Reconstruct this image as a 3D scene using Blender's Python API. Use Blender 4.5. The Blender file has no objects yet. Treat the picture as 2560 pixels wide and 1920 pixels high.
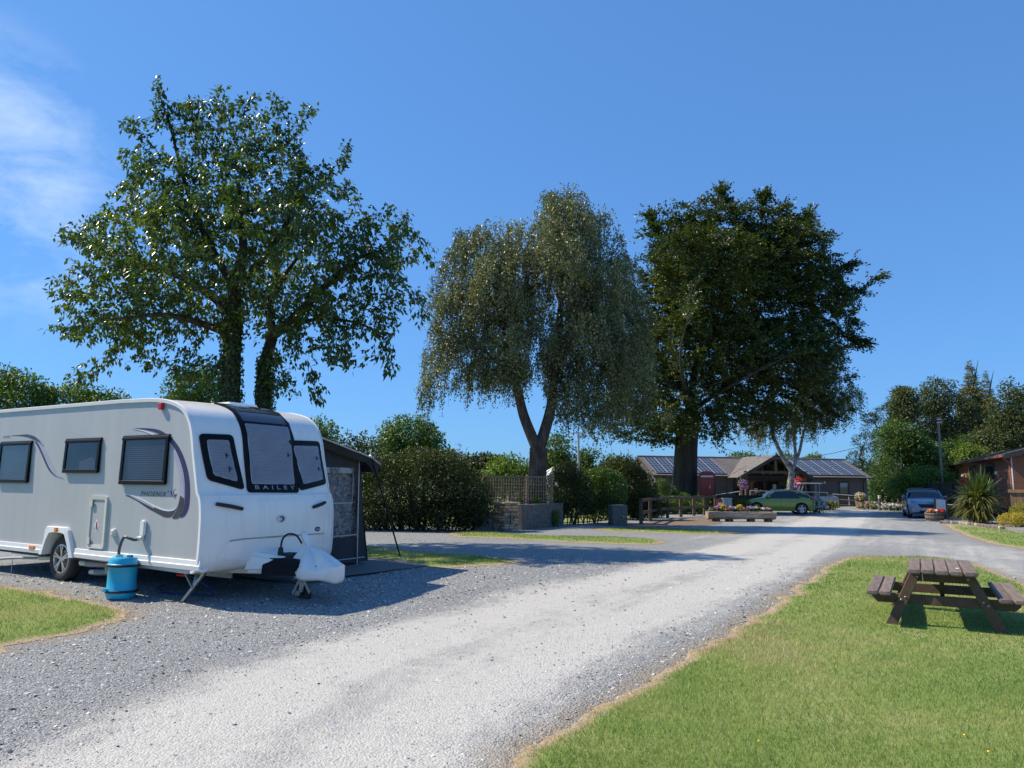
import bpy, bmesh, math, random
import numpy as np
from mathutils import Vector, Matrix, noise
from mathutils.geometry import delaunay_2d_cdt

rad = math.radians
scene = bpy.context.scene
COL = scene.collection

# ------------------------------------------------------------------ camera
EYE = 1.6
FPX = 0.722 * 2560                       # focal length of the survey grid (2560 wide)
PITCH = math.atan((1044 * 2560 / 2212 - 960) / FPX)
ROLL = rad(0.6)
cam_data = bpy.data.cameras.new("camera")
cam_data.sensor_width = 36
cam_data.lens = 0.722 * 36
cam_data.clip_start = 0.05
cam_data.clip_end = 6000
cam = bpy.data.objects.new("camera", cam_data)
COL.objects.link(cam)
cam.matrix_world = Matrix.Translation((0, 0, EYE)) @ Matrix.Rotation(rad(90) + PITCH, 4, 'X') @ Matrix.Rotation(ROLL, 4, 'Z')
scene.camera = cam

# ------------------------------------------------------------------ sky, sun, exposure
SUN_AZ, SUN_EL = rad(-77), rad(47)
world = bpy.data.worlds.new("World")
scene.world = world
world.use_nodes = True
wn, wl = world.node_tree.nodes, world.node_tree.links
wn.clear()
w_out = wn.new("ShaderNodeOutputWorld")
w_bg = wn.new("ShaderNodeBackground")
w_bg.inputs["Strength"].default_value = 0.105
sky = wn.new("ShaderNodeTexSky")
sky.sky_type = 'NISHITA'
sky.sun_disc = False
sky.sun_elevation = SUN_EL
sky.sun_rotation = SUN_AZ
sky.altitude = 0
sky.air_density = 1.0
sky.dust_density = 0.35
sky.ozone_density = 2.2
# thin cirrus low in the western half of the sky
tc = wn.new("ShaderNodeTexCoord")
mp = wn.new("ShaderNodeMapping")
mp.inputs["Scale"].default_value = (4.5, 4.5, 8.0)
mp.inputs["Rotation"].default_value = (0.25, 0.55, 0.3)
nz = wn.new("ShaderNodeTexNoise")
nz.inputs["Scale"].default_value = 1.55
nz.inputs["Detail"].default_value = 9
nz.inputs["Roughness"].default_value = 0.62
nz.inputs["Distortion"].default_value = 0.35
cr = wn.new("ShaderNodeMapRange")
cr.inputs["From Min"].default_value = 0.44
cr.inputs["From Max"].default_value = 0.92
dot = wn.new("ShaderNodeVectorMath"); dot.operation = 'DOT_PRODUCT'
dot.inputs[1].default_value = Vector((-0.690, 0.885, 0.375)).normalized()
mk = wn.new("ShaderNodeMapRange"); mk.interpolation_type = 'SMOOTHSTEP'
mk.inputs["From Min"].default_value = 0.981
mk.inputs["From Max"].default_value = 0.9975
mu = wn.new("ShaderNodeMath"); mu.operation = 'MULTIPLY'
mx = wn.new("ShaderNodeMix"); mx.data_type = 'RGBA'
mx.inputs[7].default_value = (5.6, 7.0, 8.8, 1)
wl.new(tc.outputs["Generated"], mp.inputs["Vector"])
wl.new(mp.outputs["Vector"], nz.inputs["Vector"])
wl.new(nz.outputs["Fac"], cr.inputs["Value"])
wl.new(tc.outputs["Generated"], dot.inputs[0])
wl.new(dot.outputs["Value"], mk.inputs["Value"])
wl.new(cr.outputs["Result"], mu.inputs[0])
wl.new(mk.outputs["Result"], mu.inputs[1])
wl.new(mu.outputs["Value"], mx.inputs[0])
sg = wn.new("ShaderNodeMix"); sg.data_type = 'RGBA'; sg.blend_type = 'MULTIPLY'
sg.inputs[0].default_value = 1.0
sg.inputs[7].default_value = (0.77, 1.60, 2.85, 1)
gm = wn.new("ShaderNodeGamma"); gm.inputs["Gamma"].default_value = 0.5      # the even blue of a very clear day
wl.new(sky.outputs["Color"], gm.inputs["Color"])
wl.new(gm.outputs["Color"], sg.inputs[6])
wl.new(sg.outputs[2], mx.inputs[6])
wl.new(mx.outputs[2], w_bg.inputs["Color"])
wl.new(w_bg.outputs["Background"], w_out.inputs["Surface"])

sun_data = bpy.data.lights.new("sun", 'SUN')
sun_data.energy = 5.0
sun_data.angle = rad(0.53)
sun_data.color = (1.0, 0.87, 0.67)
sun = bpy.data.objects.new("sun", sun_data)
COL.objects.link(sun)
SUN_DIR = Vector((math.sin(SUN_AZ) * math.cos(SUN_EL), math.cos(SUN_AZ) * math.cos(SUN_EL), math.sin(SUN_EL)))
sun.rotation_euler = SUN_DIR.to_track_quat('Z', 'Y').to_euler()
sun.location = SUN_DIR * 60

vs = scene.view_settings
vs.view_transform = 'Standard'
vs.look = 'None'
vs.exposure = 0.35
vs.gamma = 1.0
vs.use_curve_mapping = False
scene.cycles.max_bounces = 8
scene.cycles.transparent_max_bounces = 16
scene.cycles.caustics_reflective = False
scene.cycles.caustics_refractive = False

# ------------------------------------------------------------------ survey: where a sight line meets the ground or a distance
SRC = 2560 / 2212
def sight(x, y):
    a, b = x * SRC - 1280, y * SRC - 960
    a, b = a * math.cos(ROLL) + b * math.sin(ROLL), -a * math.sin(ROLL) + b * math.cos(ROLL)
    cx, cy = a / FPX, -b / FPX
    return Vector((cx, math.cos(PITCH) - cy * math.sin(PITCH), math.sin(PITCH) + cy * math.cos(PITCH)))
def lie(x, y):
    """height of the terrain: the near pitch lies a hand lower than the far one"""
    t = min(1.0, max(0.0, (y - 9.6) / 2.2)); t = t * t * (3 - 2 * t)
    return -0.10 * (1 - t)
def lie_np(y):
    t = np.clip((y - 9.6) / 2.2, 0, 1); t = t * t * (3 - 2 * t)
    return -0.10 * (1 - t)
def gnd(x, y):
    d = sight(x, y); z = 0.0; p = None
    for _ in range(12):
        t = (z - EYE) / d.z
        p = Vector((0, 0, EYE)) + d * t
        z = lie(p.x, p.y)
    p.z = z
    return p
def far(x, y, dist):
    d = sight(x, y)
    return Vector((0, 0, EYE)) + d * (dist / d.y)
def at(x, dist, z=0.0):
    """point at distance with the bearing of column x, standing at height z"""
    d = sight(x, 1046)
    return Vector((d.x * dist / d.y, dist, z))
PXM = 1 / (FPX / SRC)     # metres per column and metre of distance

# ------------------------------------------------------------------ objects
def tag(o, label=None, cat=None, group=None, kind=None):
    if label: o['label'] = label
    if cat: o['category'] = cat
    if group: o['group'] = group
    if kind: o['kind'] = kind
    return o
def thing(name, label, cat, loc=(0, 0, 0), rz=0.0, group=None):
    o = bpy.data.objects.new(name, None)
    o.empty_display_size = 0.2
    COL.objects.link(o)
    o.location = loc; o.rotation_euler = (0, 0, rz)
    return tag(o, label, cat, group)
def link(name, me, mat=None, parent=None, smooth=False):
    o = bpy.data.objects.new(name, me)
    if mat is not None and len(me.materials) == 0: me.materials.append(mat)
    COL.objects.link(o)
    if parent is not None: o.parent = parent
    if smooth:
        me.polygons.foreach_set("use_smooth", np.ones(len(me.polygons), dtype=bool))
    return o
def kids(o): return [c for c in COL.objects if c.parent == o]
def dup(o, parent=None):
    c = o.copy(); COL.objects.link(c)
    if parent is not None: c.parent = parent
    for ch in list(o.children): dup(ch, c)
    return c

class MB:
    """collects simple solids into one mesh"""
    def __init__(s): s.v = []; s.f = []
    def add(s, vs_, fs_):
        b = len(s.v); s.v += [tuple(v) for v in vs_]; s.f += [tuple(b + i for i in f) for f in fs_]; return s
    def box(s, c, d, rot=None):
        x, y, z = d[0] / 2, d[1] / 2, d[2] / 2
        P = [Vector(q) for q in ((-x,-y,-z),(x,-y,-z),(x,y,-z),(-x,y,-z),(-x,-y,z),(x,-y,z),(x,y,z),(-x,y,z))]
        if rot is not None: P = [rot @ q for q in P]
        c = Vector(c)
        return s.add([q + c for q in P], [(0,3,2,1),(4,5,6,7),(0,1,5,4),(1,2,6,5),(2,3,7,6),(3,0,4,7)])
    def span(s, a, b):
        return s.box([(a[i] + b[i]) / 2 for i in range(3)], [abs(b[i] - a[i]) for i in range(3)])
    def bar(s, a, b, w, h=None, up=(0, 0, 1)):
        a, b = Vector(a), Vector(b); h = h or w; d = (b - a); L = d.length
        if L < 1e-6: return s
        d = d / L; u = Vector(up)
        if abs(d.dot(u)) > 0.98: u = Vector((0, 1, 0)) if abs(d.y) < 0.9 else Vector((1, 0, 0))
        r = d.cross(u).normalized(); u = r.cross(d)
        P = []
        for e in (a, b):
            for i, j in ((-1,-1),(1,-1),(1,1),(-1,1)): P.append(e + r * (i * w / 2) + u * (j * h / 2))
        return s.add(P, [(0,3,2,1),(4,5,6,7),(0,1,5,4),(1,2,6,5),(2,3,7,6),(3,0,4,7)])
    def tube(s, pts, r, n=8, cap=True):
        pts = [Vector(p) for p in pts]; R = r if isinstance(r, (list, tuple)) else [r] * len(pts)
        b = len(s.v); prev = None
        for i, p in enumerate(pts):
            d = (pts[min(i + 1, len(pts) - 1)] - pts[max(i - 1, 0)])
            d = d.normalized() if d.length > 1e-9 else Vector((0, 0, 1))
            if prev is None:
                u = d.orthogonal().normalized()
            else:
                u = prev - d * prev.dot(d)
                u = u.normalized() if u.length > 1e-6 else d.orthogonal().normalized()
            prev = u; w = d.cross(u)
            for k in range(n):
                a = 2 * math.pi * k / n
                s.v.append(tuple(p + (u * math.cos(a) + w * math.sin(a)) * R[i]))
        for i in range(len(pts) - 1):
            for k in range(n):
                a0, a1 = b + i * n + k, b + i * n + (k + 1) % n
                s.f.append((a0, a1, a1 + n, a0 + n))
        if cap:
            s.f.append(tuple(b + k for k in reversed(range(n))))
            s.f.append(tuple(b + (len(pts) - 1) * n + k for k in range(n)))
        return s
    def lathe(s, prof, c=(0, 0, 0), n=24, axis='Z', close=False):
        b = len(s.v); c = Vector(c); m = len(prof)
        for k in range(n):
            a = 2 * math.pi * k / n; ca, sa = math.cos(a), math.sin(a)
            for r, h in prof:
                q = {'Z': (r * ca, r * sa, h), 'Y': (r * ca, h, -r * sa), 'X': (h, r * ca, r * sa)}[axis]
                s.v.append(tuple(c + Vector(q)))
        for k in range(n):
            k2 = (k + 1) % n
            for i in range(m if close else m - 1):
                j = (i + 1) % m
                s.f.append((b + k * m + i, b + k2 * m + i, b + k2 * m + j, b + k * m + j))
        if not close:
            if prof[0][0] > 1e-6: s.f.append(tuple(b + k * m for k in reversed(range(n))))
            if prof[-1][0] > 1e-6: s.f.append(tuple(b + k * m + m - 1 for k in range(n)))
        return s
    def prism(s, poly, a, b, plane='XZ'):
        """polygon (2d) extruded from a to b along the third axis"""
        def P(u, v, w): return {'XZ': (u, w, v), 'XY': (u, v, w), 'YZ': (w, u, v)}[plane]
        n = len(poly); V = [P(u, v, a) for u, v in poly] + [P(u, v, b) for u, v in poly]
        F = [tuple(range(n))[::-1], tuple(range(n, 2 * n))] + [(i, (i + 1) % n, n + (i + 1) % n, n + i) for i in range(n)]
        return s.add(V, F)
    def ball(s, c, r, n=10, m=6, jit=0.0, rnd=None):
        rx, ry, rz = r if isinstance(r, (list, tuple)) else (r, r, r); b = len(s.v); c = Vector(c)
        s.v.append(tuple(c + Vector((0, 0, rz))))
        for i in range(1, m):
            t = math.pi * i / m
            for k in range(n):
                a = 2 * math.pi * k / n; q = 1 + (rnd.uniform(-jit, jit) if rnd else 0)
                s.v.append(tuple(c + Vector((rx * math.sin(t) * math.cos(a), ry * math.sin(t) * math.sin(a), rz * math.cos(t))) * q))
        s.v.append(tuple(c - Vector((0, 0, rz))))
        for k in range(n): s.f.append((b, b + 1 + k, b + 1 + (k + 1) % n))
        for i in range(m - 2):
            for k in range(n):
                p, q = b + 1 + i * n + k, b + 1 + i * n + (k + 1) % n
                s.f.append((p, p + n, q + n, q))
        e = b + 1 + (m - 1) * n
        for k in range(n): s.f.append((e, e - n + (k + 1) % n, e - n + k))
        return s
    def mesh(s, name):
        me = bpy.data.meshes.new(name); me.from_pydata(s.v, [], s.f); me.update()
        bm = bmesh.new(); bm.from_mesh(me); bmesh.ops.recalc_face_normals(bm, faces=bm.faces); bm.to_mesh(me); bm.free()
        return me
    def build(s, name, mat, parent=None, smooth=False, bevel=0.0, seg=1):
        me = s.mesh(name)
        if bevel > 0:
            bm = bmesh.new(); bm.from_mesh(me)
            es = [e for e in bm.edges if len(e.link_faces) == 2 and e.calc_face_angle(0) > 0.5]
            bmesh.ops.bevel(bm, geom=es, offset=bevel, segments=seg, affect='EDGES', clamp_overlap=True)
            bm.to_mesh(me); bm.free()
        if smooth:
            me.polygons.foreach_set("use_smooth", np.ones(len(me.polygons), dtype=bool))
            me.set_sharp_from_angle(angle=rad(38))
        return link(name, me, mat, parent)

def np_mesh(name, V, F, attrs=None):
    """V (n,3), F (m,k) all faces with k corners; attrs {name: per-vertex floats}"""
    me = bpy.data.meshes.new(name)
    V = np.asarray(V, dtype=np.float32); F = np.asarray(F, dtype=np.int32)
    m, k = F.shape
    me.vertices.add(len(V)); me.vertices.foreach_set("co", V.ravel())
    me.loops.add(m * k); me.loops.foreach_set("vertex_index", F.ravel())
    me.polygons.add(m); me.polygons.foreach_set("loop_start", np.arange(0, m * k, k, dtype=np.int32))
    me.update(calc_edges=True)
    for a, val in (attrs or {}).items():
        at_ = me.attributes.new(a, 'FLOAT', 'POINT'); at_.data.foreach_set("value", np.asarray(val, dtype=np.float32))
    return me

def catmull(P, n=8, closed=False):
    P = [Vector(p) for p in P]; out = []; N = len(P)
    for i in range(N if closed else N - 1):
        g = (lambda j: P[j % N]) if closed else (lambda j: P[min(max(j, 0), N - 1)])
        p0, p1, p2, p3 = g(i - 1), g(i), g(i + 1), g(i + 2)
        for k in range(n):
            t = k / n
            out.append(0.5 * ((2 * p1) + (p2 - p0) * t + (2 * p0 - 5 * p1 + 4 * p2 - p3) * t * t + (3 * p1 - p0 - 3 * p2 + p3) * t ** 3))
    if not closed: out.append(P[-1].copy())
    return out

# ------------------------------------------------------------------ materials
class NT:
    def __init__(s, name):
        s.m = bpy.data.materials.new(name); s.m.use_nodes = True
        s.t = s.m.node_tree; s.n = s.t.nodes; s.l = s.t.links
        s.bsdf = s.n["Principled BSDF"]; s.out = s.n["Material Output"]
        s.tc = None
    def new(s, typ, ins=None, **kw):
        o = s.n.new(typ)
        for k, v in kw.items(): setattr(o, k, v)
        for k, v in (ins or {}).items():
            if hasattr(v, "is_linked") or hasattr(v, "links"): s.l.new(v, o.inputs[k])
            else: o.inputs[k].default_value = v
        return o
    def coord(s, which="Object", scale=None):
        if s.tc is None: s.tc = s.n.new("ShaderNodeTexCoord")
        c = s.tc.outputs[which]
        if scale is not None:
            c = s.new("ShaderNodeMapping", {"Vector": c, "Scale": scale}).outputs[0]
        return c
    def noise(s, scale, detail=4, rough=0.55, which="Object", stretch=None, dist=0.0):
        return s.new("ShaderNodeTexNoise", {"Vector": s.coord(which, stretch), "Scale": scale, "Detail": detail, "Roughness": rough, "Distortion": dist}).outputs["Fac"]
    def ramp(s, fac, stops):
        r = s.new("ShaderNodeValToRGB", {"Fac": fac}); e = r.color_ramp.elements
        while len(e) < len(stops): e.new(0.5)
        for i, (p, c) in enumerate(stops):
            e[i].position = p; e[i].color = (c[0], c[1], c[2], 1)
        return r.outputs["Color"]
    def mix(s, fac, a, b, blend='MIX'):
        o = s.new("ShaderNodeMix", data_type='RGBA', blend_type=blend)
        for i, v in ((0, fac), (6, a), (7, b)):
            if hasattr(v, "links"): s.l.new(v, o.inputs[i])
            else: o.inputs[i].default_value = v if i == 0 else (v[0], v[1], v[2], 1)
        return o.outputs[2]
    def math(s, op, a, b=0.0, clamp=False):
        o = s.new("ShaderNodeMath", operation=op); o.use_clamp = clamp
        for i, v in ((0, a), (1, b)):
            if hasattr(v, "links"): s.l.new(v, o.inputs[i])
            else: o.inputs[i].default_value = v
        return o.outputs[0]
    def attr(s, name): return s.new("ShaderNodeAttribute", attribute_name=name).outputs["Fac"]
    def rng(s, v, a, b, c=0.0, d=1.0, smooth=False):
        o = s.new("ShaderNodeMapRange", {"Value": v, "From Min": a, "From Max": b, "To Min": c, "To Max": d})
        if smooth: o.interpolation_type = 'SMOOTHSTEP'
        return o.outputs[0]
    def bump(s, h, strength=0.3, dist=0.02, prev=None):
        b = s.new("ShaderNodeBump", {"Height": h, "Strength": strength, "Distance": dist})
        if prev is not None: s.l.new(prev, b.inputs["Normal"])
        s.l.new(b.outputs[0], s.bsdf.inputs["Normal"]); return b.outputs[0]
    def set(s, **kw):
        names = dict(color="Base Color", rough="Roughness", metal="Metallic", coat="Coat Weight", coatr="Coat Roughness", spec="Specular IOR Level", trans="Transmission Weight", ior="IOR", alpha="Alpha", sheen="Sheen Weight")
        for k, v in kw.items():
            i = s.bsdf.inputs[names[k]]
            if hasattr(v, "links"): s.l.new(v, i)
            elif k == "color": i.default_value = (v[0], v[1], v[2], 1)
            else: i.default_value = v
        return s

MATS = {}
def simple(name, col, rough=0.5, metal=0.0, var=0.12, vscale=6.0, coat=0.0, bump=0.0, bscale=60.0, spec=0.5, stretch=None):
    """one colour with cloudy wear and a little relief"""
    if name in MATS: return MATS[name]
    t = NT(name)
    a = tuple(c * (1 - var) for c in col); b = tuple(min(1, c * (1 + var)) for c in col)
    t.set(color=t.ramp(t.noise(vscale, 5, 0.6, stretch=stretch), [(0.3, a), (0.7, b)]), rough=rough, metal=metal, coat=coat, spec=spec)
    if bump: t.bump(t.noise(bscale, 3, stretch=stretch), bump, 0.01)
    MATS[name] = t.m
    return t.m
def wood(name, col, dark=0.55, scale=14, axis='X', rough=0.75, bump=0.35):
    if name in MATS: return MATS[name]
    t = NT(name); st = {'X': (0.08, 1, 1), 'Y': (1, 0.08, 1), 'Z': (1, 1, 0.08)}[axis]
    info = t.new("ShaderNodeObjectInfo").outputs["Random"]
    g = t.noise(scale, 6, 0.65, stretch=st, dist=0.4)
    c = t.ramp(g, [(0.25, tuple(x * dark for x in col)), (0.55, col), (0.8, tuple(min(1, x * 1.25) for x in col))])
    c = t.mix(1.0, c, t.ramp(info, [(0, (0.78, 0.78, 0.78)), (1, (1.18, 1.16, 1.14))]), 'MULTIPLY')
    blot = t.noise(2.3, 3)
    c = t.mix(t.rng(blot, 0.45, 0.75, 0, 0.35), c, tuple(x * 0.6 for x in col))
    t.set(color=c, rough=rough); t.bump(g, bump, 0.01)
    MATS[name] = t.m
    return t.m
def leaf_mat(name, stops, trans=0.35, rough=0.45, gloss=0.5, tint=(0.35, 0.55, 0.08)):
    """leaf colour runs over the per-leaf 'tint' value; light passes through the blade"""
    if name in MATS: return MATS[name]
    t = NT(name)
    c = t.ramp(t.attr("tint"), stops)
    t.set(color=c, rough=rough, spec=gloss)
    tr = t.new("ShaderNodeBsdfTranslucent", {"Color": t.mix(1.0, c, (tint[0] * 4, tint[1] * 4, tint[2] * 4), 'MULTIPLY')})
    ms = t.new("ShaderNodeMixShader", {0: trans})
    t.l.new(t.bsdf.outputs[0], ms.inputs[1]); t.l.new(tr.outputs[0], ms.inputs[2])
    t.l.new(ms.outputs[0], t.out.inputs["Surface"])
    MATS[name] = t.m
    return t.m
def thin_glass(name, tint=(0.7, 0.75, 0.8), refl=0.06, rough=0.02):
    if name in MATS: return MATS[name]
    t = NT(name)
    tr = t.new("ShaderNodeBsdfTransparent", {"Color": (*tint, 1)})
    gl = t.new("ShaderNodeBsdfGlossy", {"Color": (1, 1, 1, 1), "Roughness": rough})
    lw = t.new("ShaderNodeLayerWeight", {"Blend": 0.5}).outputs["Facing"]
    fr = t.math('MULTIPLY', t.math('POWER', lw, 4.0), 0.85)
    ms = t.new("ShaderNodeMixShader", {0: t.math('ADD', fr, refl, True)})
    t.l.new(tr.outputs[0], ms.inputs[1]); t.l.new(gl.outputs[0], ms.inputs[2])
    t.l.new(ms.outputs[0], t.out.inputs["Surface"])
    MATS[name] = t.m
    return t.m

_font = {}
def text_geo(body, shear=0.0, spacing=1.0, offset=0.0):
    """lettering as triangles: list of (x, y), faces; width and height in units of cap height about 0.7"""
    cu = bpy.data.curves.new("lettering_source", 'FONT'); cu.body = body; cu.size = 1.0
    cu.shear = shear; cu.space_character = spacing; cu.offset = offset; cu.resolution_u = 3; cu.fill_mode = 'FRONT'
    ob = bpy.data.objects.new("lettering_source", cu); COL.objects.link(ob)
    dg = bpy.context.evaluated_depsgraph_get()
    me = bpy.data.meshes.new_from_object(ob.evaluated_get(dg))
    V = [(v.co.x, v.co.y) for v in me.vertices]; F = [tuple(p.vertices) for p in me.polygons]
    bpy.data.objects.remove(ob); bpy.data.curves.remove(cu); bpy.data.meshes.remove(me)
    return V, F
def text_on(name, body, mat, parent, origin, right, up, height, width=None, **kw):
    """flat lettering whose lower left corner is origin; right and up are unit vectors"""
    V, F = text_geo(body, **kw)
    x0, x1 = min(v[0] for v in V), max(v[0] for v in V); y0, y1 = min(v[1] for v in V), max(v[1] for v in V)
    sy = height / (y1 - y0); sx = width / (x1 - x0) if width else sy
    o, r, u = Vector(origin), Vector(right), Vector(up)
    m = MB(); m.add([o + r * ((x - x0) * sx) + u * ((y - y0) * sy) for x, y in V], F)
    me = bpy.data.meshes.new(name); me.from_pydata(m.v, [], m.f); me.update()
    return link(name, me, mat, parent)

# ================================================================== GROUND
rng = np.random.default_rng(11)
def poly_np(P): return np.array([(p[0], p[1]) for p in P])
def inside(poly, x, y):
    r = np.zeros(len(x), bool); n = len(poly)
    for i in range(n):
        x0, y0 = poly[i]; x1, y1 = poly[(i + 1) % n]
        c = ((y0 > y) != (y1 > y))
        if abs(y1 - y0) > 1e-12: r ^= c & (x < (x1 - x0) * (y - y0) / (y1 - y0) + x0)
    return r
def line_dist(poly, x, y, closed=True):
    d = np.full(len(x), 1e9); n = len(poly)
    for i in range(n if closed else n - 1):
        a = poly[i]; b = poly[(i + 1) % n]; ab = b - a; L = ab @ ab + 1e-12
        t = np.clip(((x - a[0]) * ab[0] + (y - a[1]) * ab[1]) / L, 0, 1)
        d = np.minimum(d, np.hypot(x - a[0] - t * ab[0], y - a[1] - t * ab[1]))
    return d

# field out to the horizon
m = NT("meadow"); g1 = m.noise(0.15, 6)
m.set(color=m.ramp(g1, [(0.3, (0.045, 0.075, 0.018)), (0.7, (0.10, 0.125, 0.035))]), rough=0.9)
b_ = MB(); b_.add([(-3000, -3000, -0.16), (3000, -3000, -0.16), (3000, 3000, -0.16), (-3000, 3000, -0.16)], [(0, 1, 2, 3)])
tag(b_.build("ground", m.m), kind="structure")

# ------------------------------------------------------------------ lawns
lawn_specs = {
 "main": [(1085, 1680), (1195, 1594), (1290, 1530), (1420, 1457), (1520, 1395), (1600, 1352), (1680, 1302), (1745, 1255), (1800, 1218), (1845, 1203), (1900, 1202), (1990, 1203), (2090, 1214), (2150, 1236), (2230, 1268), (2420, 1345)],
 "corner": [(-60, 1260), (0, 1267), (90, 1278), (190, 1297), (250, 1313), (276, 1322), (250, 1343), (160, 1370), (70, 1387), (0, 1397), (-90, 1408)],
 "island_a": [(760, 1181), (800, 1181), (880, 1190), (1000, 1198), (1080, 1206), (1126, 1213), (1080, 1220), (1000, 1225), (930, 1226), (870, 1215), (800, 1207), (760, 1205)],
 "island_b": [(975, 1151), (1040, 1148), (1110, 1153), (1200, 1158), (1330, 1160), (1410, 1165), (1434, 1171), (1405, 1177), (1330, 1175), (1240, 1172), (1150, 1167), (1060, 1162), (990, 1160)],
 "island_c": [(1290, 1142), (1400, 1141), (1500, 1144), (1580, 1148), (1608, 1151), (1560, 1154), (1470, 1153), (1380, 1150), (1310, 1147)],
 "verge": [(2042, 1133), (2090, 1136), (2165, 1144), (2250, 1158), (2400, 1180), (2400, 1212), (2300, 1200), (2212, 1186), (2150, 1175), (2100, 1161), (2062, 1146)],
}
LAWNS = {}
for k, px in lawn_specs.items():
    pts = [gnd(*p) for p in px]
    if k == "main":
        pts += [Vector((14, 5.0, 0)), Vector((14, -2.5, 0)), Vector((-1.5, -2.5, 0)), Vector((-0.95, 1.5, 0))]
    if k == "corner":
        pts += [Vector((-11, 8.5, 0)), Vector((-12, 12.4, 0))]
    c = catmull(pts, 16, True)
    q = []
    for i, p in enumerate(c):
        w = 0.035 * min(3, 1 + p.y / 12)
        q.append((p.x + noise.noise((p.x * 2.3, p.y * 2.3, 1)) * w * 2 + noise.noise((p.x * 9, p.y * 9, 3)) * w * .9, p.y + noise.noise((p.x * 2.3, p.y * 2.3, 7)) * w * 2 + noise.noise((p.x * 9, p.y * 9, 5)) * w * .9))
    LAWNS[k] = np.array(q)
LAWNS["field"] = np.array([(-1.2, 28.0), (3.0, 31.5), (6.0, 36), (9.0, 45), (9.5, 60), (10, 83.9), (-26, 83.9), (-26, 27.5)])

# gravel of the pitches and the drive, paler where wheels have ground it to dust
track_px = [(430, 1780), (560, 1659), (770, 1500), (1010, 1400), (1310, 1300), (1480, 1250), (1625, 1200), (1740, 1155), (1800, 1125), (1840, 1106)]
track = poly_np(catmull([gnd(*p) for p in track_px], 6))
side_px = [(1650, 1190), (1850, 1163), (2030, 1180), (2212, 1222), (2400, 1275)]
branch = poly_np(catmull([gnd(*p) for p in side_px], 6))
xs = np.arange(-16, 48.01, 0.32); ys = np.arange(-3, 84.01, 0.32)
GX, GY = np.meshgrid(xs, ys); fx, fy = GX.ravel(), GY.ravel()
d1 = line_dist(track, fx, fy, False); d2 = line_dist(branch, fx, fy, False)
ss = lambda v, a, b: (lambda t: t * t * (3 - 2 * t))(np.clip((v - a) / (b - a), 0, 1))
dust = ss(d1, 2.35, 0.9) * (1 - 0.20 * np.exp(-(d1 / 0.32) ** 2))
dust = np.maximum(dust, 0.62 * ss(d2, 3.4, 0.8))
dust = np.maximum(dust, 0.62 * ss(fy, 17, 24) * ss(d1, 7.0, 1.0))
def track_coords(x, y):
    """signed offset from the drive's centre line and distance along it"""
    best = np.full(len(x), 1e9); ac = np.zeros(len(x)); al = np.zeros(len(x)); run = 0.0
    for a, b in zip(track[:-1], track[1:]):
        ab = b - a; L = np.hypot(*ab); t_ = ((x - a[0]) * ab[0] + (y - a[1]) * ab[1]) / L ** 2; tcl = np.clip(t_, 0, 1); d = np.hypot(x - a[0] - tcl * ab[0], y - a[1] - tcl * ab[1]); q = d < best
        best[q] = d[q]; ac[q] = (((x - a[0]) * ab[1] - (y - a[1]) * ab[0]) / L)[q]; al[q] = run + (tcl * L)[q]; run += L
    return ac, al
across, along = track_coords(fx, fy)
nx = len(xs); ny = len(ys)
idx = np.arange(nx * ny).reshape(ny, nx)
Fq = np.stack([idx[:-1, :-1], idx[:-1, 1:], idx[1:, 1:], idx[1:, :-1]], -1).reshape(-1, 4)
soil = np.full(len(fx), 9.0)
for k_, poly in LAWNS.items():
    if k_ != "field": soil = np.minimum(soil, line_dist(poly, fx, fy))
me = np_mesh("gravel_drive", np.stack([fx, fy, lie_np(fy)], -1), Fq, {"dust": dust, "across": across, "along": along, "soil": soil})
t = NT("slate_gravel")
P = t.coord("Object")
def vor(scale, feature='F1'):
    return t.new("ShaderNodeTexVoronoi", {"Vector": P, "Scale": scale, "Randomness": 1.0}, feature=feature)
v1, v2 = vor(52), vor(120)
sep1 = t.new("ShaderNodeSeparateColor", {"Color": v1.outputs["Color"]}).outputs[0]
sep2 = t.new("ShaderNodeSeparateColor", {"Color": v2.outputs["Color"]}).outputs[1]
chip = t.mix(0.45, t.ramp(sep1, [(0.0, (0.07, 0.08, 0.09)), (0.4, (0.29, 0.31, 0.32)), (0.75, (0.48, 0.495, 0.50)), (1.0, (0.66, 0.67, 0.67))]),
             t.ramp(sep2, [(0.0, (0.12, 0.135, 0.145)), (0.6, (0.34, 0.36, 0.365)), (1.0, (0.52, 0.53, 0.53))]))
patch = t.noise(0.7, 5, 0.6)
chip = t.mix(t.rng(patch, 0.4, 0.7, 0, 0.25), chip, (0.42, 0.42, 0.41))
chip = t.mix(t.rng(t.noise(0.35, 6, 0.65), 0.38, 0.62, 0.0, 0.30), chip, (0.24, 0.25, 0.26))
pale = t.ramp(t.noise(26, 6, 0.75), [(0.25, (0.42, 0.41, 0.385)), (0.55, (0.545, 0.535, 0.50)), (0.8, (0.62, 0.61, 0.575))])
pale = t.mix(t.rng(sep1, 0.86, 0.97, 0, 0.55), pale, (0.23, 0.25, 0.27))
wob = t.math('ADD', t.attr("dust"), t.math('MULTIPLY', t.math('SUBTRACT', t.noise(1.1, 6, 0.7, dist=0.3), 0.5), 0.9))
wob = t.math('ADD', wob, t.math('MULTIPLY', t.math('SUBTRACT', sep2, 0.5), 0.30))
rut = t.new("ShaderNodeCombineXYZ", {"X": t.math('MULTIPLY', t.attr("across"), 3.2), "Y": t.math('MULTIPLY', t.attr("along"), 0.22), "Z": 0.0})
rutn = t.new("ShaderNodeTexNoise", {"Vector": rut.outputs[0], "Scale": 1.0, "Detail": 5, "Roughness": 0.65}).outputs["Fac"]
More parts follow.
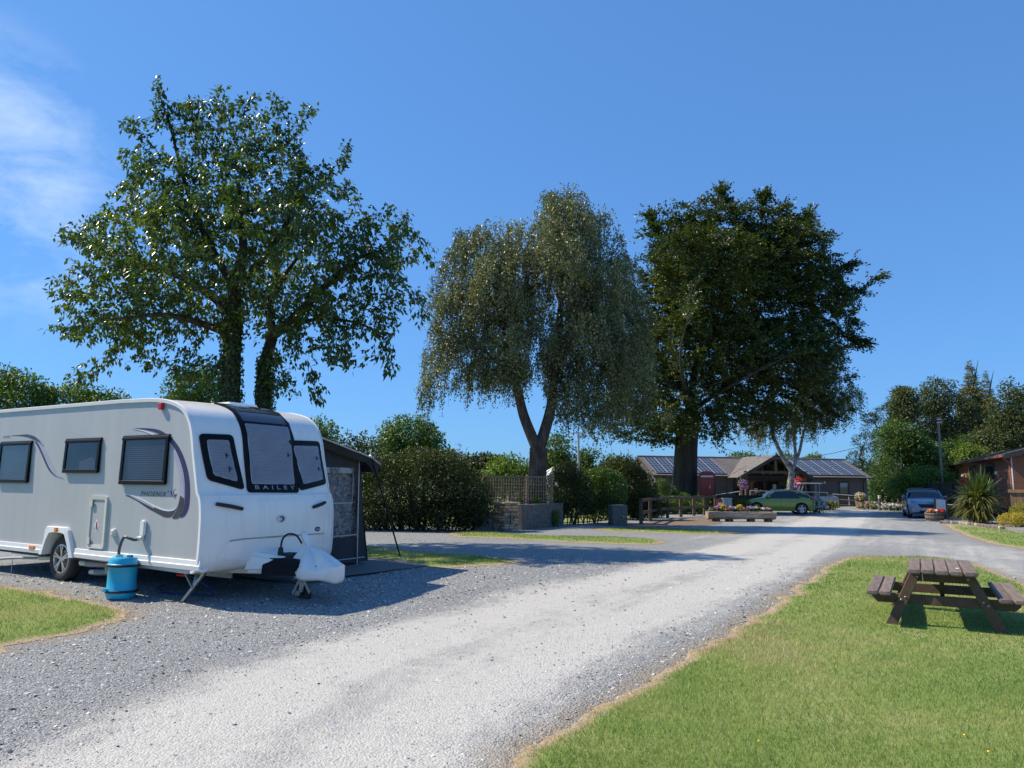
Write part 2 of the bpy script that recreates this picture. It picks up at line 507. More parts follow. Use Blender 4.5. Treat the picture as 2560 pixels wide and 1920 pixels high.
wob = t.math('ADD', wob, t.math('MULTIPLY', t.math('SUBTRACT', rutn, 0.5), 0.75))
wob = t.math('ADD', wob, t.math('MULTIPLY', t.math('SUBTRACT', t.noise(6, 5, 0.75), 0.5), 0.7))
fac = t.rng(wob, 0.18, 0.90, 0, 0.92, True)
straw = t.ramp(t.noise(30, 5, .7), [(.3, (.24, .185, .13)), (.55, (.40, .33, .245)), (.8, (.52, .475, .40))])
near = t.math('ADD', t.attr("soil"), t.math('MULTIPLY', t.math('SUBTRACT', t.noise(3.5, 6, .75), 0.5), 0.55))
base_c = t.mix(t.rng(near, 0.36, 0.0, 0, 0.85, True), t.mix(fac, chip, pale), straw)
t.set(color=base_c, rough=0.85, spec=0.3)
hgt = t.math('ADD', t.math('MULTIPLY', v1.outputs["Distance"], -1.0), t.math('MULTIPLY', v2.outputs["Distance"], -0.5))
hgt = t.math('MULTIPLY', hgt, t.rng(fac, 0, 1, 1.0, 0.3))
t.bump(hgt, 0.9, 0.028)
gravel_mat = t.m
tag(link("gravel_drive", me, gravel_mat), kind="structure")

t = NT("lawn_turf")
big, fine = t.noise(0.55, 5, 0.6), t.noise(38, 4, 0.7)
c = t.ramp(big, [(0.28, (0.15, 0.215, 0.05)), (0.5, (0.21, 0.275, 0.075)), (0.72, (0.31, 0.325, 0.13))])
c = t.mix(t.rng(fine, 0.45, 0.8, 0, 0.55), c, (0.24, 0.235, 0.10))
dry = t.ramp(t.noise(24, 5, 0.7), [(0.3, (0.26, 0.19, 0.12)), (0.55, (0.43, 0.33, 0.22)), (0.8, (0.53, 0.47, 0.37))])
edge = t.math('ADD', t.attr("edge"), t.math('MULTIPLY', t.math('SUBTRACT', t.noise(4, 6, 0.7), 0.5), 0.30))
c = t.mix(t.rng(edge, 0.05, 0.24, 1, 0, True), c, dry)
t.set(color=c, rough=0.95, spec=0.2); t.bump(fine, 0.6, 0.03)
turf_mat = t.m
for k, poly in LAWNS.items():
    x0, y0 = poly.min(0); x1, y1 = poly.max(0)
    st = 0.35 if k != "field" else 2.0
    gx, gy = np.meshgrid(np.arange(x0, x1, st), np.arange(y0, y1, st)); gx, gy = gx.ravel(), gy.ravel()
    ok = inside(poly, gx, gy); gx, gy = gx[ok], gy[ok]
    dd_ = line_dist(poly, gx, gy); ok = dd_ > 0.08; gx, gy = gx[ok], gy[ok]
    if k == "main": ok = (gy > -2.4); gx, gy = gx[ok], gy[ok]
    pts = [Vector(p) for p in poly] + [Vector((a, b)) for a, b in zip(gx, gy)]
    n = len(poly)
    ov, oe, of, _, _, _ = delaunay_2d_cdt(pts, [(i, (i + 1) % n) for i in range(n)], [], 1, 1e-5)
    V = np.array([(v.x, v.y) for v in ov])
    e = line_dist(poly, V[:, 0], V[:, 1]) / np.clip(0.7 + V[:, 1] * 0.02, 0.8, 1.3)
    if k == "field": e[:] = 1
    me = np_mesh("lawn", np.column_stack([V, lie_np(V[:, 1]) + 0.004 + 0.03 * ss(e, 0.0, 0.35)]), np.array([f[:3] for f in of]), {"edge": e})
    tag(link("lawn", me, turf_mat, smooth=True), kind="structure")

# grass blades: one mown sward over all the lawns, thinner and straw-coloured along the edges
N = 820000
th = rng.uniform(-0.80, 0.80, N); r = np.exp(rng.uniform(math.log(2.6), math.log(36), N))
bx, by = r * np.sin(th), r * np.cos(th)
keep = np.zeros(N, bool); edge_d = np.full(N, 9.0)
for k, poly in LAWNS.items():
    if k == "field": continue
    q = inside(poly, bx, by)
    keep |= q
    ii = np.where(q)[0]
    edge_d[ii] = line_dist(poly, bx[ii], by[ii])
    o_ = np.where(~q & (bx > poly[:, 0].min() - .5) & (bx < poly[:, 0].max() + .5) & (by > poly[:, 1].min() - .5) & (by < poly[:, 1].max() + .5))[0]; do = line_dist(poly, bx[o_], by[o_]); w_ = do < rng.exponential(0.055, len(o_)); keep[o_[w_]] = True; edge_d[o_[w_]] = 0.0
es = edge_d / np.clip(0.7 + by * 0.02, 0.8, 1.3)
keep &= rng.uniform(0, 1, N) < np.clip(0.25 + es * 4.0, 0, 1)
bx, by, r, es = bx[keep], by[keep], r[keep], es[keep]; n = len(bx)
pn = np.array([1.1 * noise.noise((a * 0.30, b * 0.30, 5.0)) + noise.noise((a * 0.75, b * 0.75, 3.3)) + 0.6 * noise.noise((a * 1.7, b * 1.7, 9.1)) for a, b in zip(bx[::1], by[::1])])
hgt = rng.uniform(0.018, 0.040, n) * (0.75 + 0.5 * np.clip(es * 3, 0, 1)) * (1 + 0.25 * pn)
wid = np.maximum(0.0035, r * 0.00062) * rng.uniform(0.8, 1.5, n)
az = rng.uniform(0, 2 * np.pi, n); lean = rng.uniform(0.2, 1.0, n) * hgt; la = rng.uniform(0, 2 * np.pi, n)
bz = lie_np(by) + 0.004 + 0.03 * ss(es, 0.0, 0.35) - 0.004
V = np.empty((n, 3, 3), np.float32)
V[:, 0] = np.stack([bx - np.cos(az) * wid / 2, by - np.sin(az) * wid / 2, bz], -1)
V[:, 1] = np.stack([bx + np.cos(az) * wid / 2, by + np.sin(az) * wid / 2, bz], -1)
V[:, 2] = np.stack([bx + np.cos(la) * lean, by + np.sin(la) * lean, bz + hgt], -1)
tint = np.clip(0.68 - 0.75 * pn + rng.normal(0, 0.17, n) - 0.22 * ((bx < 0) & (by < 12)), 0.20, 1)
strawy = rng.uniform(0, 1, n) < np.clip(0.95 - es * 4.6 + 0.5 * pn * (es < .3), 0.05, 0.95)
tint = np.where(strawy, rng.uniform(0, 0.2, n), tint)
me = np_mesh("grass", V.reshape(-1, 3), np.arange(n * 3).reshape(-1, 3), {"tint": np.repeat(tint, 3)})
grass_mat = leaf_mat("grass_blade", [(0.0, (0.44, 0.33, 0.20)), (0.2, (0.48, 0.40, 0.24)), (0.32, (0.40, 0.40, 0.17)), (0.6, (0.265, 0.36, 0.10)), (1.0, (0.14, 0.25, 0.05))], 0.3, 0.5, 0.4, (0.26, 0.30, 0.12))
tag(link("grass", me, grass_mat), kind="stuff")

# buttercups and pale clover heads in the near lawn
fl = MB(); rr = random.Random(4)
for px, py in [(1970, 1225), (1640, 1620), (2085, 1606), (2137, 1643), (2120, 1380), (1850, 1405)]:
    p = gnd(px, py); fl.ball((p.x, p.y, p.z + 0.055), (0.011, 0.011, 0.007), 6, 4)
tag(fl.build("wildflowers", simple("buttercup", (0.75, 0.52, 0.02), 0.5)), kind="stuff")

# loose slate chips lying on the gravel near the camera
N = 150000
th = rng.uniform(-0.80, 0.80, N); r = np.exp(rng.uniform(math.log(2.4), math.log(17), N))
sx, sy = r * np.sin(th), r * np.cos(th)
keep = np.ones(N, bool)
for k in ("main", "corner", "island_a"):
    q = inside(LAWNS[k], sx, sy); ii = np.where(q)[0]
    bad = line_dist(LAWNS[k], sx[ii], sy[ii]) > rng.exponential(0.07, len(ii)); keep[ii[bad]] = False
dt = line_dist(track, sx, sy, False)
keep &= rng.uniform(0, 1, N) < np.where(dt < 1.5, 0.10 + 0.5 * np.clip(dt - 0.9, 0, 1), 0.8)
sx, sy, r, dt = sx[keep], sy[keep], r[keep], dt[keep]; n = len(sx)
size = rng.lognormal(-5.0, 0.48, n) * np.clip(r / 7, 0.8, 1.6); size = np.clip(size, 0.003, 0.024)
base = np.array([(1, 0, 0), (0.25, 0.9, 0.1), (-0.8, 0.45, 0), (-0.55, -0.75, 0.05), (0.4, -0.8, -0.05), (0, 0, 0.55), (0.1, 0, -0.45)])
tri = np.array([(0, 1, 5), (1, 2, 5), (2, 3, 5), (3, 4, 5), (4, 0, 5)])
V = base[None, :6] * size[:, None, None] * rng.uniform(0.6, 1.3, (n, 6, 3))
a = rng.uniform(0, 2 * np.pi, n); ca, sa = np.cos(a)[:, None], np.sin(a)[:, None]
tx, ty = rng.normal(0, 0.35, n)[:, None], rng.normal(0, 0.35, n)[:, None]
X = V[..., 0] * ca - V[..., 1] * sa; Y = V[..., 0] * sa + V[..., 1] * ca
Z = V[..., 2] + X * tx + Y * ty
V = np.stack([X + sx[:, None], Y + sy[:, None], Z + (lie_np(sy) + size * 0.12)[:, None]], -1)
F = (tri[None] + (np.arange(n) * 6)[:, None, None]).reshape(-1, 3)
tone = np.clip(rng.normal(0.45, 0.25, n) + np.where(dt < 1.2, 0.15, 0), 0, 1)
me = np_mesh("gravel_chips", V.reshape(-1, 3), F, {"tint": np.repeat(tone, 6)})
t = NT("slate_chip")
t.set(color=t.ramp(t.attr("tint"), [(0, (0.14, 0.15, 0.16)), (0.4, (0.33, 0.345, 0.355)), (0.75, (0.50, 0.51, 0.51)), (1, (0.68, 0.68, 0.67))]), rough=0.7)
tag(link("gravel_chips", me, t.m), kind="stuff")

# swept leaf litter below the post and rail fence
t = NT("leaf_litter"); q = t.noise(14, 6, 0.7)
t.set(color=t.ramp(q, [(0.3, (0.05, 0.032, 0.02)), (0.5, (0.20, 0.14, 0.10)), (0.72, (0.38, 0.31, 0.25))]), rough=0.95); t.bump(q, 0.8, 0.05)
pts = [gnd(*p) for p in [(1345, 1137), (1405, 1127), (1450, 1120), (1530, 1119), (1560, 1129), (1530, 1135), (1440, 1139), (1380, 1141)]]
c = catmull(pts, 6, True); b_ = MB()
b_.add([(p.x, p.y, 0.006) for p in c], [tuple(range(len(c)))])
tag(b_.build("litter_path", t.m), kind="structure")

# ================================================================== CARAVAN
white_gel = simple("white_gelcoat", (0.84, 0.815, 0.77), 0.22, var=0.03, vscale=1.5, coat=0.4)
tg = NT("white_gelcoat_grimed"); st_ = tg.noise(7, 5, .65, stretch=(1, 1, .10)); bl = tg.noise(1.1, 5, .6)
zz_ = tg.new("ShaderNodeSeparateXYZ", {"Vector": tg.coord("Object")}).outputs[2]
dirt = tg.math('MULTIPLY', tg.rng(st_, .52, .80, 0, 1), tg.rng(bl, .35, .7, .10, .55))
dirt = tg.math('ADD', dirt, tg.math('MULTIPLY', tg.rng(zz_, .70, .33, 0, .35), tg.noise(4, 4)), True)
tg.set(color=tg.mix(dirt, (0.84, 0.815, 0.77), (0.52, 0.48, 0.41)), rough=.25, coat=.3); white_gel = tg.m
trim_white = simple("white_trim", (0.82, 0.82, 0.81), 0.35, var=0.04)
aged_white = simple("aged_plastic", (0.62, 0.62, 0.56), 0.45, var=0.06)
black_gloss = simple("black_acrylic", (0.008, 0.008, 0.009), 0.3, var=0.1, spec=0.12)
black_matt = simple("black_rubber", (0.018, 0.018, 0.019), 0.7, var=0.2, vscale=12)
steel = simple("galvanised_steel", (0.42, 0.43, 0.44), 0.42, 0.85, var=0.15, vscale=20)
alloy = simple("alloy_wheel", (0.62, 0.62, 0.64), 0.25, 0.9, var=0.06)
amber = simple("amber_lens", (0.8, 0.25, 0.01), 0.2, var=0.1)
red_lens = simple("red_lens", (0.55, 0.02, 0.015), 0.2, var=0.1)
purple = simple("purple_vinyl", (0.035, 0.022, 0.085), 0.35, var=0.15)
dark_vinyl = simple("charcoal_vinyl", (0.055, 0.05, 0.065), 0.35, var=0.2)
lilac = simple("silver_vinyl", (0.40, 0.40, 0.50), 0.35, var=0.1)
pale_vinyl = simple("white_vinyl", (0.72, 0.75, 0.80), 0.35, var=0.04)
navy = simple("navy_print", (0.012, 0.02, 0.09), 0.35, var=0.1)
tinted = thin_glass("tinted_window", (0.58, 0.60, 0.64), 0.015)
clear_glass = thin_glass("clear_window", (0.66, 0.68, 0.72), 0.03)
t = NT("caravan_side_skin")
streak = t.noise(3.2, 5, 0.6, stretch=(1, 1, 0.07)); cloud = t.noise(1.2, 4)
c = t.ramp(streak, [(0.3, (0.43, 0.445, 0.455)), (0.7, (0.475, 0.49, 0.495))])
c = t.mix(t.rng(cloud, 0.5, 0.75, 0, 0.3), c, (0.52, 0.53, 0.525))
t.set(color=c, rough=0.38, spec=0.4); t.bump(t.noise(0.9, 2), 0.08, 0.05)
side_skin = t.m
t = NT("pleated_blind")
c = t.ramp(t.noise(3, 3), [(0.3, (0.50, 0.49, 0.51)), (0.7, (0.60, 0.585, 0.61))])
t.set(color=c, rough=0.8); blind_mat = t.m

CAR_RZ = math.atan2(-0.52100963, 0.8535508)
CAR_LOC = Vector((-6.95985871, 11.8167888, 0.0))
van = thing("caravan", "grey and white touring caravan parked on its legs beside the gravel drive", "caravan", CAR_LOC, CAR_RZ)
CU = Vector((0.8535508, -0.52100963, 0)); CN = Vector((0.52100963, 0.8535508, 0))
def van_y(x, y, yy=0.0):
    """where the sight line through (x, y) (2560 grid) cuts the caravan's lengthwise plane at depth yy"""
    d = sight(x / SRC, y / SRC); o = Vector((0, 0, EYE)) - CAR_LOC - CN * yy
    t_ = -o.dot(CN) / d.dot(CN); q = Vector((0, 0, EYE)) + d * t_ - CAR_LOC
    return q.dot(CU), q.z
def van_w(x, y, z):
    """van coordinates to world"""
    return CAR_LOC + CU * x + CN * y + Vector((0, 0, z))
WID = 2.40
prof = [(3.02, 0.34), (3.20, 0.37), (3.28, 0.46), (3.305, 0.62), (3.31, 0.90), (3.30, 1.14), (3.275, 1.30), (3.245, 1.38), (3.20, 1.44),
        (3.165, 1.57), (3.06, 1.96), (3.0, 2.22), (2.925, 2.41), (2.80, 2.56), (2.62, 2.665), (2.32, 2.74), (1.95, 2.775), (1.2, 2.79), (-3.3, 2.79), (-3.46, 2.72), (-3.5, 2.5), (-3.5, 0.40)]
pc = catmull([(x, 0, z) for x, z in prof[:17]], 4)
curve = [(p.x, p.z) for p in pc]
arc = [0.0]
for i in range(1, len(curve)): arc.append(arc[-1] + math.hypot(curve[i][0] - curve[i - 1][0], curve[i][1] - curve[i - 1][1]))
arc_a, cx_a, cz_a = np.array(arc), np.array([c[0] for c in curve]), np.array([c[1] for c in curve])
def s_of_z(z): return float(np.interp(z, cz_a, arc_a))
def s_of_x(x): return float(np.interp(-x, -cx_a[40:], arc_a[40:]))
def shell(y, s):
    x, z = float(np.interp(s, arc_a, cx_a)), float(np.interp(s, arc_a, cz_a))
    tt = min(1, max(0, y / WID)); e = 4 * tt * (1 - tt); e = 1 - (1 - e) ** 1.35
    k = np.interp(z, [0.3, 0.5, 1.30, 1.50, 2.2, 2.6, 2.76], [0.12, 0.17, 0.19, 0.15, 0.14, 0.10, 0.0])
    ridge = np.interp(z, [2.5, 2.78], [0, 0.025])
    return Vector((x + k * e, y, z + ridge * e))
def shell_n(y, s):
    a = shell(min(y + .02, WID), s) - shell(max(y - .02, 0), s); b = shell(y, s + .01) - shell(y, max(s - .01, 0))
    return a.cross(b).normalized()
# front and roof moulding
ysn = np.linspace(0, WID, 25); ssn = list(arc)
m_ = MB(); W_ = len(ysn)
for s_ in ssn:
    for y_ in ysn: m_.v.append(tuple(shell(y_, s_)))
for i in range(len(ssn) - 1):
    for j in range(W_ - 1):
        m_.f.append((i * W_ + j, i * W_ + j + 1, (i + 1) * W_ + j + 1, (i + 1) * W_ + j))
m_.build("front_shell", white_gel, van, smooth=True)
# side walls, roof, tail and floor
side_poly = [(x, z) for x, z in curve[::1]] + prof[17:]
m_ = MB(); nS = len(side_poly)
arch = [(-0.58, 0.40), (-0.50, 0.62), (-0.38, 0.76), (-0.22, 0.80), (-0.02, 0.76), (0.10, 0.62), (0.17, 0.40)]
near = [(x, 0.0, z) for x, z in side_poly] + [(x, 0.0, z) for x, z in arch]
m_.add(near, [tuple(range(len(near)))])
m_.add([(x, WID, z) for x, z in side_poly], [tuple(range(nS))[::-1]])
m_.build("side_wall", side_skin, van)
m_ = MB()
tail = [curve[-1]] + prof[17:]
for i in range(len(tail) - 1):
    (x0, z0), (x1, z1) = tail[i], tail[i + 1]
    ya = [(0, 0), (WID * .25, .02), (WID * .5, .025), (WID * .75, .02), (WID, 0)]
    for j in range(4):
        a, b = ya[j], ya[j + 1]
        m_.add([(x0, a[0], z0 + a[1]), (x0, b[0], z0 + b[1]), (x1, b[0], z1 + b[1]), (x1, a[0], z1 + a[1])], [(0, 1, 2, 3)])
m_.build("roof", white_gel, van, smooth=True)
m_ = MB(); m_.span((-3.45, 0.30, 0.36), (3.1, WID - 0.02, 0.40)); m_.span((-3.45, 0.02, 0.36), (-0.6, 0.30, 0.40)); m_.span((0.2, 0.02, 0.36), (3.05, 0.30, 0.40))
m_.span((-0.60, 0.31, 0.40), (0.20, 0.34, 0.85)); m_.span((-0.60, 0.02, 0.82), (0.20, 0.33, 0.85))
m_.build("floor_panel", black_matt, van)
m_ = MB(); m_.bar((-3.2, 0.75, 0.28), (3.0, 0.75, 0.28), 0.05, 0.14); m_.bar((-3.2, 1.65, 0.28), (3.0, 1.65, 0.28), 0.05, 0.14)
m_.tube([(-0.2, 0.1, 0.33), (-0.2, WID - 0.1, 0.33)], 0.06, 10)
m_.build("chassis", steel, van)
# white awning rail round the edge of the near wall, and its fellow
def sweep_rail(yc, name):
    path = [(x, z) for x, z in curve[3:]] + prof[17:20]
    mm = MB(); P = []
    for i, (x, z) in enumerate(path):
        x0, z0 = path[max(i - 1, 0)]; x1, z1 = path[min(i + 1, len(path) - 1)]
        d = Vector((x1 - x0, z1 - z0)).normalized(); nn = Vector((d.y, -d.x))   # outward
        a = Vector((x, z)) + nn * 0.012; b = Vector((x, z)) - nn * 0.045
        s_ = -1 if yc < 1 else 1
        P.append([(a.x, yc + s_ * 0.004, a.y), (a.x - nn.x * .01, yc + s_ * 0.03, a.y - nn.y * .01), (b.x, yc + s_ * 0.026, b.y), (b.x, yc - s_ * .004, b.y)])
    for i in range(len(P) - 1):
        b = len(mm.v); mm.v += P[i] + P[i + 1]
        for k in range(4): mm.f.append((b + k, b + (k + 1) % 4, b + 4 + (k + 1) % 4, b + 4 + k))
    return mm.build(name, trim_white, van, smooth=True)
sweep_rail(0.0, "awning_rail"); sweep_rail(WID, "awning_rail")
# skirt rails and wheel arch
m_ = MB()
for xa, xb in ((-3.48, -0.61), (0.30, 3.34)):
    m_.prism([(-0.002, 0.40), (-0.002, 0.535), (-0.022, 0.535), (-0.026, 0.47), (-0.038, 0.462), (-0.03, 0.40)], xa, xb, 'YZ')
o = m_.build("skirt_rail", trim_white, van, bevel=0.004)
m_ = MB(); m_.prism([(WID + 0.002, 0.40), (WID + 0.002, 0.535), (WID + 0.02, 0.53), (WID + 0.03, 0.40)], -3.48, 3.25, 'YZ'); m_.build("skirt_rail", trim_white, van)
oa = [(-0.68, 0.395), (-0.585, 0.58), (-0.54, 0.80), (-0.50, 0.845), (0.06, 0.845), (0.125, 0.80), (0.235, 0.56), (0.31, 0.40), (0.31, 0.395)]
ia = [(-0.585, 0.395), (-0.50, 0.62), (-0.42, 0.735), (-0.33, 0.755), (-0.06, 0.755), (0.03, 0.735), (0.12, 0.60), (0.20, 0.42), (0.205, 0.395)]
m_ = MB(); nA = len(oa)
V = [(x, -0.055, z) for x, z in oa] + [(x, -0.062, z) for x, z in ia] + [(x, 0.01, z) for x, z in oa] + [(x, 0.16, z) for x, z in ia]
F = []
for i in range(nA - 1):
    F += [(i, i + 1, nA + i + 1, nA + i), (i, 2 * nA + i, 2 * nA + i + 1, i + 1), (nA + i, nA + i + 1, 3 * nA + i + 1, 3 * nA + i)]
m_.add(V, F); m_.build("wheel_arch", trim_white, van, bevel=0.006)

# wheel: tyre, rim with five double spokes, hub
def make_wheel(parent, c, R, Wd, out, tyre_mat, rim_mat, spokes=5, double=True, rim=0.66, name="wheel"):
    """axle along y; out = -1 if the outer face looks to -y"""
    w = bpy.data.objects.new(name, None); COL.objects.link(w); w.parent = parent; w.location = c
    rr = R * rim; mm = MB()
    mm.lathe([(rr, -Wd * .46), (rr * 1.06, -Wd * .5), (R * .90, -Wd * .5), (R * .97, -Wd * .42), (R, -Wd * .28), (R, Wd * .28), (R * .97, Wd * .42), (R * .90, Wd * .5), (rr * 1.06, Wd * .5), (rr, Wd * .46)], n=40, axis='Y', close=True)
    for g in (-.16, 0, .16):
        pass
    mm.build("tyre", tyre_mat, w, smooth=True)
    mm = MB(); f = out * Wd
    mm.lathe([(rr * .99, f * .47), (rr * .93, f * .48), (rr * .90, f * .40), (rr * .86, f * -.35), (rr * .99, f * -.40)], n=40, axis='Y', close=True)
    for k in range(spokes):
        a = 2 * math.pi * k / spokes + 0.3
        for da in ((-.13, .13) if double else (0,)):
            p0 = Vector((math.cos(a + da * .5) * rr * .16, f * .40, math.sin(a + da * .5) * rr * .16)); p1 = Vector((math.cos(a + da) * rr * .93, f * .44, math.sin(a + da) * rr * .93))
            mm.bar(p0, p1, rr * (.12 if double else .22), Wd * .12, up=(0, 1, 0))
    mm.lathe([(0.0001, f * .50), (rr * .16, f * .49), (rr * .22, f * .40), (rr * .22, f * .2), (0.0001, f * .2)], n=16, axis='Y')
    mm.build("rim", rim_mat, w, smooth=True)
    mm = MB(); mm.lathe([(0.0001, f * .08), (rr * .60, f * .08), (rr * .60, f * -.02), (0.0001, f * -.02)], n=20, axis='Y'); mm.build("brake_disc", steel, w)
    return w
tyre = NT("tyre_rubber"); tyre.set(color=tyre.ramp(tyre.noise(30, 4), [(0.3, (0.018, 0.018, 0.019)), (0.7, (0.04, 0.039, 0.038))]), rough=0.8); tyre.bump(tyre.noise(60, 3), 0.3, 0.01); tyre = tyre.m
make_wheel(van, (-0.185, 0.135, 0.345), 0.345, 0.20, -1, tyre, alloy)
make_wheel(van, (-0.185, WID - 0.135, 0.345), 0.345, 0.20, 1, tyre, alloy)

# side windows: hinged acrylic panes standing off the wall, pleated blinds behind
def side_window(x0, x1, z0, z1, blind_to, pillow=False):
    w = bpy.data.objects.new("window", None); COL.objects.link(w); w.parent = van; w.location = (0, 0, 0)
    yb, yt, e = -0.040, -0.022, 0.065
    mm = MB()
    def qy(z): return yt + (yb - yt) * (z1 - z) / (z1 - z0)
    for (ax, bx, az, bz) in ((x0, x1, z0, z0 + e * .9), (x0, x1, z1 - e * .75, z1), (x0, x0 + e, z0 + e * .9, z1 - e * .75), (x1 - e, x1, z0 + e * .9, z1 - e * .75)):
        P = []
        for x in (ax, bx):
            for z in (az, bz):
                P += [(x, qy(z) - .012, z), (x, qy(z) + .012, z)]
        mm.add(P, [(0, 1, 3, 2), (4, 6, 7, 5), (0, 4, 5, 1), (2, 3, 7, 6), (0, 2, 6, 4), (1, 5, 7, 3)])
    # box behind the pane
    mm.span((x0 + .01, -.018, z0 + .012), (x0 + .035, 0.004, z1 - .01)); mm.span((x1 - .035, -.018, z0 + .012), (x1 - .01, 0.004, z1 - .01)); mm.span((x0 + .035, -.028, z0 + .012), (x1 - .035, 0.004, z0 + .03))
    mm.build("frame", black_gloss, w, bevel=0.006)
    mm = MB(); mm.prism([(-.034, z1 - .012), (-.042, z1 - .03), (-.036, z1 - .052), (-.016, z1 - .05), (0.003, z1 + .022), (-.02, z1 + .018)], x0 - .005, x1 + .005, 'YZ'); mm.build("hinge_rail", black_gloss, w)
    mm = MB(); zt = z1 - e * .72; a = e * .95
    mm.add([(x0 + a, qy(z0 + a) , z0 + a * .9), (x1 - a, qy(z0 + a), z0 + a * .9), (x1 - a, qy(zt), zt), (x0 + a, qy(zt), zt), (x0 + a, qy(z0 + a) + .004, z0 + a * .9), (x1 - a, qy(z0 + a) + .004, z0 + a * .9), (x1 - a, qy(zt) + .004, zt), (x0 + a, qy(zt) + .004, zt)],
           [(0, 1, 2, 3), (7, 6, 5, 4)])
    mm.build("pane", tinted, w)
    mm = MB(); n_ = int((z1 - .05 - (z0 + .05)) / .0145)
    zs = [z0 + .04 + i * (z1 - z0 - .08) / n_ for i in range(n_ + 1)]
    if blind_to:
        b = 0
        for i, z in enumerate(zs):
            y = -.002 - (.010 if i % 2 else 0); mm.v += [(x0 + .03, y, z), (x1 - .03, y, z)]
        mm.f += [(2 * i, 2 * i + 1, 2 * i + 3, 2 * i + 2) for i in range(len(zs) - 1)]
        mm.build("blind", blind_mat, w)
    else:
        mm.add([(x0 + .03, -.004, z0 + .03), (x1 - .03, -.004, z0 + .03), (x1 - .03, -.004, z1 - .03), (x0 + .03, -.004, z1 - .03)], [(0, 1, 2, 3)])
        mm.build("dark_interior", simple("dark_interior", (0.03, 0.032, 0.038), 0.8), w)
        mm = MB(); mm.prism([(x0 + .44, z0 + .05), (x0 + .43, z0 + .17), (x0 + .62, z0 + .21), (x0 + .72, z0 + .24), (x0 + .86, z0 + .22), (x1 - .09, z0 + .05)], -.028, -.012, 'XZ')
        mm.build("cushion", simple("pale_cushion", (0.50, 0.48, 0.46), 0.9), w, bevel=0.008)
side_window(1.36, 2.475, 1.525, 2.225, True)
side_window(-0.215, 0.775, 1.69, 2.215, False)
side_window(-2.33, -1.285, 1.52, 2.21, True)

# moulded front windows laid on the shell
def patch(outline, off, skirt=0.02, step=0.07, corrug=0.0, name="panel", mat=None, parent=None, smooth=True):
    """outline: (y, s) points; follows the shell at distance off, with an edge reaching back to it"""
    n_ = len(outline); ys = [p[0] for p in outline]; s_s = [p[1] for p in outline]
    pts = [Vector(p) for p in outline]
    gy = np.arange(min(ys) + step / 2, max(ys), step); gs = np.arange(min(s_s) + step / 2, max(s_s), step if not corrug else 0.0165)
    A, B = np.meshgrid(gy, gs); A, B = A.ravel(), B.ravel()
    poly = np.array(outline); ok = inside(poly, A, B); A, B = A[ok], B[ok]; ok = line_dist(poly, A, B) > (step * .35 if not corrug else .005); A, B = A[ok], B[ok]
    pts += [Vector((a, b)) for a, b in zip(A, B)]
    ov, oe, of, _, _, _ = delaunay_2d_cdt(pts, [(i, (i + 1) % n_) for i in range(n_)], [], 1, 1e-6)
    mm = MB(); row0 = min(s_s) + step / 2
    for v in ov:
        o_ = off
        if corrug: o_ += corrug * (1 if int(round((v.y - row0) / 0.0165)) % 2 else 0)
        mm.v.append(tuple(shell(v.x, v.y) + shell_n(v.x, v.y) * o_))
    mm.f += [tuple(f) for f in of]
    b = len(mm.v)
    if skirt:
        for p in outline:
            P_, N_ = shell(*p), shell_n(*p); mm.v += [tuple(P_ + N_ * off), tuple(P_ + N_ * (off - skirt))]
        for i in range(n_):
            j = (i + 1) % n_; mm.f.append((b + 2 * i, b + 2 * j, b + 2 * j + 1, b + 2 * i + 1))
    return mm.build(name, mat, parent, smooth=smooth)
def rounded(P, r, n=5, sub=6):
    """polygon with rounded corners and subdivided sides"""
    out = []; N = len(P)
    for i in range(N):
        a, b, c = Vector(P[i - 1]), Vector(P[i]), Vector(P[(i + 1) % N])
        u, v = (a - b), (c - b); k = min(r, u.length * .45, v.length * .45); u.normalize(); v.normalize()
        p0, p1 = b + u * k, b + v * k
        for q in range(n + 1):
            t_ = q / n; out.append((1 - t_) ** 2 * p0 + 2 * t_ * (1 - t_) * b + t_ * t_ * p1)
        nxt = Vector(P[(i + 2) % N]); w_ = (nxt - c).normalized() if N > 2 else v
        p2 = c - (c - b).normalized() * min(r, (c - b).length * .45)
        for q in range(1, sub): out.append(p1.lerp(p2, q / sub))
    return [(p.x, p.y) for p in out]
def shrink(P, d):
    c = Vector((sum(p[0] for p in P) / len(P), sum(p[1] for p in P) / len(P)))
    N = len(P); out = []
    for i in range(N):
        a, b, e = Vector(P[i - 1]), Vector(P[i]), Vector(P[(i + 1) % N])
        n1 = Vector((-(b - a).y, (b - a).x)).normalized(); n2 = Vector((-(e - b).y, (e - b).x)).normalized()
        if n1.dot(c - b) < 0: n1.negate()
        if n2.dot(c - b) < 0: n2.negate()
        k = (n1 + n2); k = k / max(.3, (1 + n1.dot(n2)))
        out.append(tuple(b + k * d))
    return out
Sz = s_of_z
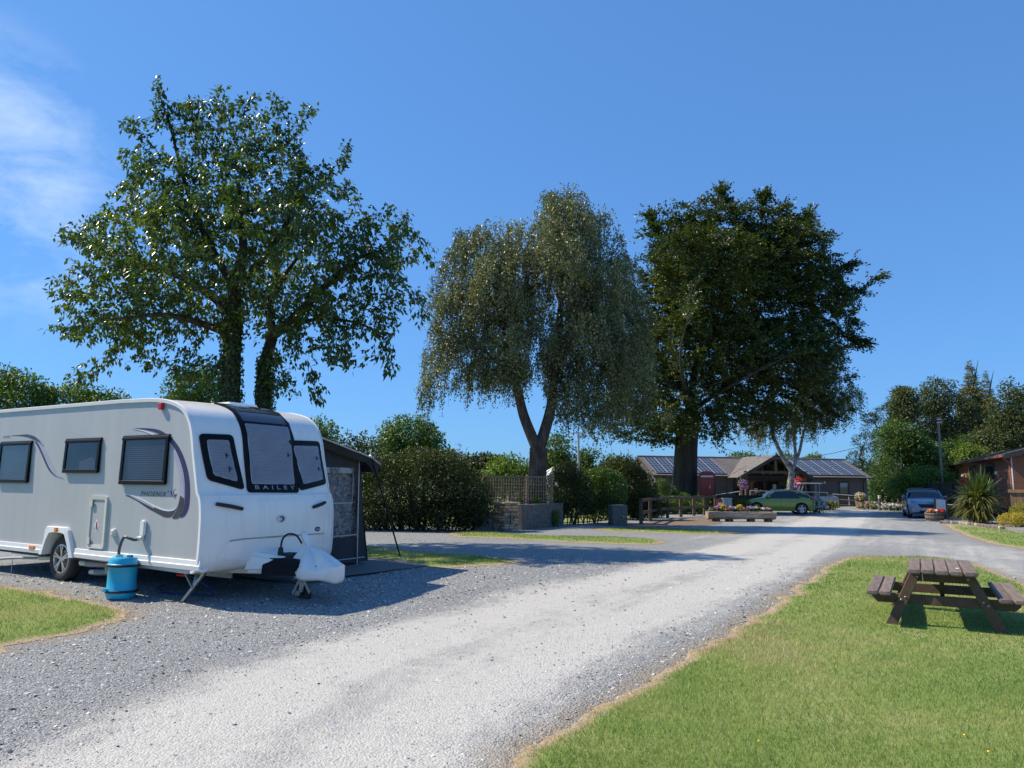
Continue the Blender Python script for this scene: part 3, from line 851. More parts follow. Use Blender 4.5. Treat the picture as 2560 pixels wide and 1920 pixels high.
def front_window(P, edge, r, name="front_window", bottom=0.0, skyline=None):
    w = bpy.data.objects.new(name, None); COL.objects.link(w); w.parent = van
    patch(rounded(P, r), 0.022, 0.03, 0.07, name="frame", mat=black_gloss, parent=w)
    I = shrink(P, edge)
    if bottom:
        I = [(p[0], p[1] + (bottom if i in (0, 1) else 0)) for i, p in enumerate(I)]
    B = [tuple(p) for p in I]
    if skyline is not None:
        up = [(I[3][0] + (I[0][0] - I[3][0]) * q, I[3][1] + (I[0][1] - I[3][1]) * q) for q in (0.0,)]
        k = (skyline - I[0][1]) / (I[3][1] - I[0][1])
        B = [I[0], I[1], (I[1][0] + (I[2][0] - I[1][0]) * k, skyline), (I[0][0] + (I[3][0] - I[0][0]) * k, skyline)]
        T = [(B[3][0], B[3][1] + .05), (B[2][0], B[2][1] + .05), I[2], I[3]]
        patch(rounded(T, .02), 0.0235, 0.002, .07, name="sunroof", mat=simple("smoked_acrylic", (0.045, 0.045, 0.06), 0.08, var=.1, coat=.6), parent=w)
    patch(rounded(B, r * .6), 0.0235, 0.0, 0.09, corrug=0.0095, name="blind", mat=blind_mat, parent=w, smooth=False)
    patch(rounded(B, r * .6), 0.037, 0.0, 0.07, name="pane", mat=clear_glass, parent=w)
    for k, side in ((.30, 1), (.62, 1)):
        mm = MB()
        a, b = Vector(I[1]), Vector(I[2]); p = a.lerp(b, k); p.x -= .09
        P_, N_ = shell(p.x, p.y), shell_n(p.x, p.y)
        mm.bar(P_ + N_ * .026 + Vector((0, 0, -.035)), P_ + N_ * .03 + Vector((0, 0, .035)), .022, .016)
        mm.bar(P_ + N_ * .03 + Vector((0, 0.0, .0)), P_ + N_ * .03 + Vector((0, .05, 0)), .014, .012)
        mm.build("catch", black_matt, w)
    return w
front_window([(0.115, Sz(1.60)), (0.635, Sz(1.46)), (0.545, Sz(2.245)), (0.055, Sz(2.235))], 0.085, .07)
front_window([(1.655, Sz(1.45)), (2.335, Sz(1.555)), (2.30, Sz(2.245)), (1.53, Sz(2.22))], 0.085, .07)
front_window([(0.675, Sz(1.43)), (1.615, Sz(1.42)), (1.74, s_of_x(2.34)), (0.74, s_of_x(2.34))], 0.075, .05, bottom=.05, skyline=Sz(2.42))
# maker's name under the middle window, lettering and badges
badge_grey = simple("brushed_lettering", (0.30, 0.31, 0.36), 0.4, 0.3)
V, F = text_geo("BAILEY", spacing=1.75, offset=0.012)
x0, x1 = min(v[0] for v in V), max(v[0] for v in V); y0, y1 = min(v[1] for v in V), max(v[1] for v in V)
m_ = MB()
for x, y in V:
    yy = 0.80 + (x - x0) / (x1 - x0) * 0.74; sz = Sz(1.468 - 0.01 * (yy - .8)) + (y - y0) / (y1 - y0) * 0.062
    m_.v.append(tuple(shell(yy, sz) + shell_n(yy, sz) * .026))
m_.f = F
link("lettering", m_.mesh("lettering"), badge_grey, van)
def shell_disc(yc, zc, ry, rs, off, name, mat, n=28):
    s0 = Sz(zc); return patch([(yc + ry * math.cos(2 * math.pi * k / n), s0 + rs * math.sin(2 * math.pi * k / n)) for k in range(n)], off, 0.012, .04, name=name, mat=mat, parent=van)
shell_disc(1.185, 1.05, .088, .058, .008, "badge", simple("badge_silver", (0.48, 0.50, 0.55), .3, .5))
V = [(-.012, .045), (.035, .035), (.05, .005), (.03, -.032), (-.02, -.045), (.01, -.02), (.022, .005), (.0, .022), (-.03, .012), (-.045, .018), (-.05, .0), (-.025, -.005), (-.005, .008), (-.01, -.02), (-.035, .03)]
patch([(1.185 + a * 1.2, Sz(1.05) + b) for a, b in [(-.03, .03), (.01, .04), (.045, .02), (.045, -.01), (.015, -.04), (-.03, -.045), (.0, -.025), (.018, .0), (.012, .018), (-.012, .012)]], .0105, .002, .02, name="emblem", mat=navy, parent=van)
shell_disc(1.965, .865, .068, .036, .006, "dealer_badge", navy)
text_p = shell(1.925, Sz(.852)); text_on("lettering", "BAILEY", pale_vinyl, van, shell(1.925, Sz(.853)) + Vector((.012, 0, 0)), (-.02, 1, 0), (0, 0, 1), .022, .08)
# grab handles in moulded recesses, front locker lid and lower skirt panel
for (ya, za, yb, zb) in ((.16, 1.275, .52, 1.205), (1.82, 1.20, 2.14, 1.265)):
    h = bpy.data.objects.new("grab_handle", None); COL.objects.link(h); h.parent = van
    e = .05
    patch(rounded([(ya - e, Sz(za - .07)), (yb + e, Sz(zb - .07)), (yb + e, Sz(zb + .06)), (ya - e, Sz(za + .06))], .05), .006, .012, .05, name="recess", mat=white_gel, parent=h)
    mm = MB(); P = []
    for q in range(7):
        y_ = ya + (yb - ya) * q / 6; z_ = za + (zb - za) * q / 6; P.append(shell(y_, Sz(z_)) + shell_n(y_, Sz(z_)) * (.022 + .02 * math.sin(math.pi * q / 6)))
    mm.tube(P, [.024, .026, .026, .026, .026, .026, .024], 8); mm.build("grip", black_matt, h, smooth=True)
lid = [(.20, Sz(.555)), (.60, Sz(.50)), (1.85, Sz(.49)), (2.26, Sz(.53)), (2.14, Sz(.775)), (1.85, Sz(.785)), (.60, Sz(.785)), (.33, Sz(.765))]
patch(rounded(lid, .06), .012, .014, .07, name="locker_lid", mat=white_gel, parent=van)
m_ = MB(); I = [(.36, .775), (.6, .795), (1.2, .80), (1.85, .795), (2.12, .785)]
m_.tube([shell(a, Sz(b)) + shell_n(a, Sz(b)) * .012 for a, b in I], .009, 6); m_.build("lid_seal", simple("perished_seal", (0.42, 0.36, 0.27), .8, var=.4, vscale=25), van)
for yy, zz in ((.10, .40), (2.33, .42)):
    m_ = MB(); p = shell(yy, Sz(zz)); m_.ball(p + Vector((.0, 0, 0)), (.05, .085, .035), 12, 8); m_.build("front_marker", simple("clear_lens", (0.75, 0.76, 0.76), .15, coat=.5), van, smooth=True)
# corner trim where the shell meets the window shoulder
m_ = MB(); m_.tube([shell(q / 12 * WID, Sz(1.385)) + Vector((.004, 0, 0)) for q in range(13)], .010, 6); m_.build("moulding", white_gel, van, smooth=True)
m_ = MB(); m_.span((1.25, 1.35, 2.80), (1.95, 1.95, 2.87)); m_.build("rooflight", trim_white, van, bevel=.03, seg=2)

# near-side fittings
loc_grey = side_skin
m_ = MB(); x0, x1, z0, z1, e = .61, 1.075, .565, 1.345, .055
outer = rounded([(x0, z0), (x1, z0), (x1, z1), (x0, z1)], .06, 5, 2); inner = rounded([(x0 + e, z0 + e), (x1 - e, z0 + e), (x1 - e, z1 - e), (x0 + e, z1 - e)], .02, 5, 2)
nO = len(outer)
V = [(x, -.030, z) for x, z in outer] + [(x, -.026, z) for x, z in inner] + [(x, .002, z) for x, z in outer] + [(x, -.012, z) for x, z in inner]
F = []
for i in range(nO):
    j = (i + 1) % nO; F += [(i, j, nO + j, nO + i), (i, 2 * nO + i, 2 * nO + j, j), (nO + i, nO + j, 3 * nO + j, 3 * nO + i)]
lk = bpy.data.objects.new("locker_door", None); COL.objects.link(lk); lk.parent = van
m_.add(V, F); m_.build("frame", aged_white, lk)
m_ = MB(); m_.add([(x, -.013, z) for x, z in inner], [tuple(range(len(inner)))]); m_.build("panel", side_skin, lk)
for zz in (z0 + .05, z1 - .17): m_ = MB(); m_.span((x0 + .03, -.042, zz), (x0 + .11, -.028, zz + .11)); m_.build("latch", aged_white, lk, bevel=.015, seg=2)
m_ = MB(); m_.prism([(.835, .80), (.90, .905), (.835, 1.01), (.77, .905)], -.016, -.0125, 'XZ'); m_.build("hazard_diamond", pale_vinyl, lk)
m_ = MB(); m_.prism([(.815, .845), (.855, .845), (.855, .94), (.845, .94), (.845, .96), (.825, .96), (.825, .94), (.815, .94)], -.018, -.0155, 'XZ'); m_.build("gas_symbol", simple("red_print", (.5, .02, .02), .4), lk)
m_ = MB(); m_.lathe([(.0001, -.05), (.035, -.05), (.045, -.035), (.062, -.03), (.066, .002)], (1.285, 0, .815), 20, 'Y'); m_.build("water_filler", aged_white, van, smooth=True)
m_ = MB(); m_.span((1.96, -.045, .80), (2.08, .003, 1.03)); m_.build("water_inlet", trim_white, van, bevel=.02, seg=2)
m_ = MB(); m_.span((1.965, -.07, .74), (2.06, -.005, .80)); m_.build("inlet_plug", aged_white, van, bevel=.015)
for A_, B_ in (((-.245, -.075, .765), (-.165, -.05, .835)), ((-1.02, -.045, .455), (-.86, -.02, .515))): m_ = MB(); m_.span(A_, B_); m_.build("side_marker", amber, van, bevel=.008)
m_ = MB(); m_.span((2.20, -.055, 2.60), (2.285, .003, 2.70)); m_.build("corner_lamp", red_lens, van, bevel=.012)

# printed swooshes on the near wall
def decal(px, crop, mat, y=-.003, name="swoosh", close=2):
    """px on an enlarged survey crop: (scale, x0, y0)"""
    k, ox, oy = crop; P = [van_y(ox + a / k, oy + b / k) for a, b in px]
    mm = MB(); mm.prism(P, y, y + .0028, 'XZ'); return mm.build(name, mat, van)
C1 = (2.764, 0, 960); C4 = (10.055, 0, 1060); C5 = (11.06, 300, 1160)
def ribbon(outer, inner, crop, mat, y):
    o_ = catmull([(a, b, 0) for a, b in outer], 5); i_ = catmull([(a, b, 0) for a, b in inner], 5)
    return decal([(p.x, p.y) for p in o_] + [(p.x, p.y) for p in reversed(i_)], crop, mat, y)
ribbon([(918, 308), (1000, 305), (1090, 315), (1150, 345), (1200, 385), (1250, 460), (1288, 560), (1308, 660), (1312, 760), (1304, 850), (1280, 905), (1252, 924)],
       [(918, 310), (1000, 316), (1080, 335), (1135, 365), (1180, 405), (1225, 480), (1258, 570), (1275, 660), (1280, 750), (1276, 830), (1262, 885), (1240, 918)], C1, purple, -.0045)
ribbon([(1178, 425), (1222, 495), (1250, 580), (1268, 670), (1274, 750), (1270, 830), (1256, 885), (1232, 925), (1196, 929)],
       [(1178, 430), (1205, 500), (1226, 580), (1240, 670), (1245, 740), (1240, 800), (1226, 850), (1205, 895), (1190, 926)], C1, lilac, -.003)
ribbon([(1274, 790), (1270, 840), (1256, 888), (1232, 926), (1196, 930)], [(1246, 770), (1240, 805), (1226, 855), (1206, 898), (1190, 927)], C1, dark_vinyl, -.0042)
ribbon([(918, 309), (990, 318), (1050, 338), (1085, 358)], [(918, 312), (985, 324), (1040, 346), (1070, 364)], C1, pale_vinyl, -.006)
ribbon([(160, 852), (300, 858), (500, 920), (760, 1050), (1000, 1170), (1200, 1245), (1360, 1270), (1480, 1250), (1570, 1185)],
       [(160, 880), (300, 925), (500, 1040), (760, 1215), (1000, 1350), (1200, 1455), (1330, 1480), (1440, 1440), (1545, 1290)], C5, dark_vinyl, -.003)
ribbon([(165, 850), (300, 850), (500, 912), (760, 1040), (1000, 1160), (1200, 1235), (1360, 1262), (1480, 1245), (1572, 1180)],
       [(165, 862), (300, 872), (500, 948), (760, 1085), (1000, 1210), (1200, 1285), (1360, 1305), (1490, 1280), (1560, 1215)], C5, pale_vinyl, -.0045)
ribbon([(280, 900), (500, 1000), (760, 1150), (900, 1240)], [(280, 918), (500, 1032), (760, 1200), (900, 1290)], C5, purple, -.0045)
ribbon([(300, 875), (500, 955), (760, 1095), (950, 1190)], [(300, 895), (500, 1000), (760, 1140), (950, 1230)], C5, lilac, -.0042)
ribbon([(280, 290), (500, 272), (720, 258), (850, 282), (960, 345), (1040, 440), (1100, 530)], [(280, 297), (500, 302), (700, 335), (860, 400), (930, 440), (1000, 480), (1090, 560)], C4, dark_vinyl, -.003)
ribbon([(700, 258), (850, 278), (965, 340), (1045, 435), (1105, 530)], [(720, 270), (845, 300), (945, 362), (1020, 450), (1085, 545)], C4, lilac, -.0045)
ribbon([(940, 430), (1050, 490), (1110, 590), (1190, 750), (1290, 970), (1400, 1160), (1490, 1270), (1595, 1360)],
       [(865, 425), (960, 575), (1060, 790), (1150, 1000), (1240, 1170), (1340, 1270), (1450, 1328), (1595, 1363)], C4, lilac, -.003)
ribbon([(920, 440), (1000, 560), (1100, 780), (1190, 990), (1280, 1160), (1370, 1265), (1470, 1330), (1590, 1361)],
       [(862, 424), (958, 575), (1058, 790), (1148, 1000), (1238, 1170), (1338, 1272), (1448, 1330), (1590, 1364)], C4, purple, -.0045)
fx_, fz_ = van_y(300 + 1395 / 11.06, 1160 + 820 / 11.06)
m_ = MB(); K = .0078 / 1.0
def flame(pts, y, mat):
    P = [van_y(300 + a / 11.06, 1160 + b / 11.06) for a, b in pts]
    mm = MB(); mm.prism(P, y, y + .0025, 'XZ'); mm.build("emblem", mat, van)
flame([(1550, 688), (1470, 690), (1410, 740), (1400, 800), (1430, 870), (1490, 925), (1535, 960), (1550, 880), (1580, 825), (1530, 815), (1500, 780), (1490, 720)], -.003, lilac)
flame([(1415, 750), (1408, 810), (1440, 875), (1520, 940), (1470, 870), (1440, 800), (1435, 735)], -.0042, purple)
flame([(1470, 730), (1465, 790), (1500, 880), (1530, 930), (1545, 870), (1575, 828), (1545, 840), (1520, 860), (1490, 800)], -.0042, purple)
a = van_y(351.7, 1239.6); b = van_y(416.5, 1239.8)
text_on("lettering", "PHOENIX", dark_vinyl, van, (a[0], -.004, a[1]), (1, 0, 0), (0, 0, 1), .066, b[0] - a[0], shear=.28, spacing=1.12)
text_on("lettering", "+", dark_vinyl, van, (b[0] + .03, -.004, a[1] + .055), (1, 0, 0), (0, 0, 1), .03, .03)
a = van_y(8.6, 1095.4); b = van_y(24.5, 1095)
text_on("lettering", "644", dark_vinyl, van, (a[0], -.004, a[1]), (1, 0, 0), (0, 0, 1), .045, b[0] - a[0], shear=.25, spacing=1.1)

# corner steadies
def steady(x0, y0, zf, sgn=1):
    s_ = bpy.data.objects.new("corner_steady", None); COL.objects.link(s_); s_.parent = van
    mm = MB(); foot = Vector((x0 + .02, y0 - .03, zf + .03)); knee = Vector((x0 + .17, y0 + .02, zf + .23)); top = Vector((x0 + .34, y0 + .08, .37))
    mm.bar(foot, top, .055, .035); mm.bar(knee + Vector((.01, -.02, 0)), (x0 - .12, y0 + .05, .37), .04, .03); mm.bar(knee, (x0 + .13, y0 + .10, .37), .04, .03)
    mm.tube([(x0 - .2, y0 + .06, .36), (x0 + .4, y0 + .06, .36)], .016, 8)
    mm.build("strut", steel, s_)
    mm = MB(); mm.lathe([(.0001, .035), (.05, .03), (.075, .008), (.075, 0), (.0001, 0)], foot - Vector((0, 0, .03)), 14); mm.build("foot", black_matt, s_)
steady(2.78, .17, -.088); steady(2.72, WID - .22, -.03); steady(-3.25, .17, .0); steady(-3.25, WID - .22, 0)
# A-frame with its fairing and cover, jockey wheel
m_ = MB(); m_.bar((2.9, .55, .36), (4.35, WID / 2 - .03, .36), .06, .11); m_.bar((2.9, WID - .55, .36), (4.35, WID / 2 + .03, .36), .06, .11); m_.bar((4.25, WID / 2, .37), (4.62, WID / 2, .40), .09, .09)
m_.build("drawbar", steel, van)
m_ = MB()
m_.add([(3.36, .62, .32), (3.36, 1.78, .32), (3.95, 1.44, .33), (3.95, .96, .33), (3.40, .66, .60), (3.40, 1.74, .60), (3.86, 1.42, .53), (3.86, .98, .53)],
       [(0, 1, 2, 3), (4, 7, 6, 5), (0, 3, 7, 4), (1, 5, 6, 2), (0, 4, 5, 1), (3, 2, 6, 7)])
m_.build("fairing", white_gel, van, bevel=.05, seg=3, smooth=True)
m_ = MB(); rnd = random.Random(3)
ringn = 14; stn = 8
for i in range(stn):
    x = 3.62 + i * .115; w2 = .44 - i * .036
    for k in range(ringn):
        a = math.pi * k / (ringn - 1); wob = .012 * math.sin(k * 2.3 + i * 1.7) + rnd.uniform(-.008, .008)
        m_.v.append((x + wob, WID / 2 - math.cos(a) * (w2 + wob), .30 + (max(0.0, math.sin(a)) ** .6) * (.275 - .012 * i + wob)))
for i in range(stn - 1):
    for k in range(ringn - 1): m_.f.append((i * ringn + k, i * ringn + k + 1, (i + 1) * ringn + k + 1, (i + 1) * ringn + k))
m_.f.append(tuple(range(ringn)))
m_.build("drawbar_cover", simple("black_vinyl_cover", (.008, .008, .009), .5, var=.3, spec=.15), van, smooth=True)
m_ = MB(); jx, jy = 4.02, 1.24
m_.tube([(jx, jy - .02, .22), (jx, jy - .02, .75)], .024, 10); m_.bar((jx - .01, jy - .09, .05), (jx - .01, jy - .09, .34), .035, .05); m_.bar((jx + .17, jy - .09, .06), (jx - .02, jy - .09, .30), .03, .045); m_.bar((jx - .04, jy - .08, .03), (jx - .18, jy - .08, .04), .03, .06); m_.bar((jx - .16, jy - .09, .02), (jx + .02, jy - .09, .33), .03, .04)
m_.build("jockey_stem", steel, van)
m_ = MB(); m_.lathe([(.03, -.035), (.095, -.04), (.11, -.02), (.11, .02), (.095, .04), (.03, .035)], (jx - .02, jy - .01, .018), 20, 'Y', close=True); m_.build("jockey_wheel", tyre, van, smooth=True)
m_ = MB(); P = catmull([(3.70, 1.02, .56), (3.70, 1.02, .66), (3.72, 1.03, .78), (3.80, 1.06, .85), (3.92, 1.10, .83), (3.99, 1.14, .72)], 6); m_.tube(P, .014, 8)
m_.tube([(3.70, 1.02, .54), (3.70, 1.02, .66)], [.045, .032], 10); m_.build("tow_cable", black_matt, van, smooth=True)

# ------------------------------------------------------------------ white cloth hood tied over the hitch
hood = thing("hitch_cover", "white vinyl hood pulled over the caravan hitch, peak tied up", "cover", van_w(4.2, 1.2, 0.3), CAR_RZ)
def crease(a): return .65 * (abs(math.sin(3.5 * a + .5)) ** .8 - .55) + .35 * (abs(math.sin(2.5 * a + 1.9)) - .5)
def hood_mesh():
    """a draped sack: spout up the jockey handle, tied neck, skirt flared low over the coupling"""
    neck = Vector((-.15, .02, .41)); mm = MB(); n_ = 72; rings = []
    for (x, z, r_) in ((-.275, .585, .020), (-.265, .57, .045), (-.235, .51, .055), (-.20, .45, .048)): rings.append([Vector((x, .02, z)) + Vector((r_ * math.cos(2 * math.pi * k / n_), r_ * 1.1 * math.sin(2 * math.pi * k / n_), 0)) for k in range(n_)])
    def hem(a, z, ex): return Vector((.035 + (.475 + ex) * math.cos(a), (.27 + ex) * math.sin(a) * (1 - .18 * math.cos(a)), z))
    rows = [(.0, 0), (.10, .012), (.25, .03), (.42, .035), (.60, .03), (.78, .015), (.92, .0), (1.0, 0)]
    for f, sag in rows:
        ring = []
        for k in range(n_):
            a = 2 * math.pi * k / n_; sh = hem(a, .125 + .035 * math.cos(a) - .06 * abs(math.sin(a)), 0); base_ = neck + Vector((.03 * math.cos(a), .035 * math.sin(a), 0))
            fold = (crease(a) * .075) * math.sin(min(1, f * 1.15) * math.pi * .62)
            p = base_.lerp(sh, f); p.z += sag * .25; out = Vector((math.cos(a), math.sin(a), .6)); ring.append(p + out * fold)
        rings.append(ring)
    for z, ex in ((.055, .008), (-.0, .004), (-.035, -.008)):
        rings.append([hem(2 * math.pi * k / n_, z - .035 * math.cos(2 * math.pi * k / n_) + .012 * math.sin(5 * 2 * math.pi * k / n_), ex) + Vector((math.cos(2 * math.pi * k / n_), math.sin(2 * math.pi * k / n_), 0)) * crease(2 * math.pi * k / n_) * .05 for k in range(n_)])
    for r_ in rings: mm.v += [tuple(p) for p in r_]
    for i in range(len(rings) - 1):
        for k in range(n_): mm.f.append((i * n_ + k, i * n_ + (k + 1) % n_, (i + 1) * n_ + (k + 1) % n_, (i + 1) * n_ + k))
    mm.f.append(tuple(range(n_)))
    return mm
t = NT("white_vinyl_cloth"); t.set(color=t.ramp(t.noise(4, 4), [(.3, (.72, .70, .66)), (.7, (.82, .80, .76))]), rough=.42, spec=.4); t.bump(t.noise(9, 3, dist=1.0), .25, .05)
o = hood_mesh().build("cloth", t.m, hood, smooth=True)
sm = o.modifiers.new("thickness", 'SOLIDIFY'); sm.thickness = .006

# ------------------------------------------------------------------ rolling water tank, hoses and drain
tq = gnd(298, 1203 + 92) if False else None
p0, p1 = gnd(220, 1297), gnd(290, 1297)
tcen = (p0 + p1) / 2 + Vector((-.05, .16, 0)); tcen.z = lie(tcen.x, tcen.y)
tank = thing("water_tank", "bright blue rolling water barrel standing beside the caravan side", "water tank", tcen, CAR_RZ + .15)
blue_p = simple("blue_polyethylene", (0.016, 0.40, 0.64), .35, var=.08, vscale=3)
m_ = MB(); m_.lathe([(.0001, .0), (.175, .0), (.195, .02), (.200, .06), (.212, .10), (.212, .125), (.196, .15), (.192, .30), (.196, .475), (.212, .50), (.214, .53), (.192, .545), (.185, .60), (.165, .632), (.0001, .64)], n=36)
o = m_.build("barrel", blue_p, tank, smooth=True); o.scale = (1.04, .92, 1)
for z in (.115, .515):
    m_ = MB(); m_.lathe([(.212 + .014 * math.cos(2 * math.pi * k / 10), z + .02 * math.sin(2 * math.pi * k / 10)) for k in range(10)], n=36, close=True); o = m_.build("rolling_band", black_matt, tank, smooth=True); o.scale = (1.05, .935, 1)
m_ = MB(); m_.lathe([(.0001, .66), (.048, .66), (.052, .63), (.052, .62)], (-.085, -.01, .015), 16); m_.build("cap", aged_white, tank, smooth=True)
m_ = MB(); P = catmull([(.03, -.04, .625), (.03, -.05, .675), (.16, -.05, .675), (.16, -.04, .615)], 5); m_.tube(P, .008, 6); m_.build("handle", blue_p, tank, smooth=True)
m_ = MB(); m_.span((.0, .04, .63), (.10, .08, .665)); m_.build("tap", black_matt, tank, bevel=.01)
m_ = MB(); m_.tube([(-.04, -.20, .145), (-.04, -.24, .145)], .03, 10); m_.span((-.10, -.225, .12), (-.03, -.195, .14)); m_.build("drain_tap", blue_p, tank)
for c_ in tank.children: c_.scale.z = .88
bpy.context.view_layer.update()
hw = tank.matrix_basis @ Vector((-.085, -.01, .58))
hz = thing("filler_hose", "dark ribbed hose arching from the blue barrel up to the inlet", "hose", hw)
inl = van_w(2.01, -.07, .765) - hw
m_ = MB(); P = catmull([(0, 0, -.06), (.01, -.02, .10), inl * .25 + Vector((0, -.03, .19)), inl * .6 + Vector((0, -.05, .10)), inl * .85 + Vector((0, -.03, .02)), inl], 8)
m_.tube(P, .021, 10); m_.build("hose_tube", simple("grey_hose", (.07, .075, .10), .3, var=.15, coat=.3), hz, smooth=True)
m_ = MB(); m_.tube([P[-5], P[-1]], .032, 10); m_.build("connector", aged_white, hz, smooth=True)
wh = thing("water_hose", "blue hose trailing on the gravel behind the blue barrel", "hose", van_w(2.9, .5, -.04))
m_ = MB(); L = [(2.55, .20, .32), (2.75, .30, .30), (2.95, .42, .16), (2.90, .55, .02), (2.6, .50, -.01), (2.3, .35, .0), (2.0, .30, .02), (1.8, .42, .02), (1.7, .6, .02)]
def zg(p): q = van_w(p[0], p[1], 0); return max(p[2], .0) + lie(q.x, q.y)
P = catmull([van_w(a, b, zg((a, b, c)) + .012) - van_w(2.9, .5, -.04) for a, b, c in L], 8); m_.tube(P, .012, 8); m_.build("hose_tube", simple("blue_hose", (.01, .03, .16), .4), wh, smooth=True)
m_ = MB(); m_.tube([P[0], P[6]], .02, 8); m_.build("connector", red_lens, wh, smooth=True)
dr = thing("waste_hose", "grey waste pipe on a wire leg under the caravan at the left edge", "pipe", van_w(-1.6, -.1, 0))
q0 = van_w(-1.6, -.1, 0)
m_ = MB(); P = catmull([van_w(a, b, c) - q0 for a, b, c in [(-.62, .25, .33), (-.85, .16, .31), (-1.1, .06, .30), (-1.5, -.05, .285), (-1.85, -.12, .24), (-2.3, -.2, .12), (-2.8, -.3, .03)]], 6)
m_.tube(P, .022, 10); m_.build("pipe", simple("grey_pipe", (.30, .31, .32), .5), dr, smooth=True)
m_ = MB(); m_.tube([P[2], P[9]], .036, 10); m_.build("connector", aged_white, dr, smooth=True)
m_ = MB(); q = van_w(-1.48, -.05, .27) - q0; m_.tube([q, (q.x, q.y, 0)], .006, 6); m_.build("wire_leg", steel, dr)
cab = thing("outlet_pipes", "two grey waste outlets slung under the caravan behind its wheel", "pipe", van_w(.6, .25, 0)); q0 = van_w(.6, .25, 0)
m_ = MB(); m_.tube([van_w(.42, .12, .31) - q0, van_w(.95, .3, .31) - q0], .055, 12); m_.tube([van_w(.50, .22, .17) - q0, van_w(1.0, .4, .19) - q0], .05, 12); m_.build("pipe", simple("grey_pipe", (.30, .31, .32), .5), cab, smooth=True)
m_ = MB(); m_.tube([van_w(.32, .08, .315) - q0, van_w(.48, .14, .31) - q0], .045, 10); m_.tube([van_w(.40, .2, .17) - q0, van_w(.52, .23, .17) - q0], .04, 10); m_.build("cap", aged_white, cab, smooth=True)
m_ = MB(); m_.bar(van_w(.75, .22, .40) - q0, van_w(.75, .26, .17) - q0, .03, .06); m_.build("bracket", steel, cab)

# ================================================================== AWNING AND GROUND MAT
awn_grey = simple("awning_cloth", (0.040, 0.041, 0.044), .85, var=.12, vscale=2, bump=.15, bscale=3)
pale_piping = simple("pale_piping", (.42, .42, .41), .7)
aw = thing("awning", "charcoal porch awning with clear side window joined to the caravan's far side", "awning", van_w(2.07, WID, 0), CAR_RZ)
# local: x along the caravan, y away from it.  front wall at x=0, corner at y=2.27
def awn_top(y): return 2.47 - 0.24 * (y / 1.0)
ay = lambda q: q
m_ = MB(); ncol = 14
wy0, wy1, wz0, wz1 = 1.02, 1.74, .56, 1.86
def wall_x(y, z): return .015 * math.sin(y * 9 + z * 2) + .03 * math.sin(z * 2.2) * math.sin(y * 3)
def wall_patch(mm, ya, yb, fa, fb, n=8, m2=8):
    b = len(mm.v)
    for i in range(n + 1):
        y = ya + (yb - ya) * i / n
        for j in range(m2 + 1):
            z = fa(y) + (fb(y) - fa(y)) * j / m2; yy = y + (2.27 - 1.9) * (1 - z / 2.0) * max(0, (y - 1.2) / .7) if y > 1.2 else y
            mm.v.append((wall_x(y, z), yy, z))
    for i in range(n):
        for j in range(m2): a = b + i * (m2 + 1) + j; mm.f.append((a, a + m2 + 1, a + m2 + 2, a + 1))
wall_patch(m_, 0, wy0, lambda y: .08, awn_top); wall_patch(m_, wy0, wy1, lambda y: .08, lambda y: wz0); wall_patch(m_, wy0, wy1, lambda y: wz1, awn_top); wall_patch(m_, wy1, 1.9, lambda y: .08, awn_top, 4, 10)
# far wall along the caravan, and a roof sloping down to it
b = len(m_.v)
for i in range(11):
    x = -4.4 * i / 10
    for j in range(5):
        z = .08 + (2.0 - .08) * j / 4; m_.v.append((x, 1.9 + .37 * (1 - z / 2.0) + .02 * math.sin(x * 5), z))
for i in range(10):
    for j in range(4): a = b + i * 5 + j; m_.f.append((a, a + 5, a + 6, a + 1))
m_.build("wall_cloth", awn_grey, aw, smooth=True)
m_ = MB(); b = 0
for i in range(12):
    x = .30 - 4.7 * i / 11
    for j, (y, z) in enumerate([(0, 2.50), (.6, 2.37), (1.2, 2.22), (1.9, 2.055), (2.16, 1.93), (2.20, 1.80)]):
        m_.v.append((x, y, z - .02 * math.sin(math.pi * (i % 4) / 4)))
for i in range(11):
    for j in range(5): a = i * 6 + j; m_.f.append((a, a + 1, a + 7, a + 6))
m_.add([(.30, 0, 2.50), (.30, .6, 2.37), (.30, 1.2, 2.22), (.30, 1.9, 2.055), (.30, 2.16, 1.93), (.28, 2.12, 1.70), (.20, 1.9, 1.96), (.16, 1.2, 2.10), (.12, .5, 2.28)], [(0, 1, 7, 8), (1, 2, 7), (2, 3, 6, 7), (3, 4, 5, 6)])
m_.build("canopy", awn_grey, aw, smooth=True)
aww = bpy.data.objects.new("side_window", None); COL.objects.link(aww); aww.parent = aw
m_ = MB(); wall_patch(m_, wy0, wy1, lambda y: wz0, lambda y: wz1, 10, 18)
o = m_.build("clear_sheet", thin_glass("creased_sheet", (.55, .55, .58), .10, .12), aww, smooth=True); o.location.x = .004
t_ = o.data.materials[0].node_tree; nzn = t_.nodes.new("ShaderNodeTexNoise"); nzn.inputs["Scale"].default_value = 5; nzn.inputs["Distortion"].default_value = 2.5
bp = t_.nodes.new("ShaderNodeBump"); bp.inputs["Distance"].default_value = .06; t_.links.new(nzn.outputs[0], bp.inputs["Height"])
for nd in t_.nodes:
    if nd.type == 'BSDF_GLOSSY': t_.links.new(bp.outputs[0], nd.inputs["Normal"])
m_ = MB()
m_.bar((.012, wy0, 1.20), (.012, wy1, 1.20), .012, .02); m_.bar((.012, wy1, wz1), (.012, wy1, 1.2), .02, .012); m_.bar((.012, .1, .58), (.012, 1.9, .60), .012, .022); m_.bar((.012, .1, .15), (.012, 2.14, .16), .012, .02)
m_.span((.006, wy0, wz1 - .10), (.02, wy1, wz1)); m_.build("piping", pale_piping, aww)
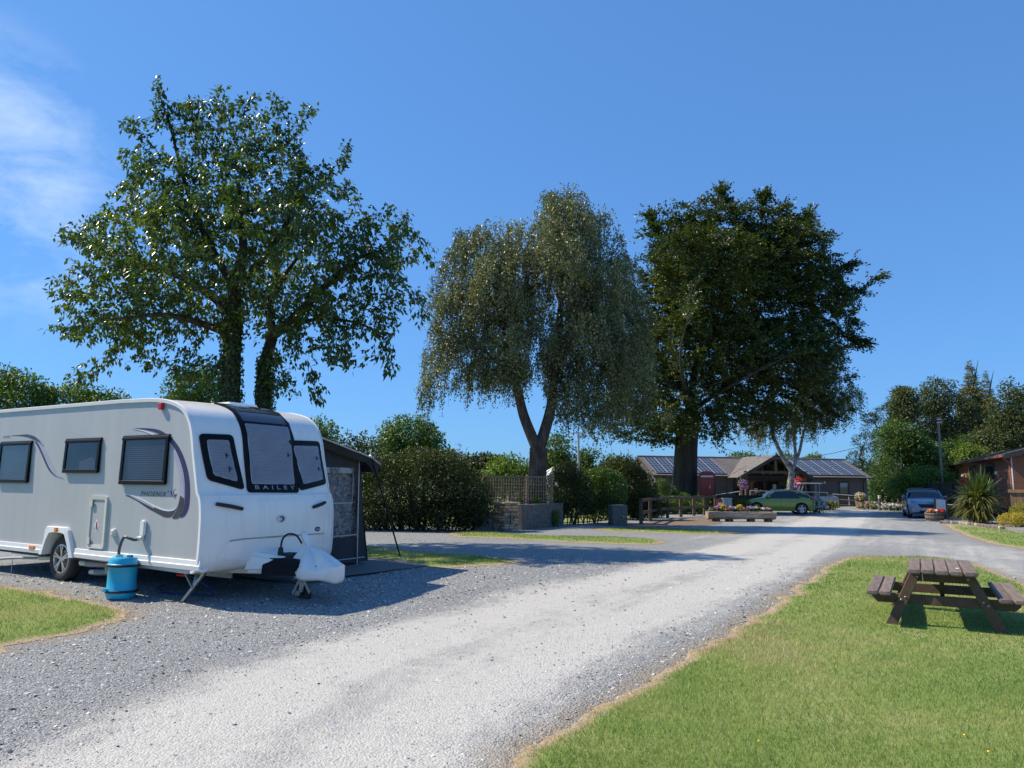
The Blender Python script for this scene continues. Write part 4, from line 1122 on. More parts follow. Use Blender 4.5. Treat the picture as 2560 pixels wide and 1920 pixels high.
t = NT("patchwork_curtain"); br = t.new("ShaderNodeTexBrick", {"Vector": t.coord("Object", (0.001, 1, 1)), "Scale": 5.5, "Mortar Size": 0.0, "Color1": (.16, .14, .17, 1), "Color2": (.62, .61, .62, 1)})
sc_ = t.new("ShaderNodeSeparateXYZ", {"Vector": t.coord("Object")}); vv = t.new("ShaderNodeCombineXYZ", {"X": sc_.outputs[1], "Y": sc_.outputs[2]}); t.l.new(vv.outputs[0], br.inputs["Vector"])
t.set(color=br.outputs["Color"], rough=.9)
m_ = MB(); m_.add([(-.10 - .03 * math.sin(i * 1.9), wy0 - .1 + i * .1, z) for i in range(10) for z in (.35, 1.95)], [(2 * i, 2 * i + 2, 2 * i + 3, 2 * i + 1) for i in range(9)]); m_.build("curtain", t.m, aww, smooth=True)
m_ = MB(); m_.tube([(.02, 1.93, 0), (.02, 1.88, 2.06)], .016, 8); m_.tube([(.31, 0, 2.505), (.31, 1.9, 2.065), (.31, 2.18, 1.935)], .017, 8); m_.build("pole", steel, aw, smooth=True)
m_ = MB(); m_.lathe([(.0001, 0), (.03, 0), (.035, .03), (.02, .05), (.008, .06), (.008, .13), (.0001, .135)], (.31, 1.88, 2.06), 10); m_.build("pole_knob", trim_white, aw)
m_ = MB(); q = gnd(868, 1217); loc = lambda w: Vector(((w - van_w(2.07, WID, 0)).dot(CU), (w - van_w(2.07, WID, 0)).dot(CN), w.z))
qa = loc(q + Vector((0, 0, .02))); top = Vector((.31, 1.93, 2.05)); m_.bar(top, qa + (top - qa) * .06, .016, .03, up=(1, 0, 0)); m_.build("storm_strap", black_matt, aw)
m_ = MB(); m_.tube([qa + (top - qa) * .06, qa + Vector((.06, -.02, -.01))], .008, 6); m_.build("tent_peg", steel, aw)
# open mesh mat laid over the gravel in front of the porch
mt = NT("mesh_mat"); wv = mt.new("ShaderNodeTexBrick", {"Vector": mt.coord("Object"), "Scale": 5.5, "Mortar Size": 0.10, "Color1": (.02, .02, .022, 1), "Color2": (.028, .028, .03, 1), "Mortar": (.17, .17, .17, 1)}); wv.offset = 0
mt.set(color=wv.outputs["Color"], rough=.9); mt.bump(wv.outputs["Fac"], .6, .02)
mat_o = thing("ground_mat", "black open mesh ground mat spread on the gravel before the awning", "mat", van_w(2.6, 3.3, 0), CAR_RZ)
m_ = MB(); nx_, ny_ = 16, 22
for i in range(nx_ + 1):
    for j in range(ny_ + 1):
        x = -2.2 + i * 2.75 / nx_; y = -1.35 + j * 3.25 / ny_ + .03 * math.sin(x * 4); x += .03 * math.sin(y * 5); w = van_w(2.6 + x, 3.3 + y, 0)
        m_.v.append((x, y, lie(w.x, w.y) + .022 + .012 * math.sin(x * 3 + y * 2)))
for i in range(nx_):
    for j in range(ny_): a = i * (ny_ + 1) + j; m_.f.append((a, a + ny_ + 1, a + ny_ + 2, a + 1))
o = m_.build("mesh", mt.m, mat_o); sm = o.modifiers.new("thickness", 'SOLIDIFY'); sm.thickness = .01

# ================================================================== PICNIC TABLE
tw = wood("weathered_brown_timber", (.20, .155, .13), .42, 16, 'X')
tl = wood("dark_brown_timber", (.115, .075, .05), .55, 12, 'X')
nl, nr, flp = Vector((4.776, 9.089)), Vector((5.413, 8.767)), Vector((5.658, 10.692))
aa = (flp - nl).normalized(); TRZ = math.atan2(aa.y, aa.x); nc_ = (nl + nr) / 2; cen = nc_ + aa * .9
pt = thing("picnic_table", "brown timber picnic table with fixed bench seats standing on the lawn", "picnic table", (cen.x, cen.y, -0.10), TRZ)
rnd = random.Random(8)
def plank(name, L, Wd, T, loc, mat, bevel=.012, rz=0.0, ry=0.0, rx=0.0):
    o = MB().box((0, 0, 0), (L, Wd, T)).build(name, mat, pt, bevel=bevel, seg=2); o.location = loc; o.rotation_euler = (rx, ry, rz); return o
for k in range(5):
    plank("top_plank", 1.80 + rnd.uniform(-.02, .02), .139, .048, (rnd.uniform(-.008, .008), (2 - k) * .146, .70 + rnd.uniform(-.003, .003)), tw, rz=rnd.uniform(-.004, .004))
for s_ in (1, -1):
    for k in range(2):
        plank("seat_plank", 1.86 + rnd.uniform(-.02, .02), .132, .045, (-.03 + rnd.uniform(-.01, .01), s_ * (.615 + .139 * k), .4275), tw, rz=rnd.uniform(-.005, .005))
    pass
for e in (-1, 1):
    x = e * .66
    o = MB().prism([(-.66, .365), (-.74, .405), (.74, .405), (.66, .365), (.66, .29), (-.66, .29)][0:0] or [(-.78, .403), (.78, .403), (.78, .345), (.72, .285), (-.72, .285), (-.78, .345)], x - e * .048 - .024, x - e * .048 + .024, 'YZ').build("seat_rail", tl, pt, bevel=.006)
    MB().prism([(-.345, .675), (.345, .675), (.345, .62), (.30, .565), (-.30, .565), (-.345, .62)], x - e * .048 - .024, x - e * .048 + .024, 'YZ').build("top_rail", tl, pt, bevel=.006)
    for s_ in (1, -1):
        MB().prism([(s_ * .215, .674), (s_ * .335, .674), (s_ * .655, .0), (s_ * .525, .0)], x - .024, x + .024, 'YZ').build("leg", tl, pt, bevel=.006)
        for (yy, zz) in ((.452, .335), (.405, .37), (.265, .625)):
            MB().ball((x + e * .026, s_ * yy, zz), (.008, .013, .013), 8, 5).build("bolt", steel, pt, smooth=True)
MB().bar((-.55, 0, .32), (.55, 0, .32), .045, .07).build("stretcher", tl, pt)
for e in (-1, 1): MB().bar((e * .10, 0, .33), (e * .5, 0, .66), .045, .07).build("brace", tl, pt)
MB().bar((-.692, .21, .66), (-.692, .205, .56), .012, .012).build("wall_hook", steel, pt)
m_ = MB(); m_.ball((-.45, -.17, .727), (.035, .022, .004), 9, 4); m_.build("bird_dropping", simple("chalky_white", (.75, .75, .73), .9), pt)

# ================================================================== STONE PILLARS, WALL, TRELLIS
stone_sets = [simple("ochre_stone", (.48, .31, .16), .9, var=.25, vscale=5, bump=.5, bscale=20), simple("grey_stone", (.15, .138, .122), .9, var=.25, vscale=5, bump=.5, bscale=20), simple("buff_stone", (.40, .32, .22), .9, var=.22, vscale=5, bump=.5, bscale=20), simple("rust_stone", (.26, .13, .075), .9, var=.25, vscale=5, bump=.5, bscale=20)]  # ochre brightened for missing sun, grey darkened to stand for tree shade
mortar = simple("lime_mortar", (.22, .20, .175), .95, var=.2, vscale=8, bump=.4, bscale=40)
def chunk(parent, c, d, mat, rnd, name="stone", rz=0.0):
    m_ = MB().box((0, 0, 0), d)
    m_.v = [(x * rnd.uniform(.86, 1.0), y * rnd.uniform(.8, 1.0), z * rnd.uniform(.86, 1.0)) for x, y, z in m_.v]
    o = m_.build(name, mat, parent, bevel=min(d) * .16); o.location = c; o.rotation_euler = (0, 0, rz); return o
def pillar(label, c, rz, w, h, mats, seed, course=.085):
    p = thing("stone_pillar", label, "pillar", c, rz, "stone pillars at the pitch entrance"); rnd = random.Random(seed)
    MB().span((-w / 2 + .03, -w / 2 + .03, 0), (w / 2 - .03, w / 2 - .03, h)).build("core", mortar, p)
    z = 0
    while z < h - .05:
        hh = rnd.uniform(.75, 1.3) * course; hh = min(hh, h - z)
        for side in range(3):
            u = -w / 2
            while u < w / 2 - .04:
                L = rnd.uniform(.14, .34); L = min(L, w / 2 - u); m = rnd.choice(mats); dp = .10
                cc = (u + L / 2, -w / 2 + dp / 2 - rnd.uniform(0, .022), z + hh / 2); q = {0: cc, 1: (-cc[1], cc[0], cc[2]), 2: (cc[1], -cc[0], cc[2])}[side]
                chunk(p, q, (L - .012, dp, hh - .014), m, rnd, rz={0: 0, 1: rad(90), 2: rad(-90)}[side]); u += L
        z += hh
    return p
pa, pb = gnd(1066, 1149), gnd(1115, 1149); pcn = (pa + pb) / 2 + Vector((.03, .40, 0))
pil = pillar("square stone gate pillar with ochre face and black number tiles", (pcn.x, pcn.y, 0), rad(38), .60, .92, [stone_sets[0], stone_sets[0], stone_sets[2], stone_sets[3], stone_sets[1]], 5)
MB().box((0, 0, .945), (.70, .70, .05)).build("capstone", stone_sets[2], pil, bevel=.012)
MB().span((-.065, -.352, .45), (.035, -.330, .57)).build("number_tile", simple("black_tile", (.012, .02, .022), .25), pil); MB().span((-.065, -.352, .26), (.035, -.330, .44)).build("number_tile", simple("black_tile", (.012, .02, .022), .25), pil)
for ch, z in (("2", .475), ("2", .365), ("A", .28)): text_on("lettering", ch, pale_vinyl, pil, (-.04, -.3535, z), (1, 0, 0), (0, 0, 1), .06)
pa, pb = gnd(1318, 1136), gnd(1356, 1136); pcn = (pa + pb) / 2 + Vector((.0, .30, 0))
pil = pillar("grey stacked slate pillar in the shade beside the shrubs", (pcn.x, pcn.y, 0), rad(8), .62, .80, [stone_sets[1]], 9, .07)
MB().span((.12, -.345, .33), (.17, -.325, .40)).build("number_tile", pale_piping, pil)
# low wall of odd stones and mortar, coloured darker to stand for tree shade, stepping back from the first pillar
wa, wb = Vector((0.45, 26.1, 0)), Vector((2.05, 29.3, 0)); wd = (wb - wa); WL = wd.length; wrz = math.atan2(wd.y, wd.x)
lw = thing("garden_wall", "low wall of shade-darkened irregular stones and mortar below the trellis", "wall", wa, wrz)
MB().span((0, 0, 0), (WL, .30, .86)).build("mortar_core", simple("shaded_mortar", (.17, .155, .14), .95, var=.2, bump=.4), lw)
rnd = random.Random(21); cells = []
for j in range(6):
    for i in range(int(WL / .22)):
        cells.append((.12 + i * .22 + (j % 2) * .11 + rnd.uniform(-.05, .05), .07 + j * .142 + rnd.uniform(-.03, .03)))
for (u, z) in cells:
    if u > WL - .1: continue
    n_ = rnd.randint(5, 7); rw, rh = rnd.uniform(.07, .10), rnd.uniform(.048, .066)
    P = []
    for k in range(n_):
        a = 2 * math.pi * k / n_ + rnd.uniform(-.3, .3); q = rnd.uniform(.8, 1.1); P.append((u + math.cos(a) * rw * q, max(.01, z + math.sin(a) * rh * q)))
    MB().prism(P, -.018 - rnd.uniform(0, .014), .02, 'XZ').build("stone", stone_sets[rnd.choice([1, 1, 1, 3])], lw)
lw2 = thing("garden_wall", "rough stone wall end in shade on the left of the ochre pillar", "wall", (-1.25, 25.35, 0), rad(12))
MB().span((0, 0, 0), (.85, .30, .62)).build("mortar_core", MATS["shaded_mortar"], lw2)
for j in range(4):
    for i in range(4): chunk(lw2, (.11 + i * .21, .01, .08 + j * .15), (.18, .08, .12), stone_sets[1], rnd)
# trellis
tr_wood = wood("trellis_timber", (.26, .19, .12), .6, 18, 'Z')
ta, tb = Vector((-.95, 25.9, 0)), Vector((1.55, 28.6, 0)); td = tb - ta; TL = td.length
trl = thing("trellis_fence", "wooden lattice trellis panels on posts above the stone wall", "fence", ta, math.atan2(td.y, td.x))
for x in (0, TL * .62, TL): MB().span((x - .04, -.04, 0), (x + .04, .04, 1.92)).build("post", tr_wood, trl)
for a, b in ((.04, TL * .62 - .04), (TL * .62 + .04, TL - .04)):
    n_ = int((b - a) / .135)
    for i in range(n_ + 1): x = a + .015 + (b - a - .03) * i / n_; MB().span((x - .012, -.030, .92), (x + .012, -.012, 1.83)).build("slat", tr_wood, trl)
    for j in range(8): z = .93 + j * .125; MB().span((a, -.012, z - .012), (b, .006, z + .012)).build("slat", tr_wood, trl)
    MB().span((a, -.035, 1.83), (b, .035, 1.87)).build("top_rail", tr_wood, trl)

# ================================================================== POST AND RAIL FENCE
fence_w = wood("fence_timber", (.12, .078, .044), .55, 12, 'X')
fence_p = wood("fence_post_timber", (.13, .088, .05), .55, 12, 'Z')
fpts = [gnd(1385, 1132), gnd(1405, 1126), gnd(1442, 1118.5), gnd(1471, 1117), gnd(1499, 1114), gnd(1522, 1112.5), gnd(1546, 1112)]
f0 = fpts[0].copy(); f0.z = 0
fn = thing("post_and_rail_fence", "low two-rail timber fence along the leaf littered path", "fence", f0)
for i, p in enumerate(fpts):
    q = p - f0; MB().span((q.x - .07, q.y - .06, 0), (q.x + .07, q.y + .06, .98)).build("post", fence_p, fn, bevel=.01)
for i in range(len(fpts) - 1):
    a, b = fpts[i] - f0, fpts[i + 1] - f0
    MB().bar((a.x, a.y - .09, .98 - .02), (b.x, b.y - .09, .98 - .02), .06, .13).build("rail", fence_w, fn)
    MB().bar((a.x, a.y - .085, .45), (b.x, b.y - .085, .45), .045, .13).build("rail", fence_w, fn)

# ================================================================== LOG PLANTER
la_, lb_ = gnd(1531, 1127), gnd(1679, 1128); ld = lb_ - la_; LL = ld.length
lp = thing("log_planter", "long hollowed log trough full of bedding flowers at the drive's edge", "planter", (la_ + lb_) / 2 + Vector((0, .3, 0)), math.atan2(ld.y, ld.x))
t = NT("bleached_log"); g = t.noise(6, 6, .7, stretch=(.12, 1, 1), dist=.6)
t.set(color=t.ramp(g, [(.28, (.07, .045, .03)), (.45, (.30, .22, .15)), (.7, (.52, .44, .34))]), rough=.9); t.bump(g, .8, .05)
m_ = MB(); n_ = 22; st = 15; rnd = random.Random(2)
for i in range(st):
    x = -LL / 2 + LL * i / (st - 1)
    for k in range(n_):
        a = 2 * math.pi * k / n_ + .4; r_ = .23 * (1 + .06 * math.sin(3 * a + i * .35) + rnd.uniform(-.03, .03)); z = math.sin(a) * r_
        if z > .13: z = .13 - (.05 if abs(math.cos(a)) < .6 else 0)
        m_.v.append((x + rnd.uniform(-.015, .015), math.cos(a) * r_ * 1.05, z + .33))
for i in range(st - 1):
    for k in range(n_): m_.f.append((i * n_ + k, i * n_ + (k + 1) % n_, (i + 1) * n_ + (k + 1) % n_, (i + 1) * n_ + k))
m_.f.append(tuple(range(n_))); m_.f.append(tuple((st - 1) * n_ + k for k in range(n_)))
m_.build("trough", t.m, lp, smooth=True)
for x in (-1.15, -.55, .45, 1.25): MB().span((x - .12, -.2, 0), (x + .12, .2, .13)).build("block", fence_w, lp)
lf = leaf_mat("bedding_leaf", [(0, (.05, .09, .025)), (1, (.12, .18, .05))], .3)
def petals(name, parent, blobs, n, size, mat, seed, up=.5):
    """small folded flower or leaf faces scattered through soft blobs"""
    r_ = np.random.default_rng(seed); bl = np.array(blobs, float)
    i = r_.integers(0, len(bl), n); d = r_.normal(0, 1, (n, 3)); d /= np.linalg.norm(d, axis=1)[:, None]
    P = bl[i, :3] + d * bl[i, 3:6] * (r_.uniform(.35, 1, n) ** .6)[:, None]
    N = d + r_.normal(0, .6, (n, 3)) + np.array([0, 0, up]); N /= np.linalg.norm(N, axis=1)[:, None]
    A = np.cross(N, r_.normal(0, 1, (n, 3))); A /= np.linalg.norm(A, axis=1)[:, None]; B = np.cross(N, A); s_ = (size * r_.uniform(.7, 1.4, n))[:, None]
    V = np.stack([P - A * s_, P + B * s_ * .8 + N * s_ * .25, P + A * s_, P - B * s_ * .8 + N * s_ * .25], 1)
    F = np.array([(0, 1, 2), (0, 2, 3)])[None] + (np.arange(n) * 4)[:, None, None]
    me = np_mesh(name, V.reshape(-1, 3), F.reshape(-1, 3), {"tint": np.repeat(r_.uniform(0, 1, n), 4)})
    return link(name, me, mat, parent)
def petal_mat(name, a, b): return leaf_mat(name, [(0, a), (1, b)], .25, .6, .2, (.28, .25, .25))
pk = petal_mat("pink_petal", (.50, .12, .28), (.70, .42, .52)); pw = petal_mat("white_petal", (.62, .60, .58), (.80, .80, .78)); yl = petal_mat("yellow_petal", (.65, .42, .02), (.75, .60, .08))
rd = petal_mat("red_petal", (.50, .02, .03), (.65, .08, .06)); pu = petal_mat("purple_petal", (.22, .10, .45), (.50, .30, .65)); og = petal_mat("orange_petal", (.65, .18, .03), (.72, .34, .10))
petals("foliage", lp, [(x, 0, .53, .16, .16, .10) for x in np.linspace(-1.35, 1.35, 11)], 1500, .035, lf, 1)
petals("blossom", lp, [(-1.1, -.04, .60, .12, .12, .09), (-.45, -.05, .60, .16, .12, .09), (.1, -.05, .58, .14, .12, .08), (1.25, -.05, .56, .12, .12, .08)], 260, .036, pk, 2)
petals("blossom", lp, [(-.85, 0, .68, .13, .1, .09), (-.05, 0, .68, .16, .1, .09), (.75, 0, .62, .1, .1, .07)], 150, .04, yl, 3)
petals("blossom", lp, [(-.35, -.05, .60, .2, .1, .08), (.5, -.05, .60, .22, .1, .1), (1.0, -.05, .58, .15, .1, .06)], 170, .034, pw, 4)
petals("blossom", lp, [(.45, -.05, .62, .25, .1, .09), (-1.25, 0, .56, .08, .1, .07)], 110, .034, pu, 5)
petals("blossom", lp, [(.15, -.08, .53, .25, .1, .05), (-.7, -.1, .54, .2, .06, .05)], 80, .034, og, 6)

# ================================================================== WHISKY BARREL TUB, SIGN, KERB STONES
bp_ = gnd(2028, 1127); tub = thing("barrel_planter", "half barrel tub of red and orange flowers beside the parked car", "planter", bp_ + Vector((.1, .5, 0)))
t = NT("barrel_staves"); ang = t.noise(18, 4, .6, stretch=(1, 1, .1)); t.set(color=t.ramp(ang, [(.3, (.13, .10, .085)), (.7, (.30, .25, .21))]), rough=.8)
for k in range(18):
    a0, a1 = 2 * math.pi * k / 18 + .012, 2 * math.pi * (k + 1) / 18 - .012
    m_ = MB(); rows = [(0, .36), (.12, .40), (.25, .43), (.40, .43)]
    for z, r_ in rows:
        for a in (a0, a1): m_.v += [(math.cos(a) * r_, math.sin(a) * r_, z), (math.cos(a) * (r_ - .035), math.sin(a) * (r_ - .035), z)]
    for i in range(3):
        b = i * 4; m_.f += [(b, b + 2, b + 6, b + 4), (b + 1, b + 5, b + 7, b + 3), (b, b + 4, b + 5, b + 1), (b + 2, b + 3, b + 7, b + 6)]
    m_.f += [(0, 1, 3, 2), (12, 14, 15, 13)]
    m_.build("stave", t.m, tub)
for z, r_ in ((.12, .405), (.31, .435)): m_ = MB(); m_.lathe([(r_, z - .02), (r_ + .008, z - .02), (r_ + .008, z + .02), (r_, z + .02)], n=28, close=True); m_.build("hoop", black_matt, tub)
m_ = MB(); m_.lathe([(.0001, .36), (.40, .36)], n=20); m_.build("soil", simple("potting_soil", (.03, .022, .016), .95), tub)
petals("foliage", tub, [(0, 0, .43, .36, .36, .10)], 700, .04, lf, 7); petals("blossom", tub, [(.2, -.12, .50, .24, .24, .10)], 260, .045, rd, 8); petals("blossom", tub, [(-.24, -.12, .49, .16, .22, .09)], 130, .045, og, 9); petals("blossom", tub, [(-.03, -.2, .49, .1, .14, .08)], 60, .04, pw, 10)
sp_ = at(2029, 38.6); sgn_ = thing("notice_board", "blank white notice board on two timber posts behind the tub", "sign", sp_, rad(-8))
for x in (-.27, .27): MB().span((x - .04, -.03, 0), (x + .04, .03, 1.02)).build("post", fence_p, sgn_)
MB().span((-.23, -.025, .42), (.23, .0, .99)).build("board", simple("white_board", (.72, .72, .70), .5), sgn_)
ka = [gnd(x, y) for x, y in [(2030, 1130.5), (2060, 1131.5), (2095, 1134), (2130, 1138.5), (2166, 1143)]]
kc = catmull(ka, 5); k0 = kc[0].copy(); ke = thing("stone_edging", "row of rough kerb stones between the patio and the far lawn", "kerb", k0)
rnd = random.Random(6)
for i in range(len(kc) - 1):
    a, b = kc[i] - k0, kc[i + 1] - k0; mid = (a + b) / 2; d = b - a
    chunk(ke, (mid.x, mid.y, .055), (d.length * .93, .24, .12 + rnd.uniform(-.02, .03)), stone_sets[2 if rnd.random() < .7 else 1], rnd, rz=math.atan2(d.y, d.x))
pt_ = MB(); pts = [gnd(2030, 1129), gnd(2100, 1133.5), gnd(2168, 1142), gnd(2230, 1150), at(2240, 42), at(2030, 45)]
pt_.add([(p.x, p.y, .004) for p in pts], [tuple(range(len(pts)))]); tag(pt_.build("patio", simple("patio_slabs", (.24, .23, .21), .9, var=.2, vscale=2)), kind="structure")

# ================================================================== TREES, HEDGES, SHRUBS
def bark(name, a, b, scale=9, stretch=(1, 1, .25), bump=.7):
    if name in MATS: return MATS[name]
    t = NT(name); g = t.noise(scale, 6, .7, stretch=stretch, dist=.5)
    t.set(color=t.ramp(g, [(.32, a), (.68, b)]), rough=.92, spec=.2); t.bump(g, bump, .05); MATS[name] = t.m; return t.m
def env(dist, ells, depth=.8):
    """crown lobes read off the survey grid: (x, y, rx, ry[, dy]) -> centres and radii in metres"""
    C, R_ = [], []
    for e in ells:
        x, y, rx, ry = e[:4]; dy = e[4] if len(e) > 4 else 0
        c = far(x, y, dist + dy); k = (dist + dy) * PXM * (1 + .12 * max(0, (1046 - y) / 1600))
        C.append(c[:]); R_.append((rx * k, min(rx, ry * 1.3) * k * depth + .3 * rx * k * depth, ry * k))
    return np.array(C), np.array(R_)
def sample_env(rg, C, R_, n, shell=.25, clump=0.0, cs=.6):
    vol = R_.prod(1) ** .8; out = []; got = 0
    while got < n:
        m = n * 2
        i = rg.choice(len(C), m, p=vol / vol.sum()); d = rg.normal(0, 1, (m, 3)); d /= np.linalg.norm(d, axis=1)[:, None]
        r_ = (shell ** 3 + (1 - shell ** 3) * rg.uniform(0, 1, m)) ** (1 / 3.)
        P = C[i] + d * R_[i] * r_[:, None]
        if clump:
            nv = np.array([noise.noise(Vector(p) * cs) for p in P]); P = P[nv > -clump + rg.uniform(-.15, .15, m)]
        out.append(P); got += len(P)
    return np.concatenate(out)[:n]
class Tree:
    def __init__(s, seed):
        s.rg = np.random.default_rng(seed); s.P = []; s.par = []; s.fix = {}
    def limb(s, pts, radii, parent=-1, n=6):
        """explicit trunk or main limb; returns node index of its end"""
        c = catmull(pts, n); R_ = np.interp(np.linspace(0, len(pts) - 1, len(c)), range(len(pts)), radii); start = 0
        if parent >= 0: start = 1
        for i in range(start, len(c)):
            s.P.append(np.array(c[i])); s.par.append(parent); parent = len(s.P) - 1; s.fix[parent] = R_[i]
        return parent
    def near(s, p):
        A = np.array(s.P); return int(np.argmin(((A - np.array(p)) ** 2).sum(1)))
    def grow(s, attr, step=.35, kill=.6, infl=6.0, iters=90, bias=(0, 0, .0), from_fix=True):
        A = np.asarray(attr); bias = np.array(bias); base = np.array(s.P)
        usable = np.arange(len(base))
        dist = np.full(len(A), 1e9); who = np.zeros(len(A), int)
        for i in usable:
            d = np.linalg.norm(A - base[i], axis=1); q = d < dist; dist[q] = d[q]; who[q] = i
        alive = np.ones(len(A), bool); seen = {}
        for it in range(iters):
            idx = np.where(alive & (dist < infl))[0]
            if len(idx) == 0: break
            w = who[idx]; order = np.argsort(w, kind='stable'); idx, w = idx[order], w[order]
            uq, st = np.unique(w, return_index=True); P_ = np.array(s.P)
            D = A[idx] - P_[w]; D /= np.linalg.norm(D, axis=1)[:, None] + 1e-9
            S = np.add.reduceat(D, st, axis=0) + bias + s.rg.normal(0, .16, (len(uq), 3))
            S /= np.linalg.norm(S, axis=1)[:, None] + 1e-9; newp = P_[uq] + S * step; n0 = len(s.P); cnt = 0
            for k, (u, p) in enumerate(zip(uq, newp)):
                key = (int(u), tuple(np.round(S[k], 1)))
                if seen.get(key, 0) > 1: alive[idx[w == u]] = False; continue
                seen[key] = seen.get(key, 0) + 1
                s.P.append(p); s.par.append(int(u)); ni = len(s.P) - 1; cnt += 1
                d = np.linalg.norm(A - p, axis=1); q = d < dist; dist[q] = d[q]; who[q] = ni
            alive &= dist > kill
            if cnt == 0: break
        return s
    def radii(s, tip=.006, e=2.2, cap=None):
        n = len(s.P); acc = np.zeros(n); ch = np.zeros(n, int)
        for i in range(n - 1, -1, -1):
            if ch[i] == 0: acc[i] = tip ** e
            p = s.par[i]
            if p >= 0: acc[p] += acc[i]; ch[p] += 1
        r = acc ** (1 / e)
        for i, v in s.fix.items(): r[i] = v
        for i in range(n):
            p = s.par[i]
            if p >= 0 and i not in s.fix: r[i] = min(r[i], r[p] * .9)
        s.r = r; s.ch = ch; return r
    def wood(s, name, mat, parent, origin, rmin=0.0):
        n = len(s.P); kids_ = [[] for _ in range(n)]
        for i, p in enumerate(s.par):
            if p >= 0: kids_[p].append(i)
        V, F = [], []; stack = [(i, -1) for i in range(n) if s.par[i] < 0]
        O = np.array(origin)
        while stack:
            i, p = stack.pop(); chain = ([p] if p >= 0 else []) + [i]; j = i
            while kids_[j]:
                ks = sorted(kids_[j], key=lambda k: -s.r[k]); j = ks[0]
                for k in ks[1:]: stack.append((k, chain[-1]))
                chain.append(j)
            if len(chain) < 2 or s.r[chain[1]] < rmin: continue
            rr = [s.r[k] for k in chain]
            if p >= 0: rr[0] = min(rr[0], rr[1] * 1.15)
            sides = 10 if rr[0] > .12 else (6 if rr[0] > .04 else 3); prev = None; b = len(V)
            pts = [np.array(s.P[k]) - O for k in chain]
            for q, pt_ in enumerate(pts):
                d = pts[min(q + 1, len(pts) - 1)] - pts[max(q - 1, 0)]; d = d / (np.linalg.norm(d) + 1e-9)
                if prev is None:
                    u = np.cross(d, (0.3, 1, 0.2)); u /= np.linalg.norm(u) + 1e-9
                else:
                    u = prev - d * prev.dot(d); u /= np.linalg.norm(u) + 1e-9
                prev = u; w = np.cross(d, u)
                for k in range(sides):
                    a = 2 * math.pi * k / sides; V.append(pt_ + (u * math.cos(a) + w * math.sin(a)) * rr[q])
            for q in range(len(pts) - 1):
                for k in range(sides):
                    a0, a1 = b + q * sides + k, b + q * sides + (k + 1) % sides; F.append((a0, a1, a1 + sides, a0 + sides))
        o = link(name, np_mesh(name, np.array(V), np.array(F)), mat, parent, smooth=True)
        return o
def leaves(name, P, A, N, L, W, tint, mat, parent, origin, fold=.25):
    """P base points, A blade axis, N rough normal, L length, W width; two folded facets a leaf"""
    A = A / (np.linalg.norm(A, axis=1)[:, None] + 1e-9); S = np.cross(A, N); S /= np.linalg.norm(S, axis=1)[:, None] + 1e-9; U = np.cross(S, A)
    P = P - np.array(origin); n = len(P); L = np.broadcast_to(L, n)[:, None]; W = np.broadcast_to(W, n)[:, None]
    M = P + A * L * .45
    V = np.stack([P, M - S * W * .5 + U * W * fold, P + A * L, M + S * W * .5 + U * W * fold], 1)
    F = (np.array([(0, 1, 2), (0, 2, 3)])[None] + (np.arange(n) * 4)[:, None, None]).reshape(-1, 3)
    me = np_mesh(name, V.reshape(-1, 3), F, {"tint": np.repeat(np.clip(tint, 0, 1), 4)})
    return link(name, me, mat, parent)
def unit(v): return v / (np.linalg.norm(v, axis=1)[:, None] + 1e-9)
def clump_tint(P, rg, s=.35, base=.5, amp=.5, jit=.16):
    return base + amp * np.array([noise.noise(Vector(p) * s) for p in P]) + rg.normal(0, jit, len(P))
def leafy(tree, rg, per, spread, rtwig, n_max=None):
    """leaf bases scattered round the thin twigs of a tree; returns points and twig directions"""
    P_ = np.array(tree.P); idx = np.where((tree.r < rtwig) & (np.array(tree.par) >= 0))[0]; par = np.array(tree.par)[idx]
    n = len(idx) * per; k = np.repeat(np.arange(len(idx)), per); f = rg.uniform(0, 1, n)[:, None]
    a, b = P_[par][k], P_[idx][k]; q = a + (b - a) * f + rg.normal(0, spread, (n, 3)); return q, unit(b - a)

cherry_leaf = leaf_mat("cherry_leaf", [(0, (.038, .064, .013)), (.5, (.080, .118, .024)), (.85, (.135, .165, .034)), (1, (.18, .19, .045))], .30, .30, 0.45, (.40, .50, .10))
birch_leaf = leaf_mat("birch_leaf", [(0, (.078, .098, .042)), (.5, (.165, .188, .084)), (.85, (.26, .28, .135)), (1, (.36, .37, .20))], .25, .38, 0.4, (.34, .36, .14))
beech_leaf = leaf_mat("beech_leaf", [(0, (.030, .052, .014)), (.5, (.064, .092, .022)), (.85, (.125, .145, .034)), (1, (.20, .20, .05))], .20, .40, 0.35, (.42, .42, .08))
grey_leaf = leaf_mat("grey_green_leaf", [(0, (.040, .055, .022)), (.5, (.082, .102, .042)), (1, (.15, .165, .075))], .25, .5, .3, (.36, .42, .14))
green_leaf = leaf_mat("broad_green_leaf", [(0, (0.039, 0.075, 0.018)), (.5, (0.075, 0.132, 0.031)), (1, (0.150, 0.203, 0.046))], .25, .45, 0.35, (.38, .48, .10))
bright_leaf = leaf_mat("bright_green_leaf", [(0, (0.069, 0.106, 0.022)), (.5, (0.119, 0.181, 0.033)), (1, (0.200, 0.250, 0.050))], .30, .45, 0.35, (.36, .46, .10))
hedge_leaf = leaf_mat("hedge_leaf", [(0, (.020, .034, .010)), (.5, (.050, .068, .020)), (.85, (.10, .11, .035)), (1, (.17, .165, .06))], .25, .42, 0.4, (.38, .42, .12))  # hedge leaf colour lowered to stand for shade from cherry and caravan
pine_leaf = leaf_mat("pine_needle", [(0, (0.022, 0.048, 0.024)), (.6, (0.045, 0.081, 0.041)), (1, (0.084, 0.119, 0.054))], .10, .55, 0.3, (.3, .4, .2))
